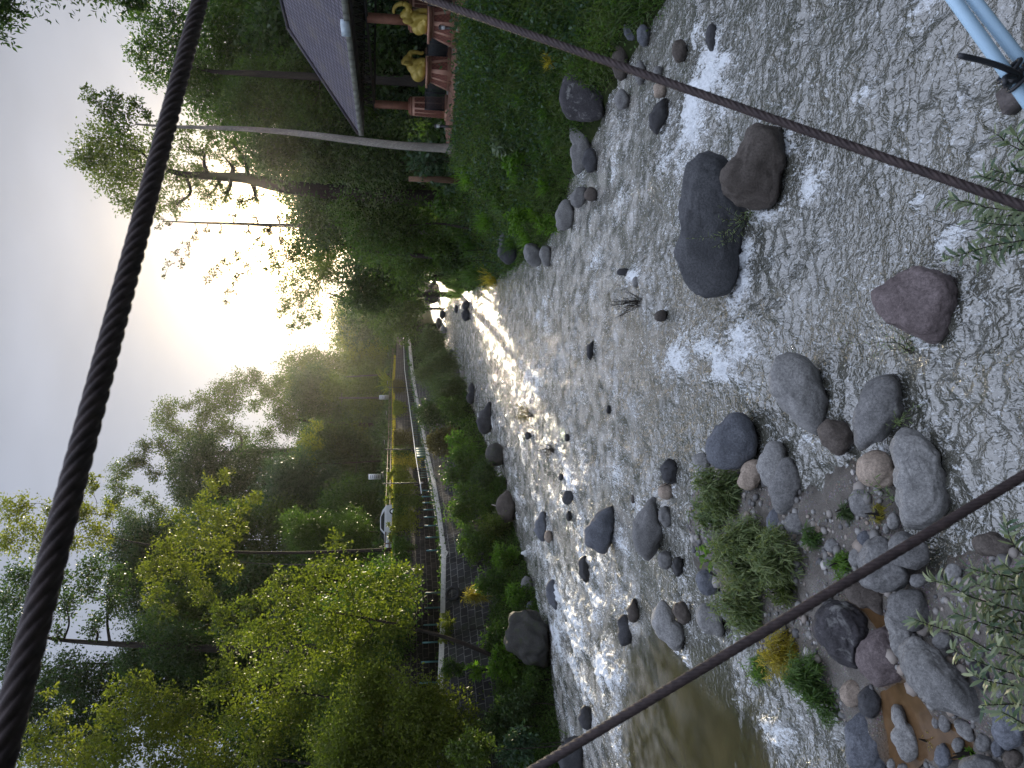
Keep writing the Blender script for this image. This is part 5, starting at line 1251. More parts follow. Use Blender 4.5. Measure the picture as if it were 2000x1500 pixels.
def clump_leaves(lf, c, r, L, W, dens, rng, per=9, droop=.25, mode='leaf', shell=.45):
    """twigs spread through an ellipsoid (denser towards its skin), leaves gathered round each twig"""
    r = np.broadcast_to(np.asarray(r, float), 3); ar = np.pi * (r[0] * r[1] * r[2]) ** (2 / 3.)
    n = max(12, int(dens * DENS * ar / (.48 * L * W + 1e-9))); k = max(3, n // per)
    u = rdir(k, rng); rad = rng.random(k) ** shell
    # gaps: drop twigs where a noise field is low, so the outline is uneven
    tc = c + u * rad[:, None] * r
    g = fbm(tc / max(r.mean(), .2) * 1.35 + 11, 3)
    keep = g > -.28
    if keep.sum() < 3: keep[:] = True
    tc = tc[keep]; u = u[keep]; rad = rad[keep]
    tw = unit(u * .7 + rng.normal(size=u.shape) * .5 + [0, 0, .1])
    bulge = (1 + .35 * fbm(u * 2.2 + c, 2))[:, None]; tc = c + (tc - c) * bulge
    per_ = rng.poisson(per, len(tc)) + 2
    idx = np.repeat(np.arange(len(tc)), per_); m = len(idx)
    tl = np.clip(L * 3.0, .05, .55 * r.mean())
    pos = tc[idx] + tw[idx] * (rng.random(m)[:, None] - .35) * tl * 1.6 + rng.normal(size=(m, 3)) * tl * .32
    d = unit(tw[idx] * .7 + rng.normal(size=(m, 3)) * .75 - [0, 0, droop])
    Ls = L * rng.uniform(.65, 1.25, m)
    # new growth at the skin is lighter; old leaves inside are darker in tone only a little
    rnd = np.clip(.5 + .28 * rng.normal(size=m) + .25 * fbm(pos / max(r.mean(), .3) * 2.1 + 3, 2), 0, 1)
    if mode == 'leaf': V, Q = leaf_quads(pos, d, Ls, W * Ls / L)
    else: V, Q = blades(pos, d, Ls, W, .35, 2)
    lf.add(V, Q, rnd)
    return tc

def plant(name, cat, label, D, clumps, leaf, L, W=None, dens=1.0, bark='dark', trunk=None, tr=.15, limbs=True, base=None, group=None, flat=1.0, seed=None, per=9, droop=.25, mode='leaf', sub=5, crown='crown', stem='trunk', fork=None, zscale=1.0, shell=.45, depth=None):
    """a tree or bush. clumps: (column, row, radius px[, depth offset m]); trunk: [(column, row)...] from the ground up"""
    rng = np.random.default_rng(seed if seed is not None else int(abs(hash_(label))))
    W = W or L * .5
    cl = []
    for q in clumps:
        dd = q[3] if len(q) > 3 else rng.uniform(-.8, .8) * q[2] * pxm(q[0], D)
        D2 = D + dd; c = P(q[0], q[1], D2); r = q[2] * pxm(q[0], D2); cl.append((c, np.array([r, r * flat, r * zscale])))
    allc = np.array([c for c, _ in cl]); mc = allc.mean(0)
    if trunk: tp = [P(a, b, D) for a, b in trunk]
    else:
        b0 = np.array(base if base is not None else (mc[0] + rng.uniform(-.1, .1), D, 0.0)); b0[2] = float(surf_z(b0[0], b0[1])[0])
        top = mc * [1, 1, 0] + [0, 0, allc[:, 2].min() * .4 + mc[2] * .6]
        if top[2] < b0[2] + .3: top[2] = b0[2] + .3
        tp = [b0, b0 * .5 + top * .5 + np.array([rng.uniform(-.1, .1), 0, 0]) * (top[2] - b0[2]), top]
    tp = np.array(tp); gz = float(surf_z(tp[0][0], tp[0][1])[0])
    if tp[0][2] > gz + .05: tp = np.vstack([[tp[0][0], tp[0][1], gz - .1], tp])
    org = np.array([tp[0][0], tp[0][1], gz])
    e = empty(name, org, label, cat, group)
    m = MB(); path = curve(tp, 8 + 6 * len(tp)); rr = tr * (1 - .8 * np.linspace(0, 1, len(path)) ** 1.2); lmin = .42 * pxm(tp[-1][2] * 0 + 700, D); rr[:2] *= 1.25
    m.tube(path, rr, 10)
    lf = Leafage()
    k0 = max(2, int(len(path) * (fork if fork is not None else .35)))
    nodes = [(path[i_], rr[i_] * .75, 0) for i_ in range(k0, len(path))]
    for c, r in sorted(cl, key=lambda q: min(np.linalg.norm(q[0] - n_[0]) for n_ in nodes)):
        tcs = clump_leaves(lf, c, r, L, W, dens, rng, per, droop, mode, shell)
        if not limbs: continue
        dist = np.array([np.linalg.norm(c - n_[0]) * (1 + .10 * n_[2]) + .9 * max(0, n_[0][2] - c[2]) for n_ in nodes])
        st_, r_s, lv = nodes[int(dist.argmin())]; ln = np.linalg.norm(c - st_)
        if ln < .05: continue
        mid = st_ * .5 + c * .5 + np.array([0, 0, -.10 * ln]) + rng.normal(size=3) * .09 * ln
        bp = curve([st_, mid, c], 10); r0 = max(.012, lmin, r_s * .82); r1 = max(.009, lmin * .8, r0 * .5); br_ = np.linspace(r0, r1, 10)
        m.tube(bp, br_, 6, False)
        nodes += [(bp[i_], br_[i_], lv + 1) for i_ in (5, 7, 9)]
        if len(tcs):
            for q in tcs[rng.choice(len(tcs), min(sub, len(tcs)), False)]:
                s0 = bp[rng.integers(5, 10)]; mm = s0 * .5 + q * .5 + rng.normal(size=3) * .1 * np.linalg.norm(q - s0)
                m.tube(curve([s0, mm, q], 6), np.linspace(max(min(r1 * .6, .05), lmin * .6), max(min(r1 * .2, .015), lmin * .35), 6), 5, False)
    m.build(stem, BK[bark], e, True)
    lf.build(crown, LM[leaf], e, org)
    return e
def hash_(s):
    h = 5381
    for ch in s: h = (h * 33 + ord(ch)) & 0x7fffffff
    return h
def fill(poly, n, rpx, seed, jit=.35):
    """clump centres spread inside an outline (photo pixels)"""
    rng = np.random.default_rng(seed); poly = np.array(poly, float); lo, hi = poly.min(0), poly.max(0); out = []
    tries = 0
    while len(out) < n and tries < 4000:
        tries += 1; p = lo + rng.random(2) * (hi - lo)
        if poly_sd(p[None], poly)[0] < rpx * .35: continue
        if any(math.hypot(p[0] - q[0], p[1] - q[1]) < rpx * .95 for q in out): continue
        out.append((p[0], p[1], rpx * rng.uniform(1 - jit, 1 + jit)))
    return out

# ================================================================== reeds, grasses, bushes
def reed(px, py, hpx, label, leaf='grass', D=None, n=260, spread=.75, W=.03, base_px=None, droop=.55, group='arching reed clumps', cat='reeds', name='reed_clump'):
    """a tussock of arching blades whose foot is at (px, py)"""
    rng = np.random.default_rng(hash_(label) + int(px))
    if D is None:
        lo, hi = 12.0, 250.0
        ds = np.linspace(12, 200, 3000); pts = np.array([P(px, py, q) for q in ds]); zs = ground_z(pts[:, 0], pts[:, 1]); k = np.argmax(pts[:, 2] <= zs) if (pts[:, 2] <= zs).any() else len(ds) - 1; D = ds[k]
    c = P(px, py, D); c[2] = float(surf_z(c[0], c[1])[0]); H = hpx * pxm(px, D)
    az = rng.random(n) * 6.283; lean = rng.random(n) ** .8 * spread
    d = unit(np.c_[np.cos(az) * lean, np.sin(az) * lean, np.ones(n)])
    b = c + np.c_[rng.normal(size=(n, 2)) * H * .13, np.zeros(n) - .05]
    L = H * rng.uniform(.6, 1.35, n)
    V, Q = blades(b, d, L, np.maximum(W, .6 * pxm(px, D)) * rng.uniform(.7, 1.3, n), droop * rng.uniform(.5, 1.4, n), 6)
    lf = Leafage(); lf.add(V, Q, np.clip(.5 + .25 * rng.normal(size=n), 0, 1))
    o = lf.build(name, LM[leaf], None, c); o.location = tuple(c)
    return tag(o, label, cat, group)
def bush(px, py, rpx, label, leaf='mid', L=.14, W=None, D=None, n=5, dens=1.0, flat=.9, group=None, cat='bush', mode='leaf', droop=.25, name='bush', per=9, tall=1.0, stretch=1.0):
    rng = np.random.default_rng(hash_(label))
    if D is None:
        ds = np.linspace(8, 230, 3000); pts = np.array([P(px + rpx * .5, py, q) for q in ds]); zs = surf_z(pts[:, 0], pts[:, 1]); hit = pts[:, 2] <= zs; D = ds[np.argmax(hit)] if hit.any() else 60
    cl = [(px, py, rpx * .62)]
    for k in range(n):
        a = rng.random() * 6.28; q = rpx * rng.uniform(.35, .75)
        cl.append((px + math.cos(a) * q * tall, py + math.sin(a) * q * stretch, rpx * rng.uniform(.3, .5)))
    return plant(name, cat, label, D, cl, leaf, L, W, dens, 'twig', None, .035, True, None, group, flat, mode=mode, droop=droop, sub=3, crown='foliage', stem='stem', per=per)

# --- right bank: tall arching reeds and grasses
for a in ((905, 560, 78, 'drooping reed clump overhanging the far bright water, nearest the dark double-humped rock', 'grass'), (935, 530, 80, 'drooping reed clump behind the dark block in the bank', 'grass'), (895, 520, 70, 'dark reed clump at the back of the drooping row', 'dark'),
          (970, 545, 55, 'yellowish reed clump above the small pale shore rock', 'straw'), (930, 475, 75, 'tall reed clump left of the bank lamp trees', 'grass'), (900, 455, 70, 'reed clump under the thin bare-branched tree', 'grass'), (960, 430, 62, 'fresh green reed clump half way down the bank', 'bright'),
          (905, 400, 62, 'reed clump under the thick mossy trunk', 'grass'), (925, 345, 60, 'bright reed clump by the foot of the brown stump', 'bright'), (1005, 470, 50, 'reed clump close above the shingle of the right bank', 'grass'), (985, 395, 48, 'reed clump in the middle of the grassy slope', 'grass'),
          (1040, 470, 45, 'low light green reed clump near the water', 'bright'), (1050, 415, 45, 'light green reed clump above the flat grey shore rock', 'bright'), (1075, 360, 45, 'light green reed clump above the dark brown block', 'bright'), (1020, 350, 42, 'light green tussock in the middle of the bank', 'grass'),
          (1060, 300, 44, 'tussock above the long low pale rock', 'grass'), (1085, 270, 40, 'tussock touching the long low pale rock', 'grass'), (1075, 215, 46, 'spreading tussock just behind the tall purple-black boulder', 'grass'), (1030, 190, 46, 'seed-headed tussock beside the broad pale leaves', 'grass'),
          (1040, 120, 46, 'tall tussock under the thin slanting rope', 'grass'), (1000, 95, 45, 'tussock high on the bank below the pedestals', 'grass'), (1085, 115, 40, 'tussock at the back of the tall purple-black boulder', 'straw'), (1010, 40, 45, 'tussock beyond the thin slanting rope', 'grass'), (1070, 50, 45, 'dark tussock at the upper edge of the view', 'dark'),
          (1130, 210, 26, 'thin dry tussock beside the tall purple-black boulder, low down', 'straw'), (1110, 440, 26, 'dry tussock hanging over the pale rounded boulder', 'straw'), (1140, 175, 26, 'sparse tussock over the shingle', 'grass')):
    reed(a[0], a[1], a[2], a[3], a[4], n=300)
# leafy cover on both banks, nobody could count it
def cover(name, label, region, n, L, leaf, seed, W=None, hgt=.35, blade=False):
    rng = np.random.default_rng(seed); poly = np.array(region, float); lo, hi = poly.min(0), poly.max(0)
    pts = []
    P0 = lo + rng.random((n * 3, 2)) * (hi - lo); P0 = P0[poly_sd(P0, poly) > 0]
    for cx_, cy_, rx_, ry_ in ((1233, 56, 24, 30), (1257, 68, 20, 30), (1214, 121, 24, 48), (1217, 195, 20, 28)): P0 = P0[((P0[:, 0] - cx_) / rx_) ** 2 + ((P0[:, 1] - cy_) / ry_) ** 2 > 1]
    P0 = P0[:n]
    ds = np.geomspace(14, 220, 260); pos = []
    dirs = np.array([ray(*q) for q in P0]); dirs /= dirs[:, 1:2]
    A3 = CAM + dirs[:, None] * ds[None, :, None]
    zs = ground_z(A3[..., 0], A3[..., 1]); hit = A3[..., 2] <= zs; k = hit.argmax(1); ok = hit.any(1) & (k > 0)
    idx = np.arange(len(P0))[ok]; k = k[ok]
    pos = A3[idx, k - 1] * .5 + A3[idx, k] * .5
    pos[:, 0] += rng.normal(size=len(pos)) * .15; pos[:, 1] += rng.normal(size=len(pos)) * .5
    pos[:, 2] = ground_z(pos[:, 0], pos[:, 1]) + .15 * 0
    hh = hgt * (1 + .9 * fbm(pos * .8, 3)); pos[:, 2] += np.clip(hh, .02, 2) * rng.random(len(pos))
    d = unit(rng.normal(size=(len(pos), 3)) * .8 + [0, -.2, .35]); sc_ = np.maximum(1, pos[:, 1] / 45)
    if blade:
        pos[:, 2] -= np.clip(hh, .02, 2) * .6; lean = 1.1 * fbm(pos * .5, 2)[:, None]; d = unit(rng.normal(size=(len(pos), 3)) * [.45, .45, .1] + [0, -.1, 1.0] + lean * [[.5, -.2, 0]])
        V, Q = blades(pos, d, L * rng.uniform(.5, 1.4, len(pos)), W * sc_, rng.uniform(.2, .9, len(pos)), 3)
    else: V, Q = leaf_quads(pos, d, L * sc_ * rng.uniform(.6, 1.3, len(pos)), (W or L * .5) * sc_)
    lf = Leafage(); lf.add(V, Q, np.clip(.5 + .25 * rng.normal(size=len(pos)) + .4 * fbm(pos * .6, 3), 0, 1))
    o = lf.build(name, LM[leaf], None, (0, 0, 0)); tag(o, label, 'ground cover', kind='stuff')
cover('bank_undergrowth', 'dense leafy undergrowth covering the right bank', [(885, 560), (880, 400), (890, 280), (905, 200), (905, 0), (1300, -20), (1262, 60), (1215, 125), (1165, 190), (1140, 250), (1128, 330), (1100, 400), (1080, 480), (1000, 540), (950, 575)], 26000, .15, 'grass', 1, hgt=.5)
cover('bank_grass', 'long soft grass covering the slope of the right bank', [(885, 560), (880, 400), (890, 280), (905, 200), (905, 0), (1280, -20), (1240, 70), (1200, 130), (1150, 180), (1130, 240), (1124, 330), (1100, 400), (1080, 480), (1000, 545), (950, 578)], 34000, .85, 'sedge', 5, W=.026, hgt=.35, blade=True)
cover('bank_herbs', 'darker broad-leaved herbs between the grasses of the right bank', [(885, 450), (890, 280), (905, 200), (905, 0), (1180, -20), (1150, 110), (1090, 140), (1090, 300), (1060, 400), (1000, 540), (930, 560)], 5000, .24, 'blue', 2, hgt=.75)
cover('shore_undergrowth', 'dense leafy undergrowth along the foot of the left bank', [(805, 660), (850, 660), (905, 760), (940, 840), (985, 950), (1020, 1060), (1055, 1180), (1070, 1290), (1095, 1500), (985, 1500), (960, 1300), (965, 1200), (935, 1120), (900, 1020), (880, 930), (850, 860), (820, 760)], 40000, .17, 'mid', 3, hgt=.5)

# --- right bank bushes and big leaves
bush(965, 190, 32, 'broad-leaved pale plant on the slope below the red earth', 'pale', .42, .17, D=37.5, dens=.8)
bush(985, 265, 36, 'broad-leaved pale plant with drooping leaves in mid slope', 'pale', .45, .17, D=36.5, dens=.8)
bush(955, 310, 24, 'pale-leaved plant beside the foot of the tall pale trunk', 'pale', .4, .16, D=39, dens=.8)
bush(1000, 320, 24, 'yellow-green broad-leaved plant in the grassy slope', 'bright', .35, .16, D=36, dens=.9)
bush(1150, 110, 34, 'fresh green big-leaved bush touching the tall purple-black boulder', 'bright', .30, .16, D=28.5, dens=.9)
bush(1130, 55, 42, 'leafy creeper bush at the upper edge beside the thin rope', 'mid', .30, .16, D=28, dens=1)
bush(1180, 30, 40, 'dark leafy bush over the shore at the upper edge', 'dark', .26, .14, D=26, dens=1)
bush(950, 95, 40, 'dark bush below the hunched elephant pedestal', 'blue', .24, .12, D=37)
bush(945, 25, 42, 'dark bush below the raised-trunk elephant pedestal', 'dark', .24, .12, D=34)
bush(930, 160, 28, 'low dark bush under the corner column', 'blue', .24, .12, D=39.5)
bush(1130, 205, 18, 'tiny dry bush at the foot of the tall purple-black boulder', 'brown', .14, .06, D=29.5, dens=.6)
bush(960, 370, 30, 'rounded bush in the reeds below the brown stump', 'mid', .26, .12, D=41)
bush(1010, 430, 30, 'rounded light bush in the lower reeds', 'bright', .22, .10, D=40)
bush(1075, 440, 24, 'low light green bush above the pale rounded boulder', 'bright', .2, .09, D=37)
bush(890, 505, 34, 'dark bush behind the drooping reeds', 'dark', .3, .14, D=58)
bush(860, 470, 40, 'bank bush under the bare-branched slender tree', 'mid', .34, .16, D=58)
bush(870, 400, 34, 'bank bush with a pale post behind it', 'mid', .34, .16, D=50)
bush(835, 305, 40, 'dark big-leaved garden plant behind the tall pale trunk', 'blue', .45, .2, D=47)
bush(865, 350, 26, 'garden plant beside the brown stump', 'blue', .36, .16, D=48)
# brown stump
p_ = P(885, 353, 47); zs_ = float(surf_z(p_[0], 47)[0]); e = MB(); hgt = P(798, 353, 47)[2] - zs_
e.tube([(0, 0, -.2), (.05, 0, hgt * .5), (0, 0, hgt)], [.22, .2, .16], 10); o = e.build('tree_stump', bark_mat('stump_brown', (.13, .075, .045)), smooth=True); o.location = (p_[0], 47, zs_); tag(o, 'brown broken tree stump standing among the right bank reeds', 'stump')
# --- left bank
bush(835, 675, 34, 'feathery grey-green bush farthest along the riverside walk', 'sedge', .42, .09, D=128, n=6, mode='blade', dens=1.2, stretch=1.2)
bush(850, 720, 42, 'feathery grey-green bush in the middle of the row by the far stream', 'sedge', .36, .08, D=108, n=7, mode='blade', dens=1.2)
bush(862, 762, 46, 'large feathery grey-green bush over the pointed shore rocks', 'sedge', .32, .07, D=92, n=7, mode='blade', dens=1.2)
bush(845, 818, 38, 'dark glossy bush beside the far end of the teal railing', 'dark', .30, .15, D=82, n=6)
bush(880, 800, 26, 'low green bush on the shore under the dark glossy one', 'mid', .26, .1, D=78)
bush(868, 862, 34, 'brownish bush below the teal railing', 'brown', .28, .11, D=72, n=6)
bush(905, 868, 30, 'fresh green shrub between the brownish bush and the water', 'bright', .26, .12, D=68)
bush(900, 915, 40, 'green creeper bush just below the solid teal railing panel', 'mid', .26, .13, D=64, n=6)
bush(945, 930, 32, 'low dark bush above the big rounded shore boulder', 'dark', .22, .11, D=61)
bush(915, 985, 44, 'large leafy bush spilling down the revetment below the walking woman', 'mid', .25, .13, D=59, n=7)
bush(960, 1030, 38, 'leafy bush beside the bleached shore branch', 'olive', .22, .11, D=55, n=6)
bush(925, 1060, 36, 'light green bush on the revetment below the posts', 'mid', .24, .11, D=54, n=6)
bush(985, 1090, 30, 'fresh green bush hanging over the left shore', 'bright', .2, .10, D=50)
bush(960, 1140, 36, 'broad green bush at the foot of the dark revetment', 'mid', .2, .1, D=48, n=6)
bush(1005, 1160, 26, 'low green bush just above the pale angular shore rock', 'bright', .18, .09, D=46)
bush(925, 1165, 20, 'spiky yellow-green plant on the revetment beside the old tyre', 'straw', .5, .05, D=49, mode='blade')
bush(870, 1222, 22, 'yellow-green creeper hanging over the kerb', 'yellow', .16, .08, D=48.5, tall=.9, stretch=1.6)
bush(960, 1250, 30, 'green bush with pale leaf tips at the foot of the revetment', 'mid', .22, .1, D=44)
bush(985, 1300, 38, 'leafy bush with big pale leaves on the left shore', 'bright', .26, .12, D=42, n=6)
bush(880, 1305, 22, 'green tuft growing out of the kerb', 'mid', .18, .07, D=45)
bush(930, 1310, 18, 'glossy-leaved plant with bright leaf tips on the revetment', 'bright', .28, .1, D=43)
bush(1000, 1380, 44, 'dark bush over the shadowed left shore', 'dark', .2, .1, D=39, n=7)
bush(960, 1420, 40, 'dark bush in the deep shade below the walk', 'dark', .2, .1, D=39, n=6)
bush(1040, 1330, 24, 'low bush at the waterline under the huge dark outcrop', 'mid', .16, .08, D=40)
bush(1010, 1460, 40, 'grey-leaved shade bush on the near left shore', 'blue', .26, .1, D=36, n=6)
bush(920, 1460, 46, 'mottled green bush close to the cable on the left', 'olive', .18, .09, D=35, n=8)
reed(1075, 1450, 60, 'arching cane leaves at the left waterline behind the cable', 'bright', D=36, n=40, W=.09, droop=.5)
reed(905, 1170, 40, 'pale palm-like fronds on the revetment', 'pale', D=49, n=70, W=.05)
reed(900, 1125, 36, 'silvery fronds hanging below the kerb', 'pale', D=50.5, n=60, W=.05, droop=.8)
reed(885, 1000, 30, 'dark green spiky tuft at the kerb', 'dark', D=60, n=90, W=.06)
bush(1010, 1225, 22, 'low bush growing over the top of the huge dark outcrop', 'mid', .18, .09, D=43, n=5)
bush(1035, 1265, 16, 'small fresh bush on the face of the huge dark outcrop', 'bright', .16, .08, D=41, n=4)
bush(985, 945, 20, 'fresh bush hanging in front of the big rounded shore boulder', 'mid', .2, .1, D=60, n=5)
# bleached branch on the left shore
m = MB()
for a, b in (((960, 985), (1000, 1000)), ((962, 1000), (1000, 1006)), ((970, 990), (985, 1015))): m.tube([P(a[0], a[1], 56.2), P((a[0] + b[0]) / 2 + 3, (a[1] + b[1]) / 2, 56), P(b[0], b[1], 55.6)], [.05, .06, .07], 6)
c_ = P(980, 1000, 56); V_ = np.vstack(m.v) - c_; o = link('fallen_branch', mesh_np('fallen_branch', V_, np.vstack(m.q), np.vstack(m.t), BK['pale'], True)); o.location = tuple(c_); tag(o, 'bleached fallen branch leaning on a left shore rock', 'branch')

# --- verge grass along the wall top (sunlit) and creepers over the wall
rng = np.random.default_rng(77); n = 42000
q = rng.uniform(40, 175, n); xb = xw(q) - WALKW; b = np.c_[xb - .3 - rng.random(n) * 1.5, q, np.zeros(n)]; b[:, 2] = ztop(q) + .02 + .1 * rng.random(n)
d = unit(np.c_[rng.normal(size=(n, 2)) * .45 + [.25, -.1], np.ones(n)])
V, Q = blades(b, d, rng.uniform(.25, .75, n) * (1 + .5 * fbm(b * .6, 2)), np.maximum(.03, q * .0006), .35, 3)
lf = Leafage(); lf.add(V, Q, np.clip(rng.normal(size=n) * .25 + .5, 0, 1)); o = lf.build('verge_grass', LM['straw'], None, (0, 0, 0)); tag(o, 'yellow sunlit grass along the top of the retaining wall', 'grass', kind='stuff')
def creeper(py, w_, h_, label, leaf, wid=.9):
    rng = np.random.default_rng(hash_(label)); y0 = yat(800, py, WALKW + .3); n = int(w_ * h_ * 420)
    yy_ = y0 + rng.normal(size=n) * w_ * .4; dz = rng.random(n) ** 1.5 * h_ * (.6 + .8 * np.clip(.5 + fbm(np.c_[yy_ * 1.2, yy_ * 0, yy_ * 0], 2), 0, 1))
    pos = np.c_[xw(yy_) - WALKW - .22 + rng.random(n) * .35, yy_, ztop(yy_) + .35 - dz]
    d = unit(rng.normal(size=(n, 3)) * .6 + [.6, -.3, -.5]); V, Q = leaf_quads(pos, d, .22 * rng.uniform(.6, 1.3, n), .12)
    lf = Leafage(); lf.add(V, Q, rng.random(n)); c_ = np.array([float(xw(y0)) - WALKW, y0, float(ztop(y0))])
    o = lf.build('wall_creeper', LM[leaf], None, c_); o.location = tuple(c_); tag(o, label, 'creeper', 'creepers hanging over the retaining wall')
for a in ((928, 4.5, 1.6, 'thick yellow-green creeper above the walking woman', 'yellow'), (958, 3.5, 2.2, 'creeper hanging deep over the wall beside the walking woman', 'yellow'), (1020, 3.5, 2.0, 'bright creeper on the wall below the white car', 'yellow'), (1008, 2.2, 1.2, 'dark creeper patch below the white car', 'mid'), (985, 3, 2.6, 'straggling olive creeper on the sunlit wall', 'olive'),
          (890, 4, 2.6, 'brown-green creeper behind the solid teal railing panel', 'olive'), (905, 3.5, 2.8, 'straw-coloured creeper left of the solid teal railing panel', 'straw'), (860, 5, 2.4, 'dry creeper behind the teal pickets', 'brown'), (800, 6, 1.6, 'small yellow creeper tuft far along the wall', 'yellow'), (757, 7, 1.8, 'dry creeper far along the wall', 'brown'), (1075, 3, 1.6, 'dark creeper at the shaded end of the wall', 'mid')):
    creeper(*a)

bush(764, 1036, 11, 'sunlit yellow-green bush on the verge in front of the white car', 'yellow', .3, .14, D=66, n=6, stretch=2.4)
bush(762, 965, 11, 'sunlit yellow-green bush on the verge right of the white car', 'yellow', .3, .14, D=70, n=5, stretch=1.8)
bush(764, 925, 9, 'small sunlit bush on the verge under the white notice board', 'yellow', .3, .14, D=75, n=5, stretch=1.6)

# ================================================================== plants of the gravel bar and the water
def wand(name, cat, label, stems, leaf, L, W, d0, base, gap=.028, group=None, bark='twig', r=.008, side=1.2, lenj=(.6, 1.25)):
    """long shoots set with narrow leaves; stems: photo paths with a distance along the view"""
    rng = np.random.default_rng(hash_(label)); base = np.array(base, float)
    e = empty(name, base, label, cat, group); m = MB(); lf = Leafage()
    for st_ in stems:
        dd = rng.uniform(-.25, .25); pts = [CAM + ray(a, b) * (d0 + dd + (c_[0] if c_ else 0)) for a, b, *c_ in st_]
        m0 = pts[0] * .55 + base * .45 + rng.normal(size=3) * .05
        full = curve([base, m0] + pts, 60); m.tube(full, np.linspace(r, r * .25, 60), 6)
        seg = np.r_[0, np.cumsum(np.linalg.norm(np.diff(full, axis=0), axis=1))]
        start = seg[int(60 / (len(pts) + 1) * 1.0)]
        t_ = np.arange(start, seg[-1], gap); pos = np.stack([np.interp(t_, seg, full[:, k]) for k in range(3)], 1)
        tg = unit(np.stack([np.interp(t_ + .02, seg, full[:, k]) - np.interp(t_ - .02, seg, full[:, k]) for k in range(3)], 1) + 1e-6)
        k = len(t_); sd_ = unit(np.cross(tg, rdir(k, rng)))
        d = unit(tg * rng.uniform(.5, 1.1, k)[:, None] + sd_ * side)
        tip = 1 - .5 * (t_ - start) / (seg[-1] - start + 1e-6)
        V, Q = blades(pos, d, L * rng.uniform(*lenj, k) * (.55 + .45 * tip), W, rng.uniform(.1, .5, k), 4)
        lf.add(V, Q, np.clip(rng.normal(size=k) * .3 + .45, 0, 1))
    m.build('stem', BK[bark], e, True); lf.build('foliage', LM[leaf], e, base)
    return e
b1 = G(2130, 1290, .3)
wand('river_shrub', 'shrub', 'long-leaved grey-green shrub reaching in from the near edge over the gravel bar', [
    [(2040, 1210), (1956, 1184), (1892, 1164), (1852, 1142), (1818, 1134)], [(2040, 1290), (1940, 1272), (1880, 1240), (1820, 1222), (1786, 1210)], [(2040, 1120), (1990, 1075), (1973, 1050), (1966, 1022)],
    [(2040, 1180), (1980, 1130), (1930, 1120), (1895, 1110)], [(2040, 1250), (1970, 1232), (1915, 1216), (1862, 1196)], [(2050, 1330), (1960, 1310), (1905, 1290), (1858, 1268)], [(2050, 1350), (1985, 1340), (1930, 1330), (1900, 1318)],
    [(2040, 1150), (1995, 1150), (1945, 1152), (1905, 1140)], [(2040, 1300), (1990, 1250), (1950, 1235), (1925, 1205)], [(2050, 1385), (1990, 1376), (1950, 1376), (1916, 1378)], [(2050, 1240), (2000, 1215), (1960, 1212), (1930, 1180)], [(2040, 1090), (2010, 1105), (1985, 1120), (1960, 1100)], [(2050, 1420), (2005, 1415), (1975, 1400), (1955, 1390)],
    [(2050, 1320), (2010, 1290), (1975, 1268), (1945, 1262)], [(2040, 1200), (2000, 1170), (1975, 1160), (1940, 1165)]],
    'oleander', .155, .023, 5.0, b1, gap=.0105, r=.009)
b2 = G(2150, 400, 0); b2[2] = -.2
wand('river_shrub', 'shrub', 'long-leaved shrub reaching in over the near water by the thin rope', [
    [(2040, 412), (1940, 407), (1892, 395), (1838, 388)], [(2040, 460), (1940, 479), (1880, 497), (1845, 508)], [(2040, 375), (1964, 356), (1925, 347), (1912, 342)], [(2040, 315), (1970, 281), (1955, 268), (1945, 262)],
    [(2040, 440), (1980, 440), (1930, 436), (1895, 430)], [(2040, 430), (1985, 420), (1945, 425), (1915, 415)], [(2050, 490), (1985, 480), (1945, 492), (1905, 512)], [(2050, 335), (2000, 330), (1965, 338), (1935, 330)], [(2040, 460), (1995, 462), (1960, 462), (1915, 466)], [(2050, 290), (2010, 290), (1990, 275), (1985, 255)]],
    'oleander', .15, .022, 5.0, b2, gap=.012, r=.008)
wand('twig', 'twig', 'bare thin twigs bending over the near water', [[(1940, 440, .1), (1900, 448), (1830, 470), (1790, 500)], [(1950, 450), (1860, 440), (1800, 420), (1770, 412)]], 'oleander', .03, .006, 5.1, b2, gap=.35, r=.004)
# willow-leaved shrubs on the bar
def barbush(px, py, rpx, label, leaf, L, W, n=7, D=None, dens=1.1, droop=.15, stretch=1.0, tall=1.0):
    return bush(px, py, rpx * 1.2, label, leaf, L, W * 1.1, D, n + 4, dens * .62, .9, None, 'shrub', 'blade', droop, 'river_shrub', 10, tall, stretch)
barbush(1410, 950, 48, 'willow-leaved green shrub at the head of the gravel bar', 'willow', .20, .03, n=8)
barbush(1390, 1000, 36, 'sparse willow-leaved shrub above the broad green leaves', 'willow', .18, .026, dens=.9)
barbush(1450, 1085, 62, 'large pale willow-leaved shrub in the middle of the gravel bar', 'willow', .18, .026, n=10)
barbush(1520, 1090, 48, 'willow-leaved shrub beside the muddy cobbles', 'willow', .17, .026, n=8)
barbush(1450, 1180, 48, 'pale willow-leaved shrub touching the thin twisted cable', 'willow', .17, .024, n=8)
barbush(1530, 1150, 34, 'dark twiggy willow-leaved shrub by the lichen-specked boulder', 'olive', .15, .022, dens=.8)
barbush(1525, 1275, 40, 'yellow-green grassy shrub below the cable', 'straw', .17, .018, n=8)
barbush(1490, 1300, 26, 'bright yellow-green tuft nearest the brown side channel', 'bright', .16, .018, n=6)
barbush(1575, 1320, 38, 'green grassy shrub leaning to the side channel', 'grass', .15, .016, n=8)
barbush(1610, 1370, 30, 'dense green tuft beside the squat tan boulder', 'grass', .15, .016, n=7)
barbush(1640, 1105, 22, 'mossy green tuft between the island cobbles', 'bright', .12, .014, n=5)
barbush(1585, 1045, 20, 'thin grass tuft by the round grey boulder', 'grass', .14, .014, n=4)
barbush(1718, 1005, 16, 'yellowish tuft wedged between the long granite boulder and the streaked one', 'straw', .12, .012, n=4)
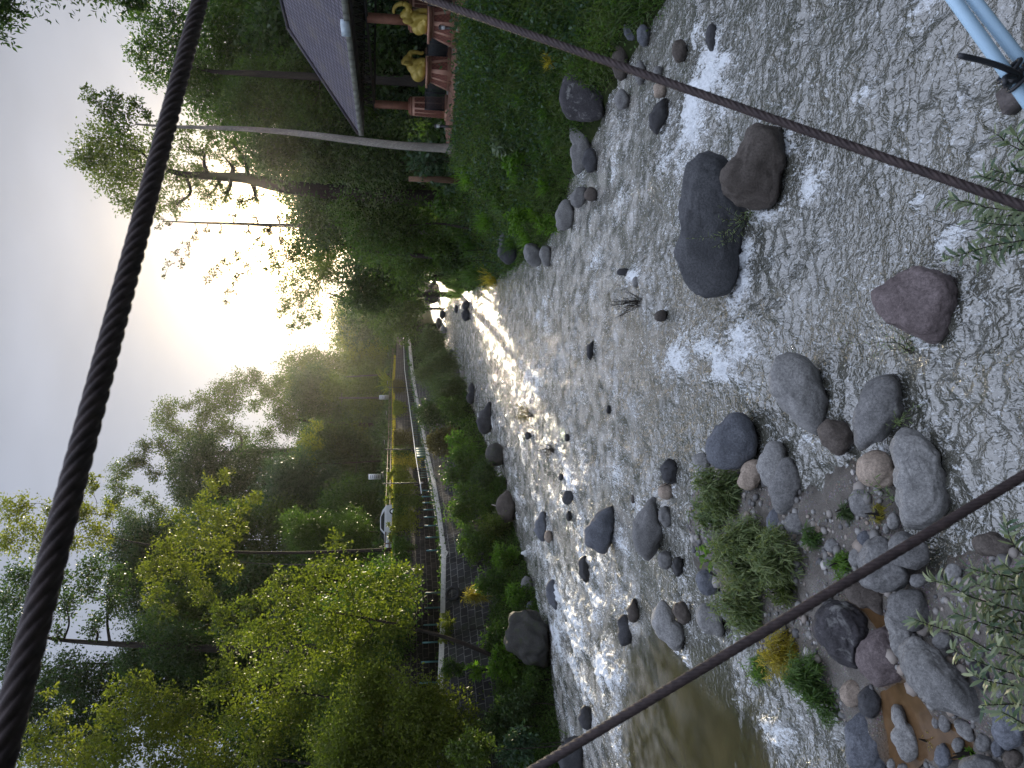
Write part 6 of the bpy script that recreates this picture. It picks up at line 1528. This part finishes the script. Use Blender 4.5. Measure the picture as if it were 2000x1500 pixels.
barbush(1655, 1000, 14, 'thin dark blades by the streaked round boulder', 'dark', .16, .014, n=3, dens=.5)
barbush(1825, 1440, 16, 'yellowish tuft beside the spindle-shaped stone', 'straw', .12, .010, n=4)
barbush(1790, 1470, 14, 'grey dry tuft at the foot of the spindle-shaped stone', 'brown', .12, .010, n=4, dens=.7)
bush(1885, 1478, 9, 'tiny bright green seedling among the near cobbles', 'bright', .07, .03, D=9.2, n=3, dens=.6, cat='seedling', name='seedling')
bush(1895, 1470, 7, 'smallest bright green seedling beside the near grey boulder', 'bright', .06, .03, D=9.1, n=3, dens=.6, cat='seedling', name='seedling')
wand('leafy_herb', 'herb', 'broad bright green leaves at the island edge above the black wet stone', [[(1395, 1080), (1380, 1082), (1365, 1085)], [(1400, 1090), (1385, 1096), (1370, 1100)], [(1395, 1070), (1378, 1068), (1362, 1070)]], 'bright', .34, .10, 17.6, G(1412, 1082, .25), gap=.06, r=.012)
wand('river_shrub', 'shrub', 'slender leafy twigs rising from the water by the reddish oval boulder', [[(1760, 672), (1720, 668), (1690, 672), (1640, 664)], [(1765, 680), (1740, 660), (1722, 650)], [(1770, 682), (1730, 684), (1700, 690)], [(1775, 690), (1800, 690), (1840, 712), (1872, 716)], [(1770, 672), (1760, 655), (1735, 640)], [(1778, 680), (1760, 690), (1740, 695)], [(1770, 665), (1780, 655), (1770, 645)]], 'willow', .12, .014, 11.35, G(1790, 684, -.1), gap=.05, r=.010)
wand('river_shrub', 'shrub', 'narrow-leaved green twigs between the bullet-shaped and granite boulders', [[(1752, 828), (1742, 830), (1732, 836)], [(1755, 820), (1765, 818), (1775, 822)], [(1750, 815), (1748, 808), (1745, 802)], [(1765, 810), (1800, 790), (1865, 768)]], 'willow', .11, .014, 11.3, G(1762, 828, -.05), gap=.035, r=.006)
wand('river_shrub', 'shrub', 'narrow-leaved twigs lying across the tan and the streaked boulders', [[(1740, 968), (1715, 955), (1690, 938)], [(1745, 972), (1700, 966), (1665, 964)], [(1735, 965), (1715, 945), (1705, 930)]], 'willow', .13, .014, 11.3, G(1752, 972, .15), gap=.03, r=.006)
wand('river_shrub', 'shrub', 'leafy twigs hanging over the very long dark boulder', [[(1452, 420), (1430, 440), (1412, 455), (1385, 468)], [(1455, 425), (1435, 455), (1400, 480), (1395, 485)], [(1450, 430), (1420, 430), (1400, 425)], [(1445, 425), (1425, 415), (1405, 400)], [(1440, 440), (1410, 460), (1340, 466)], [(1455, 440), (1440, 462), (1415, 478)]], 'willow', .16, .017, 16.4, G(1470, 412, 0), gap=.05, r=.012)
wand('river_shrub', 'shrub', 'leafy sprig growing between the very long dark boulder and the blocky one', [[(1412, 352), (1398, 335), (1380, 322)], [(1415, 345), (1405, 325), (1398, 312)], [(1410, 355), (1398, 352), (1392, 345)]], 'willow', .17, .019, 17.6, G(1420, 352, .2), gap=.045, r=.010)
def bare(px, py, h, label, n=26, leafy=False, spread=.9, lean=(0, 0)):
    g = G(px, py, -.05); rng = np.random.default_rng(hash_(label)); H = h * pxm(px, g[1]); m = MB()
    e = empty('twiggy_shrub', g, label, 'shrub', 'bare twiggy shrubs in the stream'); lf = Leafage()
    for k in range(n):
        a = rng.random() * 6.28; q = rng.random() * spread; d = unit(np.array([math.cos(a) * q + lean[0], math.sin(a) * q + lean[1], 1.0])); L_ = H * rng.uniform(.5, 1.1)
        p = [g + rng.normal(size=3) * [.04, .04, 0], g + d * L_ * .5 + rng.normal(size=3) * .04 * H, g + d * L_ + [0, 0, .05 * H]]
        pp_ = curve(p, 8); m.tube(pp_, np.linspace(.014, .005, 8), 5)
        for _ in range(3):
            s0 = pp_[rng.integers(3, 7)]; m.tube([s0, s0 + unit(d + rng.normal(size=3) * .6) * L_ * .25], [.006, .003], 4)
        if leafy:
            pos = pp_[rng.integers(4, 8, 26)] + rng.normal(size=(26, 3)) * .06; V, Q = leaf_quads(pos, rdir(26, rng), .10, .05); lf.add(V, Q, rng.random(26))
    m.build('stem', BK['twig'], e, True)
    if leafy: lf.build('foliage', LM['brown'], e, g)
bare(1256, 590, 60, 'bare twiggy shrub in mid stream leaning away from the white splash', 30, lean=(.0, .3))
bare(1086, 880, 40, 'bare fan-shaped twiggy shrub in the left half of the stream', 34, spread=1.1)
bare(1042, 812, 38, 'brown-leaved twiggy shrub upstream of the fan-shaped one', 18, True)
bare(1058, 505, 30, 'bare twigs dipping into the water under the right bank reeds', 24, spread=1.4)
bare(945, 590, 26, 'bare twigs at the water below the farthest drooping reeds', 20, spread=1.5)
bare(1320, 935, 40, 'bare twigs at the tip of the gravel bar by the dark brown rock', 20, spread=1.3)
# ================================================================== trees
_LEAF = [0]
def tree(label, D, clumps, leaf, L, **k): return plant('broadleaf_tree', 'tree', label, D, clumps, leaf, L, **k)
# --- right bank, from the upper edge towards the river's bend
tree('tall tree with a spreading open crown on a thick dark forked trunk', 62, [(172, 300, 30), (200, 265, 32), (165, 320, 20), (205, 315, 36), (228, 355, 34), (255, 290, 34), (262, 330, 30), (300, 395, 24), (290, 365, 28), (245, 395, 24), (320, 310, 28), (345, 350, 26), (310, 270, 22), (385, 345, 20), (405, 385, 20), (370, 290, 18), (400, 300, 16), (345, 400, 18), (430, 300, 13), (450, 320, 13), (440, 380, 14), (470, 395, 12), (480, 310, 14), (425, 360, 14), (500, 385, 12), (410, 265, 14), (455, 285, 12), (360, 255, 18), (390, 330, 15)], 'olive', .26, trunk=[(780, 385), (620, 372), (540, 362), (480, 348), (430, 345), (360, 340), (300, 325)], tr=.72, dens=.8, fork=.55, sub=9)
tree('tall tree with a straight pale grey trunk beside the pavilion', 43, [(178, 190, 13), (195, 212, 16), (222, 200, 20), (248, 222, 20), (212, 238, 20), (268, 205, 16), (240, 258, 16), (165, 172, 8), (290, 230, 14), (310, 270, 10)], 'olive', .2, trunk=[(892, 291), (780, 284), (700, 275), (620, 265), (560, 258), (480, 252), (400, 249), (330, 247), (268, 243)], tr=.25, dens=.8, bark='pale', sub=6)
tree('tree with a tufted crown above the pavilion roof, nearest the upper edge', 52, [(290, 45, 30), (270, 100, 22), (295, 140, 26), (345, 90, 34), (330, 30, 30), (340, 150, 26), (365, 175, 22), (300, 95, 24), (385, 130, 24)], 'mid', .24, trunk=[(620, 150), (480, 143), (420, 140), (370, 130)], tr=.3, dens=.9)
tree('dense dark green tree behind the pavilion roof', 62, fill([(370, -60), (360, 100), (395, 230), (470, 250), (560, 180), (600, 120), (640, 20), (640, -80)], 22, 44, 21), 'mid', .34, tr=0.25, dens=1.15, bark='grey')
tree('leafy tree rising close behind the roof hip', 55, fill([(470, 120), (440, 220), (520, 250), (640, 225), (680, 240), (640, 190), (560, 110)], 12, 34, 22), 'mid', .28, trunk=[(800, 150), (640, 145), (540, 140)], tr=0.15, dens=1.1, bark='grey')
tree('dark tree filling the space under the pavilion roof', 58, fill([(715, -40), (715, 230), (780, 250), (850, 230), (850, -40)], 16, 34, 23), 'blue', .34, tr=0.15, dens=1.2)
tree('dark round-leaved tree between the tall pale trunk and the thick forked one', 56, fill([(480, 260), (490, 330), (600, 350), (700, 360), (800, 350), (830, 290), (780, 240), (690, 250), (560, 265)], 20, 40, 24), 'dark', .3, tr=0.17, dens=1.2)
tree('dense dark tree at the foot of the thick forked trunk', 64, fill([(560, 370), (600, 440), (700, 450), (800, 440), (840, 380), (800, 330), (660, 330)], 16, 42, 25), 'dark', .34, tr=0.20, dens=1.2)
tree('tall dense dark tree filling the skyline behind the thick forked trunk', 74, fill([(455, 235), (475, 330), (540, 375), (565, 410), (640, 480), (720, 490), (720, 250), (560, 190)], 30, 40, 61), 'mid', .36, tr=0.25, dens=1.15, bark='grey')
tree('leafy tree with light tips above the brown stump', 57, fill([(640, 420), (690, 480), (780, 500), (830, 450), (820, 400), (720, 395)], 10, 32, 26), 'mid', .28, tr=0.12, dens=1.1)
tree('slender bare-branched tree crossing the brightest sky', 66, [(525, 452, 7), (505, 466, 8), (485, 482, 9), (462, 498, 10), (440, 514, 11), (418, 530, 11), (402, 545, 9), (545, 468, 8), (525, 486, 10), (505, 506, 10), (486, 526, 12), (468, 545, 11), (452, 566, 9), (440, 585, 6), (400, 450, 7), (380, 462, 8), (360, 478, 8), (342, 496, 9), (330, 520, 8), (322, 540, 5), (370, 495, 7), (352, 515, 7), (330, 440, 7), (305, 446, 6), (318, 425, 6), (540, 425, 10), (500, 422, 8), (455, 424, 7), (560, 500, 12), (430, 455, 6), (480, 455, 8)], 'brown', .24, trunk=[(800, 452), (640, 442), (540, 440), (460, 437), (390, 435), (320, 432)], tr=.24, dens=.5, sub=5, bark='grey', fork=.3)
tree('hanging-branched tree leaning over the water under the brightest sky', 74, [(560, 480, 20), (590, 470, 20), (545, 520, 16), (610, 500, 26), (640, 480, 28), (575, 500, 18), (600, 440, 22), (640, 440, 28), (560, 430, 14), (522, 448, 13), (535, 500, 13), (508, 478, 10), (560, 540, 12), (525, 525, 9)], 'olive', .3, trunk=[(830, 500), (720, 490), (640, 470)], tr=.3, dens=.8, sub=6)
tree('tree with a twisted fork and tufted crown beneath the sun', 115, [(560, 595, 14), (555, 560, 14), (575, 540, 18), (600, 530, 22), (600, 570, 22), (625, 550, 18), (590, 625, 16), (615, 610, 16), (580, 590, 18), (570, 640, 10), (545, 610, 8), (640, 520, 22), (610, 500, 20)], 'olive', .5, trunk=[(800, 575), (710, 585), (670, 582), (640, 572)], tr=.5, dens=.75, sub=7, fork=.7)
tree('second trunk and thin crown just right of the twisted fork tree', 112, [(620, 520, 16), (645, 505, 20), (660, 530, 18), (635, 545, 14)], 'olive', .45, trunk=[(810, 545), (690, 552), (640, 548)], tr=.35, dens=.7)
tree('black dense tree below the twisted fork', 100, fill([(680, 480), (690, 600), (740, 615), (820, 560), (840, 520), (810, 470), (720, 460)], 14, 34, 27), 'dark', .5, tr=0.25, dens=1.25)
tree('dense bank tree behind the drooping reeds', 82, fill([(700, 430), (720, 490), (800, 540), (850, 530), (850, 440), (780, 420)], 11, 34, 28), 'mid', .4, tr=0.15, dens=1.2)
tree('rounded grey-green tree at the far end of the riverside walk', 165, fill([(730, 570), (745, 640), (790, 655), (830, 620), (830, 560), (770, 545)], 10, 28, 29), 'mid', .7, tr=0.20, dens=1.2)
tree('dark tree behind the rounded grey-green one at the bend', 190, fill([(680, 590), (690, 650), (760, 655), (800, 600), (790, 560), (720, 560)], 9, 30, 30), 'dark', .8, tr=0.25, dens=1.2)
tree('sunlit golden tree at the head of the valley', 210, fill([(655, 590), (648, 660), (690, 690), (740, 670), (730, 610), (690, 590)], 9, 24, 31), 'yellow', .8, tr=0.20, dens=.85)
tree('hazy far tree at the head of the valley, right of the leaning pole', 240, fill([(690, 650), (688, 720), (760, 730), (760, 660)], 7, 26, 32), 'olive', 1.0, tr=0.20, dens=1.0)
tree('hazy far tree left of the golden one', 260, fill([(660, 640), (670, 720), (740, 720), (720, 640)], 6, 24, 33), 'olive', 1.0, tr=0.20, dens=1.0)
# --- left hillside, from the valley head towards the lower edge
tree('broad dark dome-shaped tree with sunlit rim, left of the sun', 230, fill([(555, 715), (600, 690), (660, 700), (700, 715), (720, 760), (690, 800), (600, 800), (555, 770)], 13, 32, 41), 'olive', 0.83, tr=0.35, dens=1.1)
tree('dark creeper-hung tree with trailing strands behind the utility pole', 185, fill([(560, 780), (600, 740), (680, 745), (740, 790), (745, 860), (680, 880), (590, 860)], 14, 34, 42), 'dark', 0.48, tr=0.41, dens=1.2, droop=.6)
tree('tall open-crowned tree with a thick broken trunk against the sky', 165, [(479, 746, 24), (450, 760, 20), (428, 758, 20), (389, 782, 15), (362, 790, 13), (326, 798, 20), (318, 824, 20), (340, 836, 16), (420, 795, 26), (455, 790, 24), (430, 838, 26), (385, 845, 24), (405, 870, 24), (470, 850, 20), (352, 858, 22), (500, 735, 14), (520, 760, 16), (400, 815, 18)], 'olive', 0.46, trunk=[(700, 885), (560, 884), (470, 884), (405, 886)], tr=1.57, dens=.95, fork=.8, sub=7, bark='grey')
tree('olive tree with limbs showing against the sky, left of the dome-shaped one', 175, [(530, 770, 22), (545, 800, 24), (500, 790, 14), (560, 830, 26), (520, 850, 20), (480, 880, 20), (545, 745, 14)], 'olive', 0.53, trunk=[(720, 830), (620, 825), (555, 815)], tr=0.65, dens=1.0, sub=6)
tree('umbrella-crowned tree with fanning limbs on the skyline', 135, [(236, 920, 18), (258, 902, 17), (282, 874, 15), (312, 866, 17), (225, 945, 17), (222, 985, 17), (246, 1005, 18), (330, 885, 17), (275, 900, 15), (300, 925, 15), (262, 960, 13), (290, 980, 15), (262, 1025, 16), (345, 915, 22), (350, 950, 20), (310, 1000, 18), (235, 965, 12), (330, 1030, 22), (365, 985, 18)], 'olive', 0.38, trunk=[(600, 1000), (470, 990), (400, 978), (372, 972)], tr=0.93, dens=.95, fork=.9, sub=8)
tree('loose-crowned tree crossing the thick rope at the left skyline', 64, [(18, 1000, 26), (48, 986, 20), (62, 1040, 28), (18, 1060, 26), (96, 990, 16), (112, 1020, 24), (140, 1000, 22), (172, 950, 16), (185, 935, 10), (165, 1000, 22), (190, 1045, 26), (140, 1060, 24), (85, 1080, 26), (210, 1000, 16)], 'yellow', 0.25, trunk=[(560, 1080), (400, 1075), (300, 1065), (220, 1050)], tr=.15, dens=.85, fork=.85, sub=6)
tree('tall dark tree with level boughs and sky showing through, at the left skyline', 66, [(40, 1125, 28), (20, 1165, 30), (62, 1150, 22), (25, 1215, 32), (70, 1195, 20), (15, 1260, 30), (60, 1250, 22), (110, 1130, 26), (130, 1185, 26), (165, 1150, 26), (185, 1110, 26), (60, 1305, 24), (110, 1240, 14), (180, 1225, 20), (20, 1310, 28), (215, 1180, 26), (225, 1130, 24)], 'dark', .28, trunk=[(520, 1270), (330, 1262), (230, 1258), (120, 1250), (70, 1240)], tr=.4, dens=1.0, sub=6)
tree('dark forest tree with bare lower boughs left of the level-boughed one', 70, fill([(130, 1290), (20, 1340), (0, 1420), (60, 1500), (250, 1480), (260, 1300)], 15, 36, 43), 'dark', .3, trunk=[(520, 1310), (300, 1300), (180, 1296), (110, 1300)], tr=0.20, dens=1.05)
tree('dark hillside tree under the umbrella-crowned one', 132, fill([(330, 920), (400, 870), (480, 880), (560, 900), (570, 980), (480, 1010), (380, 1010), (340, 970)], 15, 36, 44), 'dark', 0.41, tr=0.35, dens=1.15)
tree('grey-green creeper-covered hillside tree in mid slope', 106, fill([(520, 930), (560, 880), (650, 900), (700, 950), (690, 1030), (600, 1060), (530, 1010)], 13, 38, 45), 'blue', 0.36, tr=0.27, dens=1.2, droop=.6)
tree('dark feathery hillside tree above the guard rail', 125, fill([(600, 850), (660, 830), (740, 860), (748, 940), (700, 960), (620, 930)], 11, 34, 46), 'dark', 0.42, tr=0.27, dens=1.2)
tree('dark hillside tree above the white car', 96, fill([(640, 960), (700, 950), (742, 980), (742, 1080), (680, 1110), (620, 1060)], 14, 34, 47), 'mid', 0.31, tr=0.21, dens=1.2)
tree('dark deep-shade tree in the middle of the left forest', 102, fill([(230, 1050), (340, 1010), (440, 1060), (480, 1180), (430, 1280), (300, 1290), (230, 1200)], 20, 42, 48), 'dark', 0.29, tr=0.31, dens=1.15)
tree('dark tree under the level boughs at the left', 68, fill([(240, 1260), (330, 1230), (440, 1280), (460, 1400), (360, 1440), (260, 1380)], 15, 40, 49), 'dark', .28, tr=0.20, dens=1.15)
tree('tall yellow-green tree with a thin pale trunk, in front of the dark forest', 62, [(290, 1110, 22), (320, 1060, 22), (345, 1015, 22), (390, 985, 20), (410, 950, 16), (440, 930, 14), (425, 1010, 24), (375, 1050, 28), (335, 1100, 30), (300, 1160, 22), (370, 1120, 28), (420, 1070, 26), (460, 1030, 20), (400, 1160, 24), (330, 1190, 18), (470, 990, 16), (450, 1110, 20), (500, 970, 14)], 'yellow', 0.26, trunk=[(760, 1105), (600, 1103), (500, 1100), (420, 1090)], tr=.08, dens=.75, bark='grey', sub=5)
tree('sparse yellow-leaved young tree in front of the creeper-covered one', 112, [(600, 860, 16), (620, 830, 13), (590, 900, 18), (560, 930, 18), (620, 870, 12), (575, 960, 16), (610, 920, 12)], 'yellow', 0.38, trunk=[(745, 900), (660, 905), (600, 905)], tr=0.17, dens=.7)
tree('fresh green young tree above the guard rail posts', 77, fill([(560, 1000), (610, 1020), (700, 1010), (735, 1050), (700, 1110), (620, 1100), (560, 1060)], 12, 26, 50), 'mid', 0.22, tr=0.09, dens=.9)
tree('large bright-leaved tree on the near left bank, hiding part of the walk', 43, [(540, 1130, 22), (520, 1165, 26), (560, 1170, 30), (600, 1140, 34), (640, 1110, 30), (680, 1130, 36), (600, 1190, 40), (640, 1230, 44), (550, 1230, 36), (500, 1230, 30), (700, 1190, 40), (740, 1150, 34), (780, 1120, 24), (800, 1160, 24), (760, 1220, 34), (700, 1270, 44), (580, 1290, 40), (520, 1300, 34), (640, 1310, 44), (790, 1230, 20), (820, 1120, 16), (660, 1060, 20), (470, 1190, 20)], 'yellow', .23, W=.12, trunk=[(985, 1290), (900, 1255), (800, 1225), (700, 1205), (620, 1190)], tr=.16, dens=.62, bark='dark', sub=4)
tree('second bright-leaved tree on the near left bank, further from the river', 47, [(430, 1200, 24), (460, 1250, 30), (440, 1300, 26), (480, 1330, 34), (540, 1360, 40), (470, 1400, 34), (420, 1350, 24), (600, 1370, 40), (560, 1420, 40), (500, 1470, 40)], 'yellow', .23, W=.12, trunk=[(790, 1400), (750, 1385), (700, 1370), (580, 1350), (500, 1310)], tr=.15, dens=.7, sub=4)
tree('olive-leaved bushy tree between the bright tree and the cable', 40, fill([(680, 1340), (720, 1300), (800, 1320), (880, 1360), (940, 1380), (960, 1450), (940, 1560), (640, 1560), (620, 1420)], 26, 42, 51), 'yellow', .20, W=.10, tr=0.05, dens=.85, bark='twig')
tree('bright yellow-leaved tree top at the lower left edge', 50, [(240, 1350, 26), (205, 1400, 26), (180, 1460, 26), (150, 1500, 30), (270, 1330, 20), (300, 1370, 34), (260, 1400, 34), (340, 1400, 36), (310, 1440, 44), (240, 1450, 36), (370, 1370, 24), (380, 1450, 44), (420, 1500, 44), (300, 1520, 50), (220, 1510, 40)], 'yellow', .26, W=.13, trunk=[(760, 1500), (600, 1490), (450, 1470)], tr=.16, dens=.7, sub=4)
tree('fresh-leaved tree top in the lower left corner', 46, [(60, 1440, 26), (110, 1400, 22), (130, 1450, 30), (80, 1490, 36), (160, 1490, 36), (20, 1500, 30), (180, 1440, 20), (100, 1350, 12), (40, 1370, 12)], 'yellow', .25, W=.125, trunk=[(760, 1600), (500, 1570), (250, 1520)], tr=.16, dens=.65, sub=4)
tree('grey-green shade tree behind the olive bushy one', 52, fill([(600, 1440), (500, 1400), (420, 1450), (380, 1500), (400, 1580), (680, 1580), (700, 1480)], 14, 46, 52), 'mid', .24, tr=0.07, dens=1.0)
tree('low tree behind the shaded posts of the walk', 52, fill([(700, 1120), (740, 1110), (790, 1150), (760, 1300), (740, 1450), (640, 1460), (620, 1200)], 20, 42, 53), 'mid', .22, tr=0.10, dens=1.1)
tree('mid-green forest tree behind the thin pale trunk of the yellow-green one', 100, fill([(380, 990), (400, 1130), (520, 1150), (640, 1130), (660, 1040), (560, 1000)], 18, 38, 62), 'mid', .4, tr=0.20, dens=1.15)
tree('leafy forest tree between the creeper-covered one and the level boughs', 92, fill([(330, 1130), (420, 1190), (560, 1200), (620, 1260), (520, 1330), (380, 1280), (300, 1220)], 16, 38, 63), 'olive', .36, tr=0.17, dens=1.15)
# sunlit canes arching above the wall
m = Leafage(); rng = np.random.default_rng(9); c_ = P(742, 752, 150); c_[2] = float(surf_z(c_[0], 150)[0]) ; H_ = 66 * pxm(740, 150)
n = 46; az = rng.random(n) * 6.28; d = unit(np.c_[np.cos(az) * .55, np.sin(az) * .55, np.ones(n)])
V, Q = blades(c_ + np.c_[rng.normal(size=(n, 2)) * .5, np.zeros(n)], d, H_ * rng.uniform(.7, 1.4, n), .3, rng.uniform(.3, .8, n), 8); m.add(V, Q, rng.random(n))
o = m.build('cane_clump', LM['yellow'], None, c_); o.location = tuple(c_); tag(o, 'arching sunlit palm-like canes above the retaining wall', 'canes')
# a tree beyond the right edge of the bridge: only two hanging sprays of leaves show
tree('near tree on the right bank, only two leafy sprays of it in view', 13.5, [(4, 8, 34, 0), (20, 18, 22, 0), (-10, 40, 30, 0), (262, -12, 34, 0), (285, 8, 22, 0), (245, 8, 18, 0), (200, -60, 60, 0), (60, -60, 60, 0), (130, -90, 70, 0)], 'dark', .11, W=.04, trunk=[(1330, -260), (900, -230), (500, -190), (250, -150), (130, -120)], tr=.16, dens=.9, sub=5)
# filler forest on the slopes, each tree its own
rng = np.random.default_rng(123); protos = []
for k, lf_ in enumerate(('dark', 'mid', 'olive')):
    protos.append(None)
def forest(spots, group, words):
    for k, (x_, y_, h_, lf_, lab) in enumerate(spots):
        z_ = float(ground_z(x_, y_)); r_ = np.random.default_rng(900 + k + len(group))
        e = empty('broadleaf_tree', (x_, y_, z_), lab, 'tree', group); org = np.array([x_, y_, z_]); m_ = MB()
        path = curve([org + [0, 0, -.3], org + [r_.uniform(-.3, .3), 0, h_ * .35], org + [r_.uniform(-.5, .5), 0, h_ * .75]], 12); m_.tube(path, np.linspace(.3, .1, 12), 8)
        lf2 = Leafage()
        for q in range(11):
            a = r_.random() * 6.28; zz_ = h_ * r_.uniform(.3, .98); rr_ = h_ * .24 * math.sin(math.pi * min(.95, max(.15, zz_ / h_ * .8 + .12)))
            c_ = org + [math.cos(a) * rr_, math.sin(a) * rr_, zz_]; m_.tube(curve([path[6], (path[6] + c_) / 2 + [0, 0, -.3], c_], 6), np.linspace(.09, .03, 6), 5, False)
            clump_leaves(lf2, c_, h_ * r_.uniform(.13, .2), .5, .26, .9, r_)
        m_.build('trunk', BK['dark'], e, True); lf2.build('crown', LM[lf_], e, org)
forest([(26, 58, 15, 'dark', 'dark tree on the right slope behind the pavilion, nearest the roof ridge'), (30, 72, 17, 'mid', 'tall tree on the right slope, above the pavilion roof'), (22, 80, 13, 'dark', 'dark tree on the right slope behind the thick forked trunk'), (36, 50, 15, 'mid', 'tree on the right slope at the upper edge, behind the roof'), (26, 96, 15, 'dark', 'dark tree on the right slope behind the slender bare-branched one'), (34, 92, 16, 'dark', 'dark tree high on the right slope'), (42, 66, 17, 'dark', 'tree high on the right slope at the upper edge')], 'forest trees on the right slope', '')
# low growth on the slopes among the trunks, nobody could count it
rng = np.random.default_rng(31); pos = []
y_ = np.r_[rng.uniform(30, 240, 26000), rng.uniform(26, 200, 26000)]
x_ = np.r_[xw(y_[:26000]) - WALKW - 4 - rng.random(26000) ** 1.5 * 60, xr(y_[26000:]) + wcrest(y_[26000:]) + 3 + rng.random(26000) ** 1.4 * 50]
z_ = ground_z(x_, y_); hh = np.clip(1.1 + 1.6 * fbm(np.c_[x_ * .25, y_ * .25, x_ * 0], 3), .2, 3.0) * rng.random(len(x_))
ok = ~((x_ > C1[0] - 3) & (y_ > 22) & (y_ < 46))
pos = np.c_[x_, y_, z_ + hh][ok]; V, Q = leaf_quads(pos, unit(rng.normal(size=(len(pos), 3)) + [0, 0, .3]), rng.uniform(.5, 1.0, len(pos)), .4)
lf = Leafage(); lf.add(V, Q, np.clip(.5 + .3 * rng.normal(size=len(pos)), 0, 1)); o = lf.build('slope_undergrowth', LM['dark'], None, (0, 0, 0)); tag(o, 'dark leafy undergrowth on the wooded slopes', 'ground cover', kind='stuff')
forest([(-36, 62, 14, 'dark', 'dark tree deep in the left forest behind the bright trees'), (-30, 74, 15, 'dark', 'dark tree on the left slope behind the yellow-green one'), (-44, 74, 16, 'dark', 'dark tree high in the left forest'), (-26, 92, 15, 'dark', 'dark tree on the left slope under the umbrella crown'), (-36, 96, 16, 'dark', 'dark tree on the left slope behind the level-boughed one'), (-18, 112, 15, 'dark', 'dark tree on the left slope behind the broken trunk'), (-12, 132, 14, 'olive', 'olive tree on the left slope behind the dome-shaped one'), (-2, 165, 14, 'olive', 'olive tree on the left slope near the valley head')], 'forest trees on the left slope', '')

print('LEAVES', sum(len(o.data.polygons) for o in bpy.data.objects if o.type == 'MESH' and o.name.split('.')[0] in ('crown', 'foliage')))
# ================================================================== air
top_ = max((o.matrix_world @ Vector(c))[2] if o.parent is None else (o.parent.location[2] + c[2]) for o in bpy.data.objects if o.type == 'MESH' for c in o.bound_box) + 1.5
m = MB(); m.box((0, 350, (top_ - 3) / 2), (1100, 900, top_ + 3)); hz = m.build('haze', None)
t = bpy.data.materials.new('evening_haze'); t.use_nodes = True; n_ = t.node_tree; n_.nodes.clear()
o_ = n_.nodes.new('ShaderNodeOutputMaterial'); v_ = n_.nodes.new('ShaderNodeVolumePrincipled')
v_.inputs['Color'].default_value = (.97, .95, .92, 1); v_.inputs['Density'].default_value = HAZE; v_.inputs['Anisotropy'].default_value = .86
n_.links.new(v_.outputs[0], o_.inputs['Volume']); hz.data.materials.append(t)
tag(hz, 'thin warm evening haze hanging over the valley', 'haze', kind='stuff')
print('haze top', top_)
